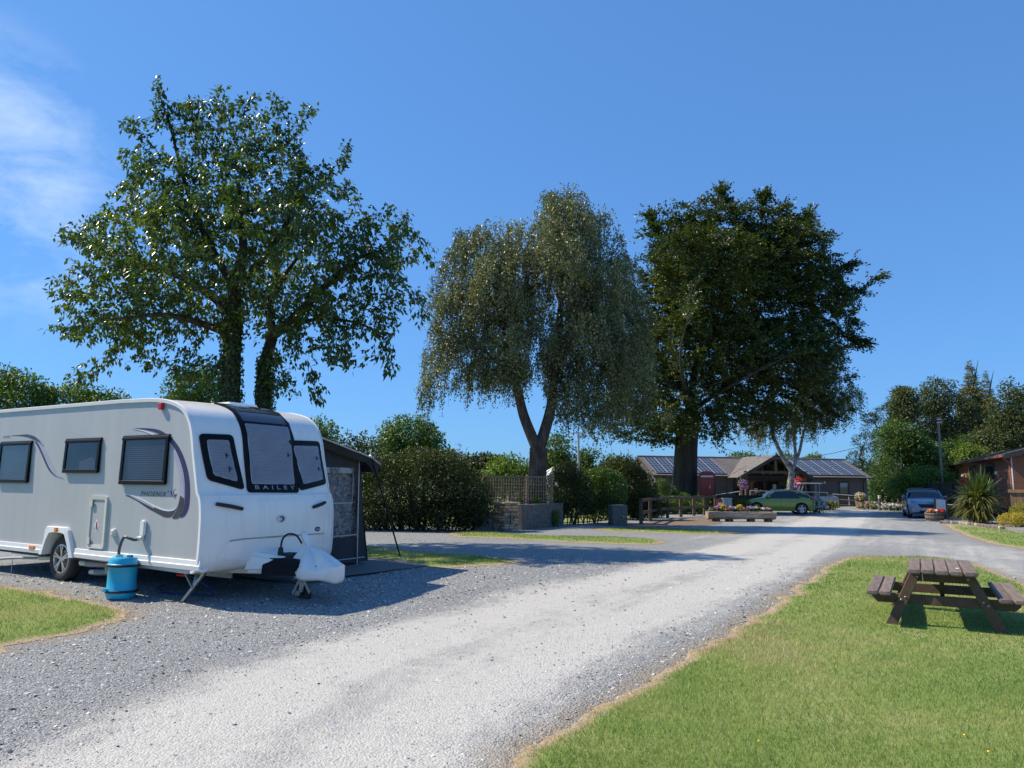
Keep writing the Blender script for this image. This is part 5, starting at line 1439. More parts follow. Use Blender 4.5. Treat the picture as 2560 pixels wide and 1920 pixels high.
spruce_leaf = leaf_mat("spruce_needle", [(0, (.09, .11, .045)), (.6, (.18, .185, .07)), (1, (.28, .25, .09))], .10, .55, 0.3, (.4, .4, .15))
dark_bark = bark("dark_bark", (.022, .016, .012), (.085, .065, .050)); grey_bark = bark("beech_bark", (.030, .027, .023), (.085, .078, .066), 2.5, (1, 1, .12))  # beech bark colour lowered to put the trunk's shade into it
birch_bark = bark("birch_bark", (.035, .025, .020), (.16, .12, .095), 7); white_bark = bark("silver_birch_bark", (.06, .05, .045), (.62, .58, .53), 3.5, (1, 1, 1.6)); brown_bark = bark("brown_bark", (.03, .022, .016), (.10, .078, .058))

# ---- twin-stemmed cherry behind the caravan
D0 = 19.0
b0 = at(499, D0); tr = Tree(41)
F_ = lambda x, y, dy=0.0, d=D0: far(x, y, d + dy)
e1 = tr.limb([b0, F_(497, 960), F_(497, 860), F_(500, 780), F_(505, 700), F_(507, 620)], [.34, .27, .25, .23, .19, .16])
b1 = at(572, D0 + .5); e2 = tr.limb([b1, F_(570, 950, .5), F_(568, 860, .5), F_(572, 790, .5), F_(590, 725, .5)], [.27, .22, .20, .17, .13])
tr.limb([tr.P[e1], F_(525, 540), F_(520, 470), F_(515, 400)], [.17, .12, .08, .04], e1); tr.limb([tr.P[e1], F_(470, 560), F_(430, 480), F_(395, 380), F_(372, 290), F_(345, 205)], [.13, .10, .08, .05, .03, .012], e1)
tr.limb([tr.P[e1], F_(560, 570, -1), F_(620, 480, -1), F_(650, 380, -.5)], [.12, .09, .06, .02], e1)
k = tr.near(F_(500, 730)); tr.limb([tr.P[k], F_(440, 700, -.6), F_(350, 680, -1.2), F_(240, 690, -1.5)], [.12, .09, .06, .02], k)
k = tr.near(F_(502, 680)); tr.limb([tr.P[k], F_(430, 620, .8), F_(320, 570, 1.5), F_(220, 530, 1.5)], [.12, .09, .06, .02], k)
tr.limb([tr.P[e2], F_(640, 680, 0), F_(700, 620, -.3), F_(770, 560, -.5), F_(830, 540, -.5)], [.15, .11, .09, .05, .02], e2); tr.limb([tr.P[e2], F_(585, 650, 1.2), F_(640, 560, 2), F_(720, 470, 2)], [.12, .09, .05, .02], e2)
k = tr.near(F_(600, 715, .5)); tr.limb([tr.P[k], F_(680, 690, .5), F_(780, 700, .3), F_(845, 745, 0)], [.08, .05, .03, .012], k)
ell = [(500, 560, 300, 170), (260, 640, 125, 110), (235, 520, 85, 75), (390, 440, 130, 110), (545, 400, 150, 130), (700, 470, 120, 90), (800, 540, 110, 100), (860, 620, 62, 75), (740, 640, 120, 90), (505, 290, 115, 75), (560, 240, 60, 50), (380, 270, 45, 60), (345, 205, 10, 28), (660, 245, 14, 16), (620, 260, 30, 40), (450, 215, 30, 25), (225, 740, 80, 65), (175, 800, 42, 30), (330, 760, 100, 50), (280, 270, 25, 14), (300, 345, 45, 40), (175, 620, 30, 18), (150, 690, 20, 14), (640, 790, 60, 70), (700, 760, 90, 60), (430, 800, 80, 40), (830, 700, 40, 60), (830, 770, 14, 30), (640, 860, 30, 20), (740, 350, 26, 30), (870, 460, 22, 26)]
C, R_ = env(D0, ell, .75)
rg = np.random.default_rng(5)
tr.grow(sample_env(rg, C, R_, 5200, .35, .30, .75), .22, .30, 4.0, 120, (0, 0, .02)); tr.radii(.0036)
root = thing("cherry_tree", "tall twin-stemmed ivy-clad cherry tree rising behind the caravan roof", "tree", b0)
for a_, b_, c_ in [((365, 270), (350, 225), (342, 185)), ((480, 300), (478, 240), (482, 190)), ((590, 330), (598, 260), (602, 208)), ((640, 290), (660, 255), (676, 232)), ((700, 400), (735, 350), (758, 318)), ((350, 320), (305, 285), (268, 262)), ((190, 540), (160, 515), (135, 512)), ((190, 700), (150, 715), (122, 710)), ((185, 620), (150, 635), (122, 632)), ((870, 600), (900, 640), (905, 690)), ((820, 720), (835, 770), (842, 803)), ((660, 800), (680, 840), (692, 862)), ((230, 800), (190, 815), (150, 825)), ((540, 300), (530, 250), (525, 222)), ((430, 330), (425, 270), (410, 235)), ((880, 480), (915, 520), (932, 560))]:
    k = tr.near(F_(*a_)); tr.limb([Vector(tr.P[k]), F_(*b_), F_(*c_)], [.011, .008, .004], k, n=5)
tr.radii(.0036); tr.wood("trunk", dark_bark, root, b0)
P, T_ = leafy(tr, rg, 3, .10, .0125); P = np.repeat(P, 5, 0) + rg.normal(0, .045, (len(P) * 5, 3)); T_ = np.repeat(T_, 5, 0)
n = len(P); A = unit(T_ * .5 + rg.normal(0, .55, (n, 3)) + np.array([0, 0, -.75])); N_ = unit(rg.normal(0, .6, (n, 3)) + np.array([0, -.15, .55]))
leaves("crown", P, A, N_, rg.uniform(.11, .185, n), rg.uniform(.05, .085, n), clump_tint(P, rg, .45, .42, .45, .2), cherry_leaf, root, b0, .18)
# ivy sleeves on both stems
n = 5200; tt = rg.uniform(0, 1, n); which = rg.uniform(0, 1, n) < .55
ctr = np.where(which[:, None], np.array(b0) + (np.array(F_(503, 650)) - np.array(b0)) * tt[:, None], np.array(b1) + (np.array(F_(574, 770, .5)) - np.array(b1)) * tt[:, None])
a = rg.uniform(0, 2 * np.pi, n); rr = np.where(which, .31 - .11 * tt, .26 - .08 * tt) * rg.uniform(.85, 1.35, n)
P = ctr + np.stack([np.cos(a) * rr, np.sin(a) * rr, rg.normal(0, .1, n)], -1); Nn = np.stack([np.cos(a), np.sin(a), rg.normal(.3, .3, n)], -1) + rg.normal(0, .4, (n, 3))
leaves("ivy", P, unit(np.stack([rg.normal(0, .5, n), rg.normal(0, .5, n), -np.ones(n)], -1)), unit(Nn), .09, .08, rg.uniform(0, .7, n), green_leaf, root, b0)

# ---- weeping birch behind the trellis
def weeping(D0, ell, limbs, label, seed, n_attr, strands, slen, leafL, barkm, name="birch_tree", step=.4, tw=.011, skip=.0, basex=1160, tufts=2):
    rg = np.random.default_rng(seed); tr = Tree(seed); ends = {}
    b0 = at(basex, D0)
    for key, frm, pts, rad_ in limbs:
        pp = [far(x, y, D0 + (dy[0] if dy else 0)) if y is not None else at(x, D0) for x, y, *dy in pts]
        if frm is None: ends[key] = tr.limb(pp, rad_)
        else: k = tr.near(pp[0]); ends[key] = tr.limb([Vector(tr.P[k])] + pp[1:], rad_, k)
    C, R_ = env(D0, ell, .85)
    tr.grow(sample_env(rg, C, R_, n_attr, .3, .35, .5), step, step * 1.35, 7.0, 110, (0, 0, .12)); tr.radii(.0065)
    root = thing(name, label, "tree", b0); tr.wood("trunk", barkm, root, b0)
    P_ = np.array(tr.P); idx = np.where((tr.r < tw) & (np.array(tr.par) >= 0))[0]
    pick = rg.choice(idx, strands); s0 = P_[pick] + rg.normal(0, .12, (strands, 3)); ln = rg.uniform(slen[0], slen[1], strands) * rg.uniform(.6, 1, strands)
    cen = C.mean(0); out = unit(np.column_stack([s0[:, :2] - cen[:2], np.zeros(strands)])) * rg.uniform(.05, .5, strands)[:, None]
    drift = rg.normal(0, .10, (strands, 3)); nseg = 5; ts = np.linspace(0, 1, nseg)
    pos = s0[:, None] + out[:, None] * (ts * (2 - ts))[None, :, None] * ln[:, None, None] * .45 + drift[:, None] * (ts ** 2)[None, :, None]; pos[:, :, 2] += ln[:, None] * (.12 * np.sin(ts * 3.14)[None] * .8 - ts[None] ** 1.25)
    pos[:, :, 2] = np.maximum(pos[:, :, 2], 1.6)
    d = np.zeros((strands, nseg, 2)); w = .0035
    q = pos - np.array(b0); V = np.stack([q + np.array([-w, 0, 0]), q + np.array([w, 0, 0]), q + np.array([0, w, 0])], 2).reshape(-1, 3)
    F = []; base = (np.arange(strands) * nseg * 3)[:, None] + (np.arange(nseg - 1) * 3)[None]
    for a_, b_ in ((0, 1), (1, 2), (2, 0)): F.append(np.stack([base + a_, base + b_, base + b_ + 3, base + a_ + 3], -1).reshape(-1, 4))
    link("twigs", np_mesh("twigs", V, np.concatenate(F)), barkm, root)
    per = np.maximum(6, (ln / .052).astype(int)); k = np.repeat(np.arange(strands), per); f = rg.uniform(.03, 1, len(k)); fi = f * (nseg - 1); i0 = np.minimum(fi.astype(int), nseg - 2); fr = (fi - i0)[:, None]
    P = pos[k, i0] * (1 - fr) + pos[k, i0 + 1] * fr + rg.normal(0, .045, (len(k), 3)); n = len(P)
    q, _ = leafy(tr, rg, tufts, .16, tw); q = np.repeat(q, 5, 0) + rg.normal(0, .07, (len(q) * 5, 3)); P = np.concatenate([P, q]); n = len(P)
    A = unit(rg.normal(0, .55, (n, 3)) + np.array([0, 0, -.8])); N_ = unit(rg.normal(0, .7, (n, 3)) + np.array([-.1, -.15, .3]))
    leaves("crown", P, A, N_, leafL * rg.uniform(.8, 1.3, n), leafL * .72 * rg.uniform(.8, 1.2, n), clump_tint(P, rg, .55, .5, .5, .2), birch_leaf, root, b0, .12)
    return root
weeping(29.5, [(1215, 465, 85, 62), (1180, 440, 40, 35), (1285, 500, 50, 70), (1050, 535, 80, 55), (985, 600, 45, 60), (1085, 620, 120, 90), (1200, 580, 120, 110), (1300, 620, 90, 90), (1360, 690, 50, 90), (1000, 690, 80, 70), (1130, 740, 130, 70), (1270, 730, 120, 80), (950, 770, 50, 40), (1060, 800, 90, 40), (1340, 790, 75, 60), (1240, 830, 90, 35), (1390, 760, 30, 60), (930, 810, 28, 24), (1010, 560, 55, 30), (960, 640, 40, 40), (1330, 560, 35, 50), (1400, 850, 26, 50), (920, 860, 26, 26), (1310, 880, 60, 30), (1180, 500, 60, 50), (1130, 640, 60, 50)],
    [("t", None, [(1161, None), (1160, 1060), (1162, 1000), (1163, 968)], [.46, .38, .36, .36]), ("l", 1, [(1158, 975), (1132, 900), (1118, 840), (1100, 770), (1085, 690), (1060, 600)], [.24, .21, .18, .14, .09, .03]),
     ("r", 1, [(1170, 975), (1188, 890), (1197, 820), (1205, 740), (1212, 640), (1215, 540), (1225, 430)], [.25, .21, .18, .15, .11, .07, .02]), ("r2", 1, [(1200, 790), (1250, 700, -1), (1300, 600, -1.5)], [.12, .08, .02]), ("r3", 1, [(1205, 740), (1260, 690, 1.5), (1340, 650, 2.5)], [.10, .07, .02]), ("l2", 1, [(1112, 820), (1050, 760, -1), (980, 700, -1.5)], [.10, .06, .02]), ("l3", 1, [(1095, 750), (1140, 650, 1), (1130, 540, 1)], [.10, .07, .02])],
    "big weeping birch with forked trunk and hanging twigs behind the trellis", 17, 4200, 8200, (.3, 1.5), .088, birch_bark, step=.33, tufts=6)
weeping(50.0, [(1720, 880, 80, 45), (1640, 915, 48, 26), (1790, 850, 60, 50), (1770, 790, 45, 45), (1830, 850, 28, 34), (1700, 930, 40, 16)],
    [("t", None, [(1706, None), (1706, 1060), (1711, 1020)], [.26, .22, .21]), ("l", 1, [(1709, 1020), (1690, 985), (1672, 945), (1664, 900), (1668, 870)], [.16, .14, .11, .07, .03]), ("m", 1, [(1711, 1020), (1718, 985), (1716, 940), (1722, 880), (1735, 800)], [.13, .11, .09, .06, .02]), ("r", 1, [(1714, 1010), (1727, 975), (1738, 925), (1760, 870), (1790, 820)], [.12, .10, .08, .05, .02])],
    "slender silver birch with white forked trunk behind the green car", 23, 600, 1500, (.5, 1.9), .095, white_bark, basex=1706)

# ---- great beech by the lodge
D0 = 46.5; b0 = at(1478, D0); tr = Tree(77); rg = np.random.default_rng(78); F_ = lambda x, y, dy=0.0: far(x, y, D0 + dy)
e1 = tr.limb([b0, F_(1478, 1070), F_(1480, 1020), F_(1482, 970), F_(1485, 930), F_(1490, 890)], [1.0, .84, .74, .70, .70, .60])
for pts, rr in [([F_(1500, 800), F_(1530, 680), F_(1560, 560), F_(1580, 460)], [.55, .40, .25, .12, .04]), ([F_(1458, 800, 3), F_(1455, 700, 4), F_(1460, 600, 4), F_(1478, 500, 3)], [.45, .32, .2, .1, .04]), ([F_(1560, 840, 2), F_(1660, 760, 3), F_(1760, 690, 3), F_(1830, 640, 2)], [.42, .30, .2, .1, .03]),
                ([F_(1550, 850, -3), F_(1640, 800, -5), F_(1720, 760, -6)], [.36, .25, .14, .04]), ([F_(1420, 870, 2), F_(1380, 850, 3), F_(1330, 850, 3)], [.32, .2, .12, .04]), ([F_(1520, 760, 4), F_(1620, 620, 5), F_(1680, 520, 5)], [.4, .3, .16, .04]), ([F_(1480, 840, -4), F_(1470, 760, -7), F_(1490, 680, -8)], [.36, .25, .14, .04])]:
    tr.limb([Vector(tr.P[e1])] + pts, [q * .42 for q in rr], e1)
ell = [(1560, 500, 130, 75), (1660, 520, 95, 80), (1480, 540, 85, 70), (1410, 590, 35, 60), (1590, 620, 200, 130), (1450, 680, 85, 100), (1740, 600, 85, 65), (1780, 660, 75, 60), (1825, 690, 40, 40), (1820, 625, 48, 16), (1875, 615, 26, 9), (1845, 735, 28, 14), (1500, 770, 140, 100, -2), (1640, 770, 170, 105, -2), (1760, 770, 70, 70), (1400, 800, 70, 90), (1360, 880, 70, 50), (1440, 890, 85, 55, -3), (1580, 880, 110, 45, -2), (1700, 860, 80, 35), (1770, 850, 55, 45), (1740, 480, 18, 22), (1690, 450, 24, 24), (1640, 440, 14, 22), (1560, 430, 20, 14), (1400, 500, 18, 20), (1430, 470, 16, 18), (1300, 880, 35, 40), (1290, 930, 20, 25), (1480, 915, 40, 30, -4), (1640, 900, 70, 40, -1), (1740, 900, 55, 35, 0), (1800, 890, 40, 28, 0), (1400, 920, 45, 30, -2), (1345, 930, 40, 28), (1550, 925, 45, 25, -4), (1690, 560, 110, 90, -1), (1530, 580, 120, 100, -4)]
C, R_ = env(D0, ell, .6)
tr.grow(sample_env(rg, C, R_, 5200, .4, .45, .42), .42, .58, 9.0, 120, (0, 0, .06)); 
for a_, b_, c_ in [((1790, 660), (1845, 632), (1897, 598)), ((1800, 720), (1835, 730), (1862, 738)), ((1720, 540), (1738, 500), (1745, 468)), ((1640, 470), (1648, 440), (1652, 425)), ((1430, 520), (1415, 490), (1408, 468)), ((1560, 450), (1562, 430), (1560, 418)), ((1790, 600), (1815, 580), (1838, 570))]:
    k = tr.near(F_(*a_)); tr.limb([Vector(tr.P[k]), F_(*b_), F_(*c_)], [.026, .02, .008], k, n=7)
tr.radii(.0075)
root = thing("beech_tree", "huge dark spreading beech tree with thick grey trunk in front of lodge", "tree", b0)
tr.wood("trunk", grey_bark, root, b0, .0)
P_ = np.array(tr.P); idx = np.where((tr.r < .030) & (np.array(tr.par) >= 0))[0]; S_ = 17500; pick = rg.choice(idx, S_); par = np.array(tr.par)[pick]
dirs = unit(unit(P_[pick] - P_[par]) * np.array([1, 1, .75]) + rg.normal(0, .4, (S_, 3)) * np.array([1, 1, .7])); per = 15; k = np.repeat(np.arange(S_), per); f = rg.uniform(0, 1, len(k))
side = np.cross(dirs, np.array([0, 0, 1.0])); lat = rg.normal(0, .16, len(k)) * (1.15 - f)
P = P_[pick][k] + dirs[k] * (f * rg.uniform(.5, 1.15, S_)[k])[:, None] + side[k] * lat[:, None] + rg.normal(0, .045, (len(k), 3)); P[:, 2] -= .12 * f ** 2; n = len(P)
A = unit(dirs[k] + side[k] * np.sign(lat)[:, None] * .8 + rg.normal(0, .3, (n, 3)) + np.array([0, 0, -.15])); N_ = unit(np.array([0, 0, .75]) + rg.normal(0, .6, (n, 3)))
leaves("crown", P, A, N_, rg.uniform(.13, .21, n), rg.uniform(.085, .135, n), clump_tint(P, rg, .28, .42, .4, .17), beech_leaf, root, b0, .12)
# pale fresh sprays sprouting from the trunk
n = 1100; c0 = np.array(F_(1445, 905, -2.5)); P = c0 + rg.normal(0, 1, (n, 3)) * np.array([.9, .5, .35]); leaves("fresh_sprays", P, unit(rg.normal(0, .5, (n, 3)) + np.array([-.6, -.3, -.1])), unit(np.array([0, 0, 1.0]) + rg.normal(0, .4, (n, 3))), .15, .10, rg.uniform(.3, 1, n), bright_leaf, root, b0)

# ---- general broadleaf and conifers for the surroundings
def broadleaf(label, x, dist, ell, mat, n, leaf, seed, barkm=None, name="broadleaf_tree", group=None, trunk_r=.22, cs=.35, lift=0.0, limbs=2, basez=0.0):
    rg = np.random.default_rng(seed); b0 = at(x, dist, basez); C, R_ = env(dist, ell, .8); root = thing(name, label, "tree", b0, 0, group)
    tr = Tree(seed); top = C[np.argmax(C[:, 2])]; mid = C.mean(0); m1 = np.array(b0) + (mid - np.array(b0)) * .55
    e = tr.limb([b0, Vector(m1), Vector(mid)], [trunk_r, trunk_r * .7, trunk_r * .4], n=5)
    tr.limb([Vector(mid), Vector((mid + top) / 2), Vector(top)], [trunk_r * .4, trunk_r * .25, .03], e, n=4)
    tr.grow(sample_env(rg, C, R_, 380, .4), max(.35, dist * .011), max(.5, dist * .016), 12, 60); tr.radii(.012); tr.wood("trunk", barkm or brown_bark, root, b0, .012)
    # leaf tufts: clumps of leaves on the outer crown
    nt = max(60, n // 26); tc_ = sample_env(rg, C, R_, nt, .62, .35, cs); cr_ = rg.uniform(.7, 1.3, nt) * leaf * 2.6
    k = np.repeat(np.arange(nt), 26); m = len(k); d = unit(rg.normal(0, 1, (m, 3))); P = tc_[k] + d * (cr_[k] * rg.uniform(.3, 1, m) ** .5)[:, None] * np.array([1.2, 1.2, .75])
    A = unit(d + rg.normal(0, .5, (m, 3)) + np.array([0, 0, -.35])); N_ = unit(d * .5 + rg.normal(0, .55, (m, 3)) + np.array([0, 0, .6]))
    leaves("crown", P, A, N_, leaf * rg.uniform(.7, 1.3, m), leaf * .62 * rg.uniform(.7, 1.3, m), clump_tint(P, rg, .3, .5, .35, .18), mat, root, b0); return root
G1 = "trees beyond the caravan and hedge"
broadleaf("rounded green tree at the left edge beyond the caravan roof", 40, 46, [(20, 860, 80, 60), (-40, 850, 80, 70), (70, 850, 35, 30)], green_leaf, 9000, .20, 101, group=G1)
broadleaf("lower green tree showing over the caravan roof beside the edge", 190, 48, [(150, 875, 70, 38), (220, 870, 45, 28), (255, 880, 25, 14)], green_leaf, 6500, .20, 102, group=G1)
broadleaf("dense dark tree right behind the ivy-clad cherry trunks", 425, 34, [(425, 850, 55, 52), (460, 880, 50, 50), (395, 885, 35, 35)], green_leaf, 8000, .15, 103, group=G1)
broadleaf("dark leafy tree peeping out just right of the caravan front", 690, 40, [(685, 945, 35, 38), (660, 960, 40, 35)], green_leaf, 5000, .17, 104, group=G1)
broadleaf("thin open tree between the awning peak and the hedge top", 765, 38, [(755, 975, 40, 40), (790, 985, 40, 35), (735, 1000, 40, 30)], hedge_leaf, 2600, .16, 105, group=G1)
broadleaf("round topped tree rising above the middle of the hedge", 890, 46, [(885, 945, 62, 42), (925, 965, 45, 38), (845, 965, 45, 35), (900, 990, 90, 40)], green_leaf, 12000, .18, 106, group=G1)
broadleaf("olive bushy tree at the right end of the hedge top", 1010, 40, [(1000, 1010, 55, 22), (1050, 1015, 45, 28), (960, 1000, 40, 22)], hedge_leaf, 6000, .16, 107, group=G1)
broadleaf("bright green shrub sunlit over the trellis left of the birch", 1105, 36, [(1105, 1020, 48, 34), (1075, 1035, 40, 22), (1140, 1035, 25, 25)], bright_leaf, 7000, .14, 108, name="sunlit_shrub", group=G1)
broadleaf("dark round tree far behind the trellis right of the birch trunk", 1200, 58, [(1203, 975, 30, 34), (1190, 1010, 40, 30), (1220, 1020, 28, 25)], green_leaf, 7000, .22, 109, group=G1)
broadleaf("two humped far tree just right of the camera mast", 1290, 62, [(1278, 1000, 28, 26), (1315, 1010, 28, 22), (1260, 1025, 40, 20)], green_leaf, 6000, .22, 110, group=G1)
G2 = "far trees beyond the lodge roof"
broadleaf("small round tree top over the lodge roof near the beech", 1612, 95, [(1605, 997, 26, 16), (1640, 1004, 12, 10)], green_leaf, 2600, .30, 111, group=G2)
broadleaf("wider tree top over the lodge roof left of the porch gable", 1682, 95, [(1685, 998, 32, 15), (1665, 1003, 20, 10)], green_leaf, 2600, .30, 112, group=G2)
broadleaf("small tree top over the roof right of the birch stems", 1762, 95, [(1762, 1000, 14, 11)], bright_leaf, 900, .30, 113, group=G2)
# wood on the right
G3 = "trees of the wood behind the parked car"
broadleaf("dark green tree with a thin trunk behind the parked car", 1938, 52, [(1952, 985, 52, 50), (1918, 1003, 30, 32), (1985, 990, 45, 42), (1942, 942, 42, 30)], green_leaf, 13000, .18, 114, group=G3, trunk_r=.16)
broadleaf("tall olive birch left of centre in the wood", 1962, 66, [(1955, 880, 24, 42), (1965, 930, 30, 40), (1948, 862, 16, 22)], grey_leaf, 8000, .20, 115, name="birch_tree", group=G3, barkm=white_bark)
broadleaf("broad round crowned tree standing tall behind the wooden pole", 2030, 68, [(2025, 860, 38, 40), (2055, 900, 45, 55), (2010, 915, 40, 60), (2066, 900, 22, 40), (2040, 960, 60, 50)], grey_leaf, 17000, .21, 116, group=G3)
broadleaf("grey green birch with pale stem above the brown lodge roof", 2160, 52, [(2178, 885, 30, 50), (2190, 850, 24, 35), (2140, 970, 42, 40), (2190, 940, 50, 60), (2178, 832, 12, 18)], grey_leaf, 16000, .17, 117, name="birch_tree", group=G3, barkm=white_bark)
broadleaf("dark leafy tree at the right edge above the lodge gable", 2235, 56, [(2225, 900, 30, 70), (2240, 960, 45, 60)], green_leaf, 7000, .19, 118, group=G3)
broadleaf("leafy mid green undergrowth tree behind the telegraph pole foot", 2070, 54, [(2060, 1000, 50, 42), (2110, 990, 50, 50), (2020, 1020, 40, 35), (2150, 1000, 60, 40)], green_leaf, 15000, .19, 119, group=G3)
broadleaf("bright yellow green bush low in the wood above the lodge eave", 2095, 50, [(2092, 985, 24, 22)], bright_leaf, 2200, .16, 120, name="sunlit_shrub", group=G3)
broadleaf("light green bramble bank behind the dark deck fence", 2000, 46, [(1995, 1040, 50, 28), (2035, 1045, 45, 26), (1955, 1052, 34, 18)], bright_leaf, 9000, .15, 121, name="bramble_bank", group=G3)
broadleaf("dark evergreen shrub against the lodge's right end", 1900, 74, [(1902, 1055, 26, 34), (1910, 1020, 24, 30), (1920, 1060, 40, 30)], green_leaf, 7000, .20, 122, name="evergreen_shrub", group=G3)
def pine(label, x, dist, pads, seed, group):
    rg = np.random.default_rng(seed); b0 = at(x, dist); root = thing("pine_tree", label, "tree", b0, 0, group); C, R_ = env(dist, pads, .9); tr = Tree(seed)
    top = C[np.argmax(C[:, 2])]; e = tr.limb([b0, Vector((np.array(b0) * .4 + top * .6)), Vector(top)], [.3, .2, .05])
    for c in C:
        k = tr.near((c[0], c[1], c[2] - abs(c[0] - b0[0]) * .35)); tr.limb([Vector(tr.P[k]), Vector((c + tr.P[k]) / 2 + np.array([0, 0, .3])), Vector(c)], [.09, .06, .03], k, n=3)
    tr.radii(.012); tr.wood("trunk", brown_bark, root, b0)
    n = 420 * len(pads); i = rg.choice(len(C), n, p=R_[:, 0] / R_[:, 0].sum()); d = unit(rg.normal(0, 1, (n, 3))); P = C[i] + d * R_[i] * (rg.uniform(.25, 1, n) ** .5)[:, None]
    leaves("crown", P, unit(d + rg.normal(0, .5, (n, 3)) + np.array([0, 0, .5])), unit(rg.normal(0, 1, (n, 3))), rg.uniform(.25, .5, n), .07, clump_tint(P, rg, .4, .5, .4, .2), pine_leaf, root, b0)
pine("dark blue green pine with stepped pads left of the wood", 1905, 76, [(1848, 990, 16, 14), (1870, 955, 26, 18), (1895, 925, 30, 20), (1880, 905, 16, 10), (1915, 895, 28, 18), (1862, 1010, 22, 16), (1885, 990, 35, 30), (1920, 950, 34, 30), (1925, 880, 14, 10), (1945, 905, 26, 20), (1840, 1025, 16, 12), (1905, 1020, 40, 30)], 131, G3)
def spruce(label, x, dist, ytop, ybase, halfw, seed, group):
    rg = np.random.default_rng(seed); b0 = at(x, dist); t0, t1 = far(x, ytop, dist), far(x, ybase, dist); root = thing("spruce_tree", label, "tree", b0, 0, group); Hh = t0.z - t1.z; W0 = halfw * dist * PXM; tr = Tree(seed)
    tr.limb([b0, Vector((b0.x, b0.y, t1.z + Hh * .5)), t0], [.22, .12, .01], n=14); P, A, SZ = [], [], []
    for k in range(430):
        f = rg.uniform(0, 1) ** .75; z = t0.z - f * Hh; a = rg.uniform(0, 2 * math.pi); L = (W0 * f + .10) * rg.uniform(.65, 1.15); dv = np.array([math.cos(a), math.sin(a), -.12])
        n_ = int(16 + L * 30); q = rg.uniform(.08, 1, n_); pp = np.array([b0.x, b0.y, z]) + dv * (L * q)[:, None]; pp[:, 2] += .22 * L * q ** 2 - .1; sd = np.cross(dv, (0, 0, 1)); pp += sd * (rg.normal(0, .22, n_) * (1.1 - q))[:, None] + rg.normal(0, .05, (n_, 3)); SZ.append(np.full(n_, min(1, .35 + L * .5))); P.append(pp); A.append(np.tile(dv, (n_, 1)) + rg.normal(0, .5, (n_, 3)) + np.array([0, 0, -.25]))
    tr.radii(.02); tr.wood("trunk", brown_bark, root, b0); P, A = np.concatenate(P), np.concatenate(A); n = len(P)
    leaves("crown", P, unit(A), unit(rg.normal(0, .5, (n, 3)) + np.array([0, 0, .9])), rg.uniform(.18, .36, n) * np.concatenate(SZ), .10 * np.concatenate(SZ), clump_tint(P, rg, .5, .6, .35, .2), spruce_leaf, root, b0)
spruce("tall pointed spruce crowning the wood, brownish green", 2113, 74, 776, 990, 62, 141, G3)
spruce("shorter bluish spruce just right of the tall one", 2146, 76, 800, 990, 42, 142, G3)
spruce("narrow dark spruce hidden low between birch and round tree", 2085, 72, 850, 1010, 34, 143, G3)
# distant belt of trees closing the horizon
rg = np.random.default_rng(150); n = 26000; xx = rg.uniform(-330, 420, n); yy = rg.uniform(150, 185, n)
hh = np.array([5.2 + 3.2 * noise.noise((x * .035, 3, 1)) + 1.8 * noise.noise((x * .13, 9, 2)) for x in xx]); P = np.stack([xx, yy, hh * rg.uniform(0, 1, n) ** .55], -1)
tag(leaves("treeline", P, unit(rg.normal(0, 1, (n, 3))), unit(rg.normal(0, .5, (n, 3)) + np.array([0, -.2, .7])), rg.uniform(.9, 1.7, n), .9, clump_tint(P, rg, .08, .5, .4, .2), green_leaf, None, (0, 0, 0)), kind="stuff")

# ---- hedge and shrubs at mid distance
def bush(name, label, cat, c, boxes, mat, n, leaf, seed, group=None, stems=14, sprigs=0):
    """boxes: (cx, cy, cz, rx, ry, rz) lobes relative to c"""
    rg = np.random.default_rng(seed); root = thing(name, label, cat, c, 0, group); B = np.array(boxes, float); C, R_ = B[:, :3], B[:, 3:]
    P = sample_env(rg, C, R_, n, .45, .55, 1.3); P = P[P[:, 2] > .05]; n = len(P); d = unit(P - C.mean(0))
    if sprigs:
        tops = sample_env(rg, C, R_, sprigs, .9); tops = tops[tops[:, 2] > np.median(tops[:, 2])]; k = np.repeat(np.arange(len(tops)), 12); f = rg.uniform(0, 1, len(k)); dv = unit(rg.normal(0, .35, (len(tops), 3)) + np.array([0, 0, 1.0])); ln = rg.uniform(.2, .6, len(tops))
        P2 = tops[k] + dv[k] * (f * ln[k])[:, None] + rg.normal(0, .025, (len(k), 3)); P = np.concatenate([P, P2]); d = np.concatenate([d, dv[k]]); n = len(P)
    leaves("foliage", P, unit(d + rg.normal(0, .8, (n, 3))), unit(d * .4 + rg.normal(0, .7, (n, 3)) + np.array([0, 0, .5])), leaf * rg.uniform(.7, 1.35, n), leaf * .6 * rg.uniform(.7, 1.3, n), clump_tint(P, rg, .9, .45, .35, .18), mat, root, (0, 0, 0))
    m_ = MB(); rnd = random.Random(seed)
    for i in range(stems):
        q = P[rg.integers(0, n)]; b = Vector((q[0] * .75 + rnd.uniform(-.15, .15), q[1] * .6, 0)); m_.tube([b, Vector((q[0] * .9, q[1] * .8, q[2] * .5)), Vector(q)], [.025, .018, .006], 5)
    m_.build("stems", brown_bark, root); return root
hc = at(915, 25.2)
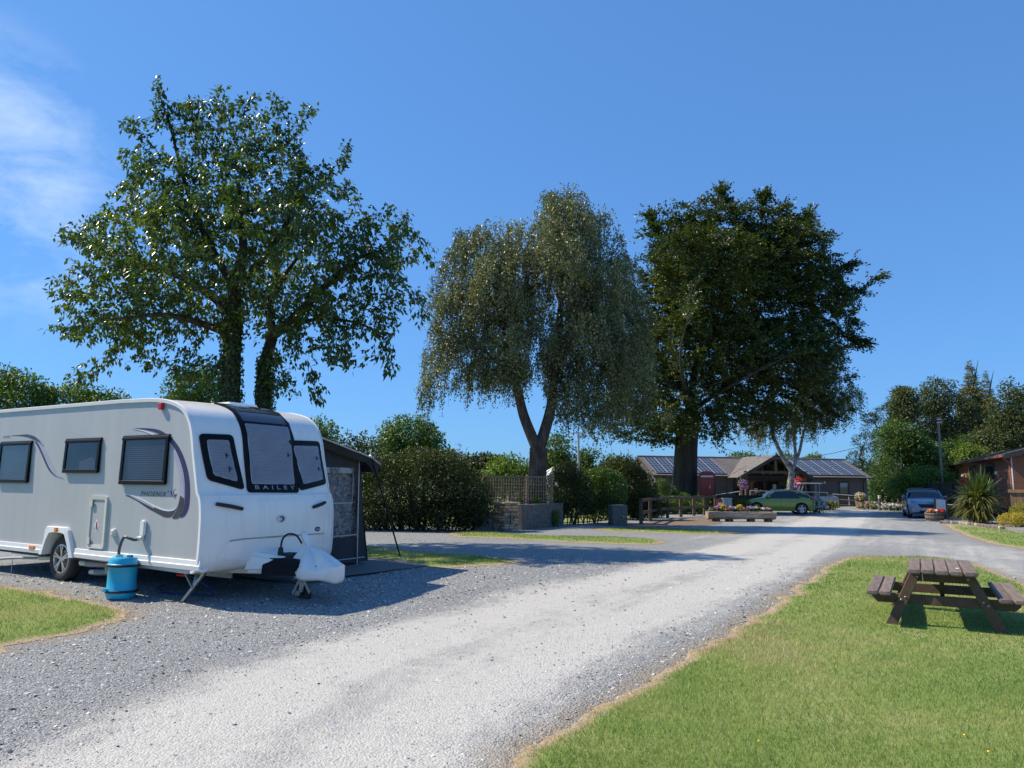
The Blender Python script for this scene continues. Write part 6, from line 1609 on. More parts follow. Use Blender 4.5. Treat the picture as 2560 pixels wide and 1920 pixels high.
bush("hedge", "long overgrown hedge of wild rose between awning and stone pillar", "hedge", hc, [(-2.3, .3, 1.1, 1.0, .9, 1.15), (-1.2, .1, 1.25, 1.1, 1.0, 1.3), (-.1, 0, 1.35, 1.1, 1.0, 1.40), (.8, .1, 1.25, 1.0, .95, 1.30), (1.5, .3, 1.05, .85, .9, 1.10), (-1.7, .4, 2.0, .9, .8, .65), (-.2, .4, 2.2, 1.0, .8, .65), (.7, .4, 2.05, .9, .8, .6), (-3.2, .8, 1.2, .9, .9, 1.1), (1.9, .5, .6, .5, .6, .6), (-2.0, -.1, .55, 1.2, .9, .6), (.6, -.1, .55, 1.5, .9, .6), (-.7, 0, .7, 1.4, .8, .7), (-3.0, .3, .6, .9, .8, .6), (1.3, .1, .7, .9, .8, .7)], hedge_leaf, 60000, .072, 161, stems=60, sprigs=260)
G4 = "shrubs along the pitch entrance"
bush("shrub", "dark evergreen shrub just right of the stone wall and trellis", "shrub", at(1225, 30.0), [(-.2, 0, 1.35, .75, .8, .9), (.35, .1, 1.2, .75, .8, 1.0), (0, 0, 2.0, .6, .6, .55), (-.35, 0, .6, .5, .5, .45)], hedge_leaf, 13000, .075, 162, G4, 12, 50)
bush("shrub", "dark dense shrub filling the gap before the slate pillar", "shrub", at(1290, 31.0), [(-.3, 0, 1.3, .8, .8, .95), (.5, 0, 1.3, .75, .8, .95), (0, 0, .7, .9, .7, .6), (.2, .1, 1.9, .7, .6, .4)], green_leaf, 14000, .08, 163, G4, 12, 30)
bush("shrub", "tall paler green willow bush right behind the slate pillar", "shrub", at(1345, 34.5), [(0, 0, 1.5, 1.2, .9, 1.3), (.7, 0, 1.2, .9, .8, 1.1), (-.6, .2, 1.7, .8, .8, 1.0), (.1, .1, 2.3, .8, .7, .6), (.9, 0, .6, .9, .7, .6)], hedge_leaf, 20000, .085, 164, G4, 16, 160)
bush("shrub", "low climbing greenery tangled in the trellis above the wall", "shrub", at(1095, 27.6), [(-.85, -.5, 1.15, .45, .25, .50), (-.3, -.1, 1.1, .35, .25, .40), (.3, .4, 1.2, .3, .25, .45), (.75, .85, 1.1, .35, .25, .35), (-.6, -.3, 1.6, .3, .2, .25), (1.1, 1.2, 1.3, .3, .25, .4)], hedge_leaf, 7500, .06, 165, G4, 6)
bush("shrub", "sunlit green leaves growing behind the two-rail fence", "shrub", at(1445, 41.5), [(-.9, 0, .5, .8, .6, .5), (.2, .2, .5, .9, .6, .5), (1.3, .4, .35, .7, .5, .4), (-1.6, -.6, .55, .6, .6, .5)], bright_leaf, 8000, .085, 166, G4, 8, 20)
bush("shrub", "dark leafy planting filling the bed between fence and beech", "shrub", at(1500, 42.5), [(-2.2, 0, .55, .9, .7, .6), (-.9, .2, .6, .9, .7, .65), (.4, .2, .5, .9, .7, .55), (1.6, .3, .55, .8, .7, .6), (2.6, .3, .45, .7, .6, .5)], green_leaf, 11000, .09, 170, G4, 10, 40)
bush("shrub", "dark low bushes behind the slate pillar at the fence's left end", "shrub", at(1395, 36.5), [(-.5, 0, .6, .7, .6, .65), (.4, .2, .55, .7, .6, .6), (.0, .3, 1.1, .6, .5, .5)], hedge_leaf, 7000, .085, 171, G4, 8, 20)
bush("shrub", "small dark ivy bush clinging to the foot of the beech", "shrub", at(1440, 42.8), [(0, 0, .9, .7, .5, .8), (-.3, 0, 1.5, .4, .4, .5), (.9, 0, .5, .5, .4, .4)], green_leaf, 4200, .08, 167, G4, 6)
bush("weed_clump", "small leafy weed clump at the foot of the crazy stone wall", "weed", at(1200, 28.3), [(0, 0, .3, .16, .14, .32)], bright_leaf, 700, .05, 168, None, 5)
petals("blossom", bush("flower_shrub", "orange and purple flowers trailing over the wall top by trellis", "flowers", at(1140, 27.6), [(-.3, -.35, .98, .25, .15, .12), (.3, .15, .98, .2, .15, .14)], green_leaf, 700, .05, 169, None, 4), [(-.5, -.45, 1.0, .18, .1, .08), (-.1, -.1, 1.0, .14, .1, .08)], 70, .03, pu, 12)

# ================================================================== LODGE WITH SOLAR ROOF
clad = NT("stained_cladding"); zz = clad.new("ShaderNodeSeparateXYZ", {"Vector": clad.coord("Object")}).outputs[2]
g = clad.noise(3, 5, .6, stretch=(.2, 1, 3)); clad.set(color=clad.ramp(g, [(.3, (.105, .093, .086)), (.7, (.145, .13, .12))]), rough=.8); clad = clad.m
roof_tile = simple("roof_tile", (.17, .155, .145), .85, var=.2, vscale=3)
bargew = simple("dark_bargeboard", (.045, .040, .040), .6); pv = NT("solar_cell")
bt = pv.new("ShaderNodeTexBrick", {"Vector": pv.coord("Object"), "Scale": 1.0, "Mortar Size": .014, "Brick Width": .325, "Row Height": .43, "Color1": (.028, .030, .042, 1), "Color2": (.034, .036, .05, 1), "Mortar": (.34, .35, .38, 1)}); bt.offset = 0
pv.set(color=bt.outputs["Color"], rough=.22, spec=.5); pv = pv.m
alu = simple("grey_aluminium", (.50, .51, .53), .4, .6); rail_m = simple("pale_handrail", (.60, .60, .58), .45)
win_dark = thin_glass("shaded_glazing", (.42, .46, .48), .14); room_dark = simple("dim_room", (.035, .035, .035), .9)
LA, LB = at(1417, 61.5), at(1873, 64.5); lv = LB - LA; LL = lv.length
lod = thing("timber_lodge", "long brown timber lodge with solar panels and a glazed porch gable", "lodge", LA, math.atan2(lv.y, lv.x))
EA, RG, DP, OV = 2.42, 4.02, 3.6, .35           # eave, ridge, half depth, overhang
def lap_wall(mm, x0, x1, z0, z1, y=0.0, h=.16, holes=()):
    z = z0
    while z < z1 - 1e-3:
        zt = min(z + h, z1); segs = [(x0, x1)]
        for hx0, hx1, hz0, hz1 in holes:
            if zt > hz0 + .01 and z < hz1 - .01:
                segs = [s2 for a, b in segs for s2 in ((a, min(b, hx0)), (max(a, hx1), b)) if s2[1] - s2[0] > .01]
        for a, b in segs: mm.add([(a, y - .028, z), (b, y - .028, z), (b, y - .004, zt), (a, y - .004, zt), (a, y + .06, z), (b, y + .06, z), (b, y + .06, zt), (a, y + .06, zt)], [(0, 1, 2, 3), (4, 7, 6, 5), (0, 4, 5, 1), (3, 2, 6, 7), (0, 3, 7, 4), (1, 5, 6, 2)])
        z = zt
P0, P1 = LL * .325, LL * .73                      # porch opening
holes = [(1.35, 1.75, 1.0, 2.1), (4.55, 5.15, 1.0, 2.1), (LL - 2.65, LL - 1.75, .95, 2.0), (P0 + .55, P1 - .1, .12, 2.15)]
m_ = MB(); lap_wall(m_, 0, P0 - .02, .1, EA, holes=holes); lap_wall(m_, P0 + .02, P1 - .02, .1, EA, holes=holes); lap_wall(m_, P1 + .02, LL, .1, EA, holes=holes)
m_.span((0, .06, .1), (LL, .08, .12)); m_.span((0, 2 * DP - .05, .1), (LL, 2 * DP, EA))
for x in (0.0, LL): m_.prism([(0.07, .1), (2 * DP - .06, .1), (2 * DP - .06, EA), (DP, RG - .1), (.07, EA)], x - .03, x + .03, 'YZ')
m_.build("wall", clad, lod)
MB().span((.05, .05, 0), (LL - .05, 2 * DP - .05, .1)).build("plinth", simple("brick_plinth", (.12, .085, .07), .9), lod)
# tiled slopes, laid in courses
def slope(mm, x0, x1, e, r, y0, y1, n=17):
    """stepped tile courses from eave (y0, e) to ridge (y1, r)"""
    for i in range(n):
        f0, f1 = i / n, (i + 1) / n; ya, yb = y0 + (y1 - y0) * f0, y0 + (y1 - y0) * f1; za, zb = e + (r - e) * f0, e + (r - e) * f1
        mm.add([(x0, ya, za + .035), (x1, ya, za + .035), (x1, yb, zb + .008), (x0, yb, zb + .008), (x0, ya, za), (x1, ya, za)], [(0, 1, 2, 3), (4, 5, 1, 0)])
m_ = MB(); slope(m_, -.35, LL + .35, EA - .05, RG, -OV, DP); slope(m_, -.35, LL + .35, EA - .05, RG, 2 * DP + OV, DP)
m_.tube([(-.38, DP, RG + .03), (LL + .38, DP, RG + .03)], .10, 8); m_.build("roof", roof_tile, lod)
m_ = MB()
for x in (-.36, LL + .34): m_.prism([(-OV - .02, EA - .20), (-OV - .02, EA - .02), (DP, RG + .05), (2 * DP + OV, EA - .02), (2 * DP + OV, EA - .2), (DP, RG - .14)], x, x + .03, 'YZ')
m_.build("bargeboard", bargew, lod)
m_ = MB(); m_.bar((-.35, -OV - .05, EA - .06), (P0 - 1.0, -OV - .05, EA - .06), .09, .10); m_.bar((P1 + 1.0, -OV - .05, EA - .06), (LL + .35, -OV - .05, EA - .06), .09, .10)
for x in (.55, LL - .38): m_.tube([(x, -OV - .03, EA - .1), (x, -.09, EA - .45), (x, -.09, .1)], .04, 8)
m_.build("gutter", simple("black_gutter", (.02, .02, .022), .4), lod)
# solar panels, two rows each side of the porch
ang = math.atan2(RG - EA + .05, DP + OV)
def solar(x, row):
    p = bpy.data.objects.new("solar_panel", None); COL.objects.link(p); p.parent = lod; s0 = .32 + row * 1.78
    p.location = (x, -OV + s0 * math.cos(ang), EA - .05 + s0 * math.sin(ang) + .10); p.rotation_euler = (ang, 0, 0)
    MB().span((.02, .02, 0), (.985, 1.70, .035)).build("cells", pv, p)
    m2 = MB(); m2.span((0, 0, -.01), (1.005, .02, .042)); m2.span((0, 1.70, -.01), (1.005, 1.72, .042)); m2.span((0, .02, -.01), (.02, 1.70, .042)); m2.span((.985, .02, -.01), (1.005, 1.70, .042)); m2.build("frame", alu, p); return p
base_panel = solar(.02, 0)
pos = [(x, r) for x in [.02 + 1.03 * i for i in range(6)] for r in (0, 1)][1:] + [(x, r) for x in [LL * .665 + 1.03 * i + 0.0 for i in range(6)] for r in (0, 1)]
for x, r in pos:
    if LL * .665 - .1 < x < P1 + .9 and r == 0: x = x
    s0 = .32 + r * 1.78; c = dup(base_panel, lod); c.location = (x, -OV + s0 * math.cos(ang), EA - .05 + s0 * math.sin(ang) + .10)
# windows
def lodge_window(par, x0, x1, z0, z1, y=0.0, mull=False, room=room_dark):
    w = bpy.data.objects.new("window", None); COL.objects.link(w); w.parent = par; e = .07; mm = MB()
    for a, b, c, d in ((x0 - .06, x0 + e, z0 - .06, z1 + .06), (x1 - e, x1 + .06, z0 - .06, z1 + .06), (x0 + e, x1 - e, z0 - .06, z0 + e), (x0 + e, x1 - e, z1 - e, z1 + .06)): mm.span((a, y - .05, c), (b, y + .02, d))
    if mull: xm = (x0 + x1) / 2; mm.span((xm - .035, y - .045, z0 + e), (xm + .035, y + .015, z1 - e))
    mm.build("frame", bargew, w); mm = MB(); mm.add([(x0, y - .015, z0), (x1, y - .015, z0), (x1, y - .015, z1), (x0, y - .015, z1)], [(0, 1, 2, 3)]); mm.build("pane", win_dark, w)
    mm = MB(); mm.span((x0, y + .12, z0), (x1, y + .14, z1)); mm.build("blind" if room is not room_dark else "room", room, w); return w
pale_blind = simple("pale_roller_blind", (.42, .47, .50), .8)
lodge_window(lod, 1.35, 1.75, 1.0, 2.1); lodge_window(lod, 4.55, 5.15, 1.0, 2.1, room=pale_blind); lodge_window(lod, LL - 2.65, LL - 1.75, .95, 2.0, room=pale_blind)
# porch: gable roof thrown forward on posts, truss, glazed screen
pr = bpy.data.objects.new("porch", None); COL.objects.link(pr); pr.parent = lod
PX = (P0 + P1) / 2 - .55; HW = 3.42; PZ = 4.12; PE = 2.25; PY = -2.0
m_ = MB()
for s_ in (-1, 1):
    for i in range(14):
        f0, f1 = i / 14, (i + 1) / 14; xa, xb = PX + s_ * HW * (1 - f0), PX + s_ * HW * (1 - f1); za, zb = PE + (PZ - PE) * f0, PE + (PZ - PE) * f1
        m_.add([(xa, PY - .25, za + .04), (xa, DP, za + .04), (xb, DP, zb + .01), (xb, PY - .25, zb + .01), (xa, PY - .25, za), (xa, DP, za)], [(0, 1, 2, 3), (0, 4, 5, 1)])
m_.build("porch_roof", roof_tile, pr)
m_ = MB()
for s_ in (-1, 1): m_.prism([(PX + s_ * (HW + .08), PE - .06), (PX + s_ * (HW + .08), PE - .28), (PX, PZ - .26), (PX, PZ + .07)], PY - .30, PY - .25, 'XZ')
m_.build("bargeboard", bargew, pr)
oak = simple("brown_oak_beam", (.12, .088, .055), .75, var=.2)
m_ = MB(); bz = 2.62
m_.span((PX - 2.75, PY - .1, bz), (PX + 2.75, PY + .08, bz + .2)); m_.build("tie_beam", oak, pr)
MB().span((PX - .10, PY - .11, bz + .2), (PX + .10, PY + .09, PZ - .2)).build("king_post", oak, pr)
for x in (PX - 2.6, PX + 2.6): MB().span((x - .09, PY - .08, .0), (x + .09, PY + .10, bz)).build("post", oak, pr)
MB().span((PX - 2.9, -.10, 2.22), (PX + 2.9, .10, 2.58)).build("fascia", bargew, pr)
m_ = MB(); m_.add([(PX - 2.6, PY + .9, 2.7), (PX + 2.6, PY + .9, 2.7), (PX, PY + .9, PZ - .25)], [(0, 1, 2)]); m_.build("gable_glass", win_dark, pr)
m_ = MB(); m_.add([(PX - 2.9, PY + 1.7, 2.6), (PX + 2.9, PY + 1.7, 2.6), (PX, PY + 1.7, PZ)], [(0, 1, 2)]); m_.build("gable_room", room_dark, pr)
for x in (PX - 1.3, PX - .65, PX + .65, PX + 1.3): MB().span((x - .05, PY + .86, 2.7), (x + .05, PY + .94, 2.7 + (1 - abs(x - PX) / 2.6) * (PZ - .25 - 2.7))).build("glazing_bar", oak, pr)
m_ = MB()
for x in (PX - 2.3, PX - 1.6, PX - .7, PX + .9): pass
xs_ = np.linspace(P0 + .60, P1 - .15, 6)
for a, b in zip(xs_[:-1], xs_[1:]): lodge_window(lod, a + .06, b - .06, .22, 2.08, y=.03)
for x, y, c in ((xs_[1] + .7, 1.0, (.62, .63, .62)), (xs_[2] + .5, .8, (.55, .57, .58)), (xs_[3] + .6, .9, (.35, .26, .2))): pass
notice = simple("white_paper", (.68, .68, .66), .8)
for x, z in ((xs_[1] + .45, 1.0), (xs_[2] + .55, .95), (xs_[2] + .75, 1.35), (xs_[3] + .4, 1.0)): MB().span((x, -.0, z), (x + .28, .008, z + .40)).build("window_notice", notice, pr)
MB().ball((PX - 2.38, PY - .14, bz + .16), (.14, .05, .14), 14, 8).build("lamp", simple("opal_lamp", (.75, .72, .64), .4), pr, smooth=True)
for x in (PX - .9, PX - .25, PX + 1.1, PX + 2.1): MB().lathe([(.0001, -.05), (.09, -.05), (.06, .0), (.0001, .0)], (x, PY + .35, bz - .02), 10).build("downlight", simple("opal_lamp", (.75, .72, .64), .4), pr)
MB().lathe([(.0001, -.03), (.10, -.03), (.12, 0), (.0001, 0)], (LL - 4.0, -.03, 1.95), 12, 'Y').build("bulkhead_light", rail_m, lod)
# raised deck with handrails and ramps in front of the porch
dk = thing("access_ramp", "timber deck and ramp with pale handrails before the lodge porch", "ramp", LA, math.atan2(lv.y, lv.x))
MB().span((P0 - 3.8, -2.6, 0), (P1 + 2.6, -.1, .12)).build("deck", fence_w, dk)
def handrail(pts, mid=True):
    mm = MB(); mm.tube(pts, .028, 6)
    if mid: mm.tube([(p[0], p[1], p[2] - .4) for p in pts], .018, 6)
    mm.build("handrail", rail_m, dk)
    for p in pts: MB().tube([(p[0], p[1], .1), p], .026, 6).build("post", rail_m, dk)
handrail([(.1, -2.9, 1.0), (1.2, -2.9, 1.0), (2.4, -2.9, 1.0)]); handrail([(P0 - 2.6, -3.0, .72), (P0 - 1.2, -3.0, .72), (P0 + .2, -3.0, .72)]); handrail([(P0 - 2.2, -2.7, .85), (P0 - .2, -2.7, 1.15)], False)
handrail([(P0 + .7, -2.7, 1.22), (P0 + 2.3, -2.7, 1.20), (P0 + 4.2, -2.7, 1.18), (P1 - .3, -2.7, 1.12)]); handrail([(P1 + .2, -2.7, 1.0), (P1 + 1.6, -2.7, .92), (P1 + 3.0, -2.7, .80)])

# hanging baskets, bench, pots and beds before the lodge
def basket(label, x, y, dist, mats, seed):
    c = far(x, y, dist); q = thing("flower_basket", label, "flower basket", (c.x, c.y, 0), 0, None)
    MB().span((-.07, -.06, 0), (.07, .06, c.z + .55)).build("post", oak, q); MB().bar((0, -.06, c.z + .50), (0, -.38, c.z + .46), .04).build("bracket", black_matt, q)
    m2 = MB(); m2.ball((0, -.32, c.z - .05), (.28, .26, .20), 10, 6); m2.build("basket", simple("moss_liner", (.07, .06, .03), .95), q)
    for i, (mt_, n, off) in enumerate(mats): petals("blossom", q, [(off[0], -.34 + off[1], c.z + off[2], .36, .30, .33)], n, .055, mt_, seed + i)
    petals("foliage", q, [(0, -.3, c.z, .40, .30, .38)], 220, .06, lf, seed + 9); return q
basket("hanging basket of purple and lilac petunias on a wooden post", 1602, 1046, 53.5, [(pu, 420, (0, 0, 0)), (pk, 110, (.05, -.05, -.12))], 201)
basket("hanging basket of red and pink flowers beside the white birch trunk", 1724, 1044, 53.5, [(rd, 240, (-.02, 0, .14)), (pk, 220, (-.1, 0, -.08)), (pu, 120, (-.1, 0, -.2))], 211)
def slat_bench(label, c, rz, L=1.75):
    q = thing("garden_bench", label, "bench", c, rz)
    for s_ in (-1, 1):
        MB().span((s_ * L / 2 - .035, -.28, 0), (s_ * L / 2 + .035, -.21, .64)).build("leg", oak, q); MB().span((s_ * L / 2 - .035, .20, 0), (s_ * L / 2 + .035, .27, .92)).build("leg", oak, q); MB().span((s_ * L / 2 - .045, -.31, .64), (s_ * L / 2 + .045, .20, .68)).build("armrest", oak, q)
    for k in range(4): MB().span((-L / 2 + .035, -.25 + k * .11, .41), (L / 2 - .035, -.16 + k * .11, .435)).build("seat_slat", oak, q)
    MB().span((-L / 2 + .035, .215, .84), (L / 2 - .035, .255, .92)).build("back_rail", oak, q); MB().span((-L / 2 + .035, .215, .50), (L / 2 - .035, .255, .55)).build("back_rail", oak, q)
    for k in range(13): x = -L / 2 + .14 + k * (L - .28) / 12; MB().span((x - .02, .225, .55), (x + .02, .245, .84)).build("back_slat", oak, q)
    return q
bA = gnd(1810, 1096.5); bB = gnd(1852, 1097); slat_bench("brown slatted garden bench against the lodge wall by flower pot", at(1831, 57.0), rad(4))
def pot(label, x, dist, r_, h, mats, seed, fh=.45, fr=.42):
    q = thing("flower_pot", label, "flower pot", at(x, dist)); MB().lathe([(.0001, 0), (r_ * .75, 0), (r_, h), (r_ * .92, h), (r_ * .85, h - .05), (.0001, h - .05)], n=18).build("pot", simple("terracotta", (.20, .12, .08), .8), q, smooth=True)
    petals("foliage", q, [(0, 0, h + fh * .45, fr, fr, fh * .6)], 300, .06, lf, seed)
    for i, (mt_, n) in enumerate(mats): petals("blossom", q, [(0, -.08, h + fh * .55, fr, fr, fh * .6)], n, .06, mt_, seed + 1 + i)
pot("big tub of cream flowers standing at the bench's right end", 1856, 56.0, .36, .55, [(pw, 160), (yl, 70), (pk, 40)], 221, .6, .42)
pot("terracotta pot with small round bush on the lodge deck", 1653, 58.5, .25, .35, [(og, 30)], 231, .7, .34)
def bed(name, label, x, dist, w, h, mats, n, seed, leafm=None, cat="flower bed"):
    q = thing(name, label, cat, at(x, dist)); petals("foliage", q, [(i * w / 4, 0, h * .45, w / 4, .5, h * .5) for i in (-1.5, -.5, .5, 1.5)], n, .065, leafm or lf, seed)
    for i, (mt_, k) in enumerate(mats): petals("blossom", q, [(j * w / 4, -.1, h * .62, w / 4, .5, h * .45) for j in (-1.5, -.5, .5, 1.5)], k, .06, mt_, seed + i + 1)
bed("flower_bed", "low bed of white daisies beside the green car's tail", 1752, 44.6, 1.25, .95, [(pw, 520)], 420, 241)
bed("flower_bed", "yellow flowering clump in front of the golf buggy's rear wheel", 1785, 52.5, 1.2, .8, [(yl, 120)], 420, 245, bright_leaf)
bed("flower_bed", "bed of pink and white flowers left of the bollard light", 1884, 54, 1.9, .55, [(pk, 90), (pw, 60), (yl, 50)], 420, 251)
bed("flower_bed", "white flower cushion between bollard light and silver blue car", 1922, 52, 1.5, .5, [(pw, 300)], 260, 256)
bed("flower_bed", "bright green plants on the lodge deck left of the pot", 1626, 57.8, 1.9, .42, [(yl, 20)], 420, 261, bright_leaf)
bl_ = thing("bollard_light", "short grey bollard light among the flower beds by the lodge", "bollard", at(1898, 52.0)); MB().lathe([(.0001, 0), (.10, 0), (.10, .82), (.0001, .82)], n=14).build("post", simple("dark_grey_metal", (.10, .10, .105), .5), bl_, smooth=True); MB().lathe([(.0001, .82), (.09, .82), (.09, .98), (.11, .99), (.11, 1.03), (.0001, 1.04)], n=14).build("lamp_head", rail_m, bl_)

# ================================================================== RED TELEPHONE BOX
kd = 45.0; kc_ = at(1531.5, kd)
kx = thing("telephone_box", "shade-darkened red telephone box with blank back beside the beech trunk", "telephone box", (kc_.x, kc_.y + .45, 0), rad(-14))
kred = simple("telephone_red", (.27, .009, .013), .4, var=.15, coat=.3)  # red lowered to carry the shade of the beech
MB().span((-.46, -.46, 0), (.46, .46, .14)).build("plinth", black_matt, kx)
m_ = MB(); m_.span((-.45, -.45, .14), (.45, -.40, 2.02)); m_.build("back_panel", kred, kx, bevel=.01)
m_ = MB()
for sx_, sy_ in ((-1, -1), (1, -1), (1, 1), (-1, 1)): m_.span((sx_ * .45 - .05 * (sx_ > 0) , sy_ * .45 - .05 * (sy_ > 0), .14), (sx_ * .45 + .05 * (sx_ < 0), sy_ * .45 + .05 * (sy_ < 0), 2.02))
for f in MB().f: pass
m_.build("corner_post", kred, kx)
m_ = MB(); m_.span((-.47, -.47, 2.02), (.47, .47, 2.26)); m_.build("frieze", kred, kx, bevel=.012)
m_ = MB(); n_ = 12
for s_ in (0, 1):
    for j in range(4):
        pass
rows = []
for i in range(9):
    a = math.pi * i / 8; rows.append((-.45 * math.cos(a), 2.26 + .20 * math.sin(a)))
m_.prism(rows, -.46, .46, 'XZ'); m_.build("dome", kred, kx, smooth=True)
MB().span((-.36, -.482, 2.08), (.36, -.468, 2.20)).build("opal_sign", simple("opal_sign", (.60, .60, .60), .4), kx); MB().span((.468, -.36, 2.08), (.482, .36, 2.20)).build("opal_sign", MATS["opal_sign"], kx)
m_ = MB(); m_.add([(.43, -.40, .5), (.43, .40, .5), (.43, .40, 2.0), (.43, -.40, 2.0)], [(0, 1, 2, 3)]); m_.build("side_glass", win_dark, kx)
m_ = MB()
for z in np.linspace(.5, 2.0, 9): m_.span((.42, -.40, z - .012), (.455, .40, z + .012))
for y in (-.24, .24): m_.span((.421, y - .012, .5), (.452, y + .012, 2.0))
m_.span((.41, -.40, .14), (.45, .40, .5)); m_.build("glazing_frame", kred, kx)
MB().span((.14, -.475, 1.42), (.19, -.455, 1.62)).build("cable_hook", alu, kx)

# dark fence, red fire point and grey cabinet behind the planter
fa, fb = gnd(1548, 1112), gnd(1640, 1110); fdv = fb - fa; bf = thing("board_fence", "dark stained board fence behind the log planter and green car", "fence", fa + Vector((0, .4, 0)), math.atan2(fdv.y, fdv.x))
dkw = wood("dark_stained_board", (.028, .022, .018), .5, 12, 'Z')
nb = int((fdv.length + 1.2) / .16)
for i in range(nb): MB().span((i * .16 + .004, -.012, .05), (i * .16 + .154, .012, .98)).build("board", dkw, bf)
MB().span((-.05, -.06, .98), (nb * .16 + .05, .06, 1.06)).build("cap_rail", dkw, bf)
fp_ = thing("fire_point", "small red fire point box with white notice by dark fence", "fire point", gnd(1556, 1113.5) + Vector((0, .15, 0))); MB().span((-.13, -.1, 0), (.13, .1, .85)).build("stand", dkw, fp_)
m_ = MB(); m_.prism([(-.16, .48), (.16, .48), (.16, .84), (.0, .92), (-.16, .84)], -.13, -.10, 'XZ'); m_.build("red_panel", kred, fp_); MB().span((-.11, -.142, .52), (.11, -.13, .68)).build("notice", notice, fp_)
cb_ = thing("utility_cabinet", "pale grey utility cabinet standing between fire point and green car", "cabinet", gnd(1571, 1113) + Vector((.05, .2, 0))); MB().span((-.24, -.16, 0), (.24, .16, .88)).build("body", simple("cabinet_grey", (.26, .29, .32), .5), cb_, bevel=.015); MB().span((-.26, -.18, .88), (.26, .18, .92)).build("lid", simple("cabinet_grey", (.26, .29, .32), .5), cb_); MB().span((-.003, -.168, .05), (.003, -.158, .84)).build("door_gap", black_matt, cb_)

# ================================================================== BROWN LODGE, DECK FENCES AND PLANTS ON THE RIGHT
H1, H2 = at(2192, 37.0), at(2058, 54.0); hv = (H2 - H1); HL = hv.length
hl = thing("holiday_lodge", "red brown clapboard holiday lodge with grey roof at the right edge", "lodge", H1, math.atan2(hv.y, hv.x))
# local x runs away along the front, local -y is behind the wall
red_clad = NT("cedar_cladding"); g = red_clad.noise(3, 5, .6, stretch=(.2, 1, 3)); red_clad.set(color=red_clad.ramp(g, [(.3, (.20, .085, .045)), (.7, (.29, .125, .065))]), rough=.75); red_clad = red_clad.m
hm = MB()
def lap2(mm, x0, x1, z0, z1, h=.15, holes=()):
    z = z0
    while z < z1 - 1e-3:
        zt = min(z + h, z1); segs = [(x0, x1)]
        for hx0, hx1, hz0, hz1 in holes:
            if zt > hz0 + .01 and z < hz1 - .01: segs = [s2 for a, b in segs for s2 in ((a, min(b, hx0)), (max(a, hx1), b)) if s2[1] - s2[0] > .01]
        for a, b in segs: mm.add([(a, .03, z), (b, .03, z), (b, .004, zt), (a, .004, zt), (a, -.06, z), (b, -.06, z), (b, -.06, zt), (a, -.06, zt)], [(0, 1, 2, 3), (4, 7, 6, 5), (0, 4, 5, 1), (3, 2, 6, 7), (0, 3, 7, 4), (1, 5, 6, 2)])
        z = zt
hh_ = [(4.3, 6.6, 1.3, 2.9), (15.4, 17.6, 1.3, 2.9), (9.5, 11.3, 1.3, 2.9)]
lap2(hm, 0, HL, .6, 3.25, holes=hh_); hm.span((0, -5.5, .6), (HL, -5.4, 3.25)); hm.span((0, -5.4, .6), (.06, -.06, 3.25)); hm.span((HL - .06, -5.4, .6), (HL, -.06, 3.25)); hm.span((.1, -5.3, .6), (HL - .1, -.1, .65)); hm.build("wall", red_clad, hl)
for k in range(int(HL / .9)): MB().span((k * .9 + .01, -.02, 0), (k * .9 + .88, .0, .6)).build("skirting_panel", dkw, hl)
hroof = NT("grey_steel_tile"); wv = hroof.new("ShaderNodeTexWave", {"Vector": hroof.coord("Object"), "Scale": 3.2}); hroof.set(color=hroof.ramp(hroof.noise(2, 4), [(.3, (.07, .075, .08)), (.7, (.11, .115, .12))]), rough=.55); hroof.bump(wv.outputs["Fac"], .6, .05); hroof = hroof.m
m_ = MB()
for s_, y0, y1 in ((1, .45, -2.7), (-1, -5.9, -2.7)):
    for i in range(9):
        f0, f1 = i / 9, (i + 1) / 9; ya, yb = y0 + (y1 - y0) * f0, y0 + (y1 - y0) * f1; za, zb = 3.25 + .85 * f0, 3.25 + .85 * f1
        m_.add([(-.5, ya, za + .05), (HL + .5, ya, za + .05), (HL + .5, yb, zb + .01), (-.5, yb, zb + .01), (-.5, ya, za), (HL + .5, ya, za)], [(0, 1, 2, 3), (4, 5, 1, 0)])
m_.build("roof", hroof, hl)
m_ = MB(); m_.prism([(.45, 3.05), (.45, 3.3), (-2.7, 4.15), (-5.9, 3.3), (-5.9, 3.05), (-2.7, 3.9)], -.52, -.48, 'YZ'); m_.build("bargeboard", bargew, hl)
m_ = MB(); m_.bar((-.5, .50, 3.20), (9.0, .50, 3.20), .10, .12); m_.tube([(-.2, .45, 3.1), (.15, .12, 2.85), (.15, .10, .6)], .045, 8); m_.build("gutter", simple("brown_gutter", (.24, .10, .07), .5), hl)
m_ = MB(); m_.bar((9.0, .50, 3.20), (HL + .5, .50, 3.20), .10, .12); m_.build("gutter", bargew, hl)
MB().span((.0, .035, .6), (.14, .07, 3.2)).build("corner_post", simple("white_upvc", (.75, .75, .75), .4), hl)
for (a, b, c, d) in hh_:
    w = bpy.data.objects.new("window", None); COL.objects.link(w); w.parent = hl; mm = MB()
    for q in ((a - .06, a + .06, c, d), (b - .06, b + .06, c, d), (a, b, c - .06, c + .06), (a, b, d - .06, d + .06), ((a + b) / 2 - .05, (a + b) / 2 + .05, c, d)): mm.span((q[0], -.02 - .001 * (q[0] < a), q[2]), (q[1], .055, q[3]))
    mm.build("frame", bargew, w); mm = MB(); mm.add([(a, .02, c), (b, .02, c), (b, .02, d), (a, .02, d)], [(0, 1, 2, 3)]); mm.build("pane", win_dark, w); mm = MB(); mm.span((a, -.20, c), (b, -.18, d)); mm.build("room", room_dark, w); mm = MB(); mm.span((a + .1, -.1, c), (a + .6, -.09, d)); mm.build("curtain", pale_blind, w)
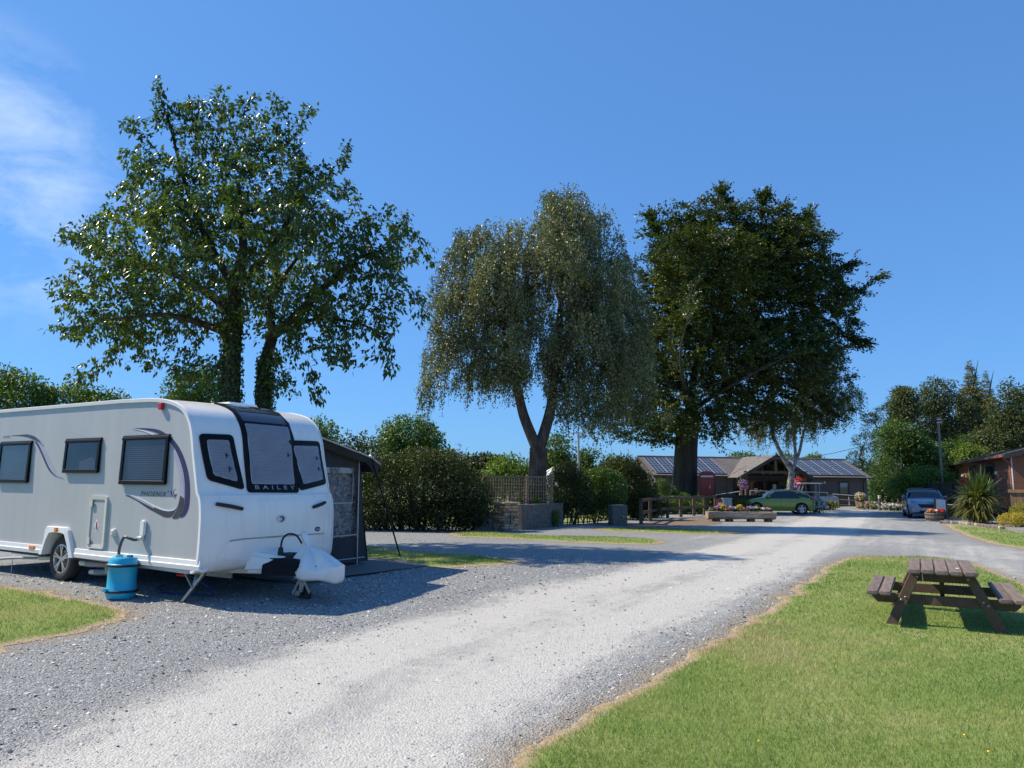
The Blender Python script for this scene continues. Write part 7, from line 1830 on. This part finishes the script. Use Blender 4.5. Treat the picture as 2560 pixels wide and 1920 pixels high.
for x in (3.2, 8.2, 13.2): MB().lathe([(.05, 2.42), (.09, 2.50), (.11, 2.36), (.10, 2.34), (.0001, 2.40)], (x, .13, 0), 10).build("wall_lamp", rail_m, hl)
MB().tube([(3.4, -2.0, 3.85), (3.4, -2.0, 4.75)], .05, 8).build("flue", simple("cream_flue", (.6, .55, .45), .6), hl)
# gable end veranda
MB().span((-2.4, -5.3, .5), (0, .1, .62)).build("deck", fence_w, hl)
for y in (-.2, -2.0, -3.8): MB().span((-2.35, y - .06, .62), (-2.23, y + .06, 3.2)).build("veranda_post", red_clad, hl)
# dark deck fence
Da, Db = at(2001, 44.5), at(2095, 39.5); dv = Db - Da; df = thing("deck_fence", "tall dark deck fence of vertical boards behind the big spiky plant", "fence", Da, math.atan2(dv.y, dv.x))
nb = int(dv.length / .17); dk2 = wood("dark_deck_board", (.045, .034, .026), .5, 10, 'Z')  # deck boards in a dark brown grain
for i in range(nb): MB().span((i * .17 + .003, -.012, .80), (i * .17 + .165, .012, 1.82)).build("board", dk2, df)
for i in range(nb // 2): MB().span((i * .34 + .004, .03, .0), (i * .34 + .33, .05, .66)).build("skirting_board", dkw, df)
MB().span((-.1, -.07, 1.82), (dv.length + .1, .07, 1.90)).build("cap_rail", dk2, df); MB().span((-.05, -.05, .70), (dv.length + .05, .03, .80)).build("lower_rail", dk2, df)
for x in (0, 1.6, 3.2, dv.length): MB().span((x - .05, -.06, 0), (x + .05, -.0125, 1.8)).build("post", dk2, df)
petals("blossom", bush("flower_shrub", "red and yellow flowers in a box on the dark deck fence", "flowers", at(2088, 39.3), [(0, 0, 1.95, .45, .3, .22)], lf, 240, .07, 301, None, 2), [(-.15, -.1, 1.95, .25, .2, .2)], 70, .06, rd, 302)
# lit board fence at the right edge
Ra, Rb = at(2180, 33.2), at(2262, 30.6); dv = Rb - Ra; rf = thing("garden_fence", "sunlit brown vertical board fence with thick cap at right edge", "fence", Ra, rad(-40))
bw = wood("brown_fence_board", (.22, .14, .075), .6, 12, 'Z'); nb = 24
for i in range(nb): MB().span((i * .115 + .003, -.011, .05), (i * .115 + .112, .011, 1.42)).build("board", bw, rf)
MB().span((-.06, -.09, 1.42), (nb * .115 + .06, .09, 1.56)).build("cap_rail", bw, rf); MB().span((-.05, .012, .2), (nb * .115, .06, .3)).build("back_rail", bw, rf)
# big strap-leaved plant
pc_ = gnd(2126, 1131) + Vector((0, .3, 0)); ph = thing("spiky_plant", "large clump of long arching sword leaves in front of the brown lodge", "plant", pc_)
r_ = np.random.default_rng(310); n = 720; V, F, Tn = [], [], []
for i in range(n):
    a = r_.uniform(0, 2 * math.pi); el = math.asin(r_.uniform(-.05, 1) ** 1.0) if r_.uniform() < .8 else r_.uniform(-.4, .3); L = r_.uniform(1.0, 1.75) * (1.0 if el > .2 else .9); w = r_.uniform(.020, .038); b = np.array([r_.normal(0, .14), r_.normal(0, .14), r_.uniform(.45, 1.35)]); d = np.array([math.cos(a) * math.cos(el), math.sin(a) * math.cos(el), math.sin(el)]); sd = np.cross(d, (0, 0, 1)); sd /= np.linalg.norm(sd) + 1e-6; k0 = len(V); droop = r_.uniform(.2, .75) * (1.2 - abs(el))
    for s_ in range(6):
        f = s_ / 5; p = b + d * L * f * (1 - .12 * f) - np.array([0, 0, droop * f ** 2.4]); p[2] = max(p[2], .05 + .02 * r_.uniform()); ww = w * (1 - f ** 2.2) * (.6 + .8 * min(1, f * 3)); V += [p - sd * ww, p + sd * ww]
    for s_ in range(5): q = k0 + 2 * s_; F += [(q, q + 1, q + 3), (q, q + 3, q + 2)]
    Tn += [np.clip(.25 + .5 * math.sin(max(0, el)) + r_.normal(0, .15), 0, 1)] * 12
sword = leaf_mat("sword_leaf", [(0, (.24, .19, .07)), (.3, (.15, .16, .045)), (.65, (.075, .115, .025)), (1, (.04, .075, .02))], .2, .35, .6, (.38, .42, .1))
link("leaves", np_mesh("leaves", np.array(V), np.array(F), {"tint": np.array(Tn)}), sword, ph)
n = 260; a = r_.uniform(0, 2 * np.pi, n); P = np.stack([np.cos(a) * .3, np.sin(a) * .3, r_.uniform(.35, .95, n)], -1); leaves("dead_skirt", P, unit(np.stack([np.cos(a) * .3, np.sin(a) * .3, -np.ones(n)], -1) + r_.normal(0, .15, (n, 3))), unit(np.stack([np.cos(a), np.sin(a), np.zeros(n)], -1)), .6, .035, r_.uniform(0, .25, n), sword, ph, (0, 0, 0))
MB().tube([(0, 0, 0), (0, 0, 1.2)], [.30, .18], 12).build("stem", brown_bark, ph)
bush("golden_shrub", "low golden yellow variegated shrub at the right lawn's far edge", "shrub", at(2185, 31.6), [(-.25, 0, .28, .45, .35, .30), (.3, .0, .30, .45, .35, .32)], leaf_mat("golden_leaf", [(0, (.32, .26, .03)), (.6, (.52, .43, .06)), (1, (.66, .58, .22))], .25, .5, .4, (.4, .4, .1)), 2600, .055, 321, None, 5)
bush("golden_shrub", "taller yellow green shrub behind the low golden one at right", "shrub", at(2212, 31.9), [(0, .2, .55, .55, .45, .45)], leaf_mat("lime_leaf", [(0, (.15, .16, .02)), (.6, (.30, .28, .03)), (1, (.48, .42, .06))], .25, .5, .4, (.4, .45, .1)), 2200, .06, 322, None, 5)

# ================================================================== MASTS, POLE, WIRE, PLAY TENT
mx_ = at(1249.5, 46.0); mz = far(1249, 935, 46).z; ms = thing("camera_mast", "thin grey steel mast carrying security cameras above the shrubs", "camera mast", mx_)
MB().tube([(0, 0, 0), (0, 0, mz * .62), (0, 0, mz * .621), (0, 0, mz)], [.10, .10, .075, .075], 10).build("mast", alu, ms, smooth=True); MB().bar((-.32, 0, mz), (.32, 0, mz), .05).build("cross_arm", alu, ms); MB().bar((0, 0, mz), (0, 0, mz + .42), .05).build("cross_arm", alu, ms)
for x, y, z in ((-.36, -.08, mz - .03), (.36, -.06, mz + .0), (.18, 0, mz + .36)):
    MB().box((x, y, z), (.22, .14, .13), Matrix.Rotation(.3 if x > 0 else -.3, 3, 'Z')).build("camera", rail_m, ms, bevel=.02)
MB().bar((-.14, 0, mz * .62), (.14, 0, mz * .62), .03).build("bracket", alu, ms)
pb, ptp = at(2036, 45.0), far(2028.5, 901, 45.0); tp = thing("telegraph_pole", "bare wooden telegraph pole standing before the wood at right", "pole", pb)
MB().tube([(0, 0, 0), (0, 0, ptp.z)], [.09, .065], 12).build("pole", wood("pole_timber", (.30, .25, .18), .65, 10, 'Z'), tp, smooth=True)
for z in (ptp.z - .35, ptp.z - .15): MB().bar((-.16, -.1, z), (.16, -.1, z), .05).build("insulator", rail_m, tp)
for z in np.linspace(2.4, 5.6, 6): MB().bar((-.24 if int(z * 10) % 2 else .06, 0, z), (.0 if int(z * 10) % 2 else .24, 0, z), .03).build("step_iron", steel, tp)
wa_ = Vector((0, 0, 0)); wp = thing("overhead_wire", "thin overhead wire running from the pole behind the beech", "wire", (pb.x, pb.y, ptp.z - .2)); e_ = far(1430, 905, 70.0) - Vector((pb.x, pb.y, ptp.z - .2)); P = [e_ * (i / 14) - Vector((0, 0, 3.0 * math.sin(math.pi * i / 14))) for i in range(15)]; MB().tube(P, .02, 4).build("cable", black_matt, wp)
tn_w = simple("white_canvas", (.70, .72, .72), .7); tn_g = simple("green_canvas", (.05, .17, .12), .7)
for x, y, dist, lab in ((1196, 1008, 40, "white and green tent peak beside the birch trunk behind shrubs"), (1292, 1012, 42, "white and green tent peak over the shrubs right of the mast")):
    c = far(x, y, dist); q = thing("tent_canopy", lab, "tent", (c.x, c.y, 0), rad(25), None); pk_ = Vector((0, 0, c.z)); cs = [Vector((sx * 1.3, sy * 1.3, c.z - 1.0)) for sx, sy in ((-1, -1), (1, -1), (1, 1), (-1, 1))]
    for i in range(4):
        a, b = cs[i], cs[(i + 1) % 4]; m1, m2 = a.lerp(b, .33), a.lerp(b, .67)
        m2_ = MB(); m2_.add([a, m1, pk_], [(0, 1, 2)]); m2_.add([m2, b, pk_], [(0, 1, 2)]); m2_.build("white_panel", tn_w, q); m2_ = MB(); m2_.add([m1, m2, pk_], [(0, 1, 2)]); m2_.build("green_panel", tn_g, q)
        MB().tube([(a.x, a.y, 0), a], .03, 8).build("leg", alu, q)

# ================================================================== CARS AND BUGGY
def paint(name, col, metal=.35):
    if name in MATS: return MATS[name]
    t = NT(name); t.set(color=t.ramp(t.noise(2, 3), [(.3, tuple(c * .95 for c in col)), (.7, tuple(c * 1.05 for c in col))]), rough=.32, metal=metal, coat=.9, coatr=.05); MATS[name] = t.m; return t.m
car_glass = simple("car_glass", (.010, .012, .015), .06, coat=.6, var=.05); lamp_glass = simple("lamp_lens", (.30, .33, .36), .08, .4, coat=.8); plate_w = simple("number_plate", (.66, .67, .66), .4)
def car(name, label, loc, rz, mat, L, Wd, Hh, belt, bonnet, wheels, R, roof_x, nose_h, tail_h, bumper_z=.20):
    """x forward, wheels = axle x positions from the middle, roof_x = (screen base, screen top, rear roof end, tail-glass base)"""
    c = thing(name, label, "car", loc, rz); hw = Wd / 2; xs = sorted(set(np.round(np.concatenate([np.linspace(-L / 2, L / 2, 46)] + [w + np.linspace(-R * 1.22, R * 1.22, 13) for w in wheels]), 3)))
    sb, st, rr_, tb = roof_x
    def top(x):
        if x > sb: return float(np.interp(x, [sb, L / 2 - .45, L / 2 - .12, L / 2], [belt + .03, bonnet, bonnet - .10, nose_h]))
        return float(np.interp(x, [-L / 2, -L / 2 + .06, -L / 2 + .35, sb], [tail_h, tail_h + .12, belt + .06, belt + .03]))
    def half(x): return hw * float(np.interp(abs(x), [0, L * .30, L * .42, L * .475, L / 2], [1, .99, .94, .86, .66]))
    def bot(x):
        b = float(np.interp(x, [-L / 2, -L / 2 + .3, L / 2 - .3, L / 2], [bumper_z + .12, bumper_z, bumper_z, bumper_z + .10]))
        for w in wheels:
            d = abs(x - w)
            if d < R * 1.16: b = max(b, R + math.sqrt(max(0, (R * 1.16) ** 2 - d * d)) * .98)
        return b
    prof_n = 9; mm = MB()
    for x in xs:
        h, b, t = half(x), bot(x), top(x); mid = min(max(b + .02, .55 * t + .08), t - .04); s = [(h * .93, b), (h * .985, b + (mid - b) * .35), (h, mid), (h * .985, mid + (t - mid) * .5), (h * .94, t - (t - mid) * .14), (h * .84, t), (h * .5, t + .022), (h * .2, t + .03), (0, t + .032)]
        mm.v += [(x, y, z) for y, z in s] + [(x, -y, z) for y, z in reversed(s[:-1])]
    m = 2 * prof_n - 1
    for i in range(len(xs) - 1):
        for k in range(m - 1): mm.f.append((i * m + k, i * m + k + 1, (i + 1) * m + k + 1, (i + 1) * m + k))
    mm.f.append(tuple(range(m))); mm.f.append(tuple((len(xs) - 1) * m + k for k in reversed(range(m))))
    mm.build("body", mat, c, smooth=True)
    # cabin: glass loft with a painted roof skin and pillars
    gx = np.linspace(tb, sb, 26); mm = MB()
    def roofz(x): return float(np.interp(x, [tb, (tb + rr_) / 2, rr_, (rr_ + st) / 2, st, (st + sb) / 2, sb], [belt + .10, (belt + Hh) / 2 + .05, Hh - .06, Hh, Hh - .05, (belt + Hh) / 2 + .06, belt + .02]))
    def cab(x): hb = half(x) * .94; z = roofz(x); f = (z - belt) / (Hh - belt); return hb, hb - .20 * f, z
    for x in gx:
        hb, ht, z = cab(x); s = [(hb, belt - .02), (hb - (hb - ht) * .45, belt + (z - belt) * .5), (ht, z - .05), (ht * .8, z), (0, z + .015)]
        mm.v += [(x, y, q) for y, q in s] + [(x, -y, q) for y, q in reversed(s[:-1])]
    for i in range(len(gx) - 1):
        for k in range(8): mm.f.append((i * 9 + k, i * 9 + k + 1, (i + 1) * 9 + k + 1, (i + 1) * 9 + k))
    mm.build("windows", car_glass, c, smooth=True)
    mm = MB(); rx = np.linspace(rr_ - .10, st + .02, 12)
    for x in rx:
        hb, ht, z = cab(x); mm.v += [(x, y, q) for y, q in [(ht + .012, z - .075), (ht + .008, z - .03), (ht * .8, z + .012), (0, z + .028), (-ht * .8, z + .012), (-ht - .008, z - .03), (-ht - .012, z - .075)]]
    for i in range(len(rx) - 1):
        for k in range(6): mm.f.append((i * 7 + k, i * 7 + k + 1, (i + 1) * 7 + k + 1, (i + 1) * 7 + k))
    mm.build("roof", mat, c, smooth=True)
    mm = MB()
    for s_ in (-1, 1):
        def pt(x, f): hb, ht, z = cab(x); return Vector((x, s_ * (hb - (hb - ht) * f + .008), belt + (z - belt) * f * .96))
        mm.bar(pt(sb - .06, .25), pt(st + .06, .98), .06, .05); mm.bar(pt(sb - .02, .0), pt(sb - .06, .3), .07, .06)
        x_ = tb + .30; P = [pt(tb + .10, .05), pt(tb + .62, .02), pt(rr_ + .36, .95), pt(rr_ - .02, .97)]; mm.add(P + [p - Vector((0, s_ * .02, 0)) for p in P], [(0, 1, 2, 3), (4, 7, 6, 5), (0, 4, 5, 1), (1, 5, 6, 2), (2, 6, 7, 3)])
    mm.build("pillar", mat, c)
    for w in wheels:
        for s_ in (-1, 1): make_wheel(c, (w, s_ * (hw - .115), R), R, .215, s_, tyre, car_alloy, 5, True, .70)
    mm = MB(); mm.span((-L / 2 + .3, -hw + .16, bumper_z + .02), (L / 2 - .35, hw - .16, .62)); mm.build("underbody", black_matt, c)
    for s_ in (-1, 1):
        hb = half(sb - .25); mm = MB(); mm.ball((sb - .30, s_ * (hb + .085), belt + .09), (.075, .10, .075), 10, 7); mm.build("mirror", mat, c, smooth=True)
        mm = MB(); mm.bar((.16, s_ * (hw * 1.0), belt - .14), (.34, s_ * (hw * 1.0), belt - .13), .03, .03); mm.bar((-.78, s_ * (hw * .995), belt - .12), (-.60, s_ * (hw * .995), belt - .12), .03, .03); mm.build("door_handle", mat, c)
        mm = MB()
        for x in (.92, -.12, -1.05 if L > 4 else -1.0): mm.bar((x, s_ * (half(x) * 1.002), bumper_z + .14), (x + (.05 if x > .5 else 0), s_ * (half(x) * .985), belt - .02), .010, .012)
        mm.build("door_gap", black_matt, c)
        hx = L / 2 - .16; mm = MB(); P = [Vector((L / 2 - .42, s_ * half(L / 2 - .42) * 1.0, bonnet - .10)), Vector((L / 2 - .06, s_ * half(L / 2 - .06) * .80, nose_h - .02)), Vector((L / 2 - .04, s_ * half(L / 2 - .04) * .78, nose_h - .13)), Vector((L / 2 - .40, s_ * half(L / 2 - .40) * 1.01, bonnet - .25))]; o_ = Vector((.02, s_ * .012, .0)); mm.add([p + o_ for p in P] + [p - Vector((.06, s_ * .06, 0)) for p in P], [(0, 1, 2, 3), (4, 7, 6, 5), (0, 4, 5, 1), (1, 5, 6, 2), (2, 6, 7, 3), (3, 7, 4, 0)]); mm.build("headlight", lamp_glass, c)
        mm = MB(); mm.box((-L / 2 + .10, s_ * hw * .80, belt - .02), (.10, .22, .16)); mm.build("tail_light", red_lens, c, bevel=.02)
    fx = L / 2; mm = MB(); mm.prism([(-.46, nose_h - .10), (.46, nose_h - .10), (.40, nose_h - .22), (.24, nose_h - .33), (-.24, nose_h - .33), (-.40, nose_h - .22)], fx - .06, fx + .012, 'YZ'); mm.build("grille", black_matt, c)
    mm = MB(); mm.prism([(-.36, bumper_z + .19), (.36, bumper_z + .19), (.46, bumper_z + .08), (-.46, bumper_z + .08)], fx - .08, fx + .008, 'YZ'); mm.build("lower_grille", black_matt, c)
    for s_ in (-1, 1): mm = MB(); mm.prism([(s_ * .50, nose_h - .33), (s_ * .66, nose_h - .28), (s_ * .66, nose_h - .44), (s_ * .52, nose_h - .42)], fx - .20, fx - .03, 'YZ'); mm.build("air_vent", black_matt, c)
    mm = MB(); mm.span((fx - .02, -.26, nose_h - .40), (fx + .025, .26, nose_h - .29)); mm.build("number_plate", plate_w, c)
    mm = MB(); mm.lathe([(.0001, fx + .03), (.06, fx + .026), (.075, fx + .0)], (0, 0, 0), 16, 'X'); o = mm.build("badge", navy, c); o.location.z = nose_h - .16
    return c, fx, nose_h
car_alloy = simple("dark_alloy", (.45, .45, .47), .3, .8)
green_p = paint("olive_green_paint", (.24, .29, .03), .15); blue_p2 = paint("grey_blue_paint", (.17, .25, .37), .25)
gw = gnd(1725, 1110); gf = gnd(1612, 1107)
gc = at(1676, 43.6)
car("hatchback_car", "olive green five door hatchback parked side on behind the log planter", (gc.x, gc.y, 0), rad(180 - 9), green_p, 3.98, 1.72, 1.40, .90, .86, (1.26, -1.22), .315, (.88, .12, -1.25, -1.83), .70, .72, .19)
pc2 = gnd(1988, 1120)
c_, fx, nh = car("crossover_car", "silver blue crossover car parked nose on with white front plate", (22.55, 40.9, 0), rad(-113), blue_p2, 4.15, 1.84, 1.56, 1.02, .98, (1.32, -1.27), .345, (.95, .22, -1.35, -1.95), .84, .85, .22)
text_on("lettering", "PO24 RXA", simple("plate_black", (.01, .01, .01), .5), c_, (fx + .028, -.225, nh - .382), (0, 1, 0), (0, 0, 1), .075, .45)

# white golf buggy with cargo bed
bg = thing("golf_buggy", "white golf buggy with canopy and cargo bed parked before the lodge", "golf buggy", at(1753, 51.5), rad(170))
wb = simple("buggy_white", (.66, .67, .66), .4, var=.04); seat_m = simple("grey_seat", (.20, .20, .19), .7)
for x in (.82, -.82):
    for s_ in (-1, 1): make_wheel(bg, (x, s_ * .50, .23), .23, .18, s_, tyre, rail_m, 5, False, .6)
m_ = MB(); m_.prism([(1.25, .30), (1.28, .55), (1.12, .78), (.80, .92), (.70, .88), (.62, .50), (.60, .34)], -.56, .56, 'XZ'); m_.build("front_cowl", wb, bg, bevel=.03)
MB().span((-1.15, -.54, .30), (.62, .54, .38)).build("floor_pan", black_matt, bg); MB().span((-.30, -.54, .38), (.20, .54, .62)).build("seat_box", wb, bg, bevel=.02); MB().span((-.30, -.52, .62), (.22, .52, .72)).build("seat_cushion", seat_m, bg, bevel=.03); MB().box((-.30, 0, .98), (.09, 1.04, .42), Matrix.Rotation(-.15, 3, 'Y')).build("seat_back", seat_m, bg, bevel=.03)
m_ = MB()
for s_ in (-1, 1): m_.tube([(.88, s_ * .52, .90), (.62, s_ * .52, 1.78)], .022, 8); m_.tube([(-.36, s_ * .52, .60), (-.40, s_ * .52, 1.78)], .022, 8)
m_.build("canopy_post", alu, bg); m_ = MB(); m_.span((-.62, -.60, 1.78), (.86, .60, 1.85)); m_.build("canopy", wb, bg, bevel=.03, seg=2)
m_ = MB(); m_.add([(.86, -.5, .92), (.86, .5, .92), (.66, .5, 1.70), (.66, -.5, 1.70)], [(0, 1, 2, 3)]); m_.build("windscreen", clear_glass, bg)
bed_ = MB(); bed_.span((-1.55, -.58, .62), (-.42, .58, .66)); bed_.span((-1.55, -.58, .66), (-.42, -.55, .93)); bed_.span((-1.55, .55, .66), (-.42, .58, .93)); bed_.span((-1.55, -.55, .66), (-1.52, .55, .93)); bed_.span((-.45, -.55, .66), (-.42, .55, .93)); bed_.build("cargo_bed", simple("pale_grey_bed", (.45, .47, .50), .5), bg)
m_ = MB(); m_.tube([(.66, .25, .88), (.45, .25, 1.05)], .02, 8); m_.lathe([(.15, -.012), (.17, 0), (.15, .012), (.13, 0)], (.44, .25, 1.06), 16, 'X', close=True); m_.build("steering_wheel", black_matt, bg)
m_ = MB(); m_.lathe([(.0001, .93), (.22, .93), (.17, 1.04), (.0001, 1.06)], (-1.15, 0, 0), 12); m_.build("yellow_load", simple("yellow_plastic", (.60, .36, .04), .5), bg)

# alike things in view belong together
for pre, grp in (("flower_basket", "hanging flower baskets on posts"), ("flower_bed", "flower beds before the lodge"), ("golden_shrub", "golden shrubs at the right edge"), ("tent_canopy", "tent peaks behind the shrubs"), ("hatchback_car", "parked cars"), ("crossover_car", "parked cars"), ("garden_wall", "stone walls by the pillar"), ("flower_pot", "flower pots at the lodge"), ("flower_shrub", "trailing flowers")):
    for o in COL.objects:
        if o.parent is None and o.name.split(".")[0] == pre: o["group"] = grp
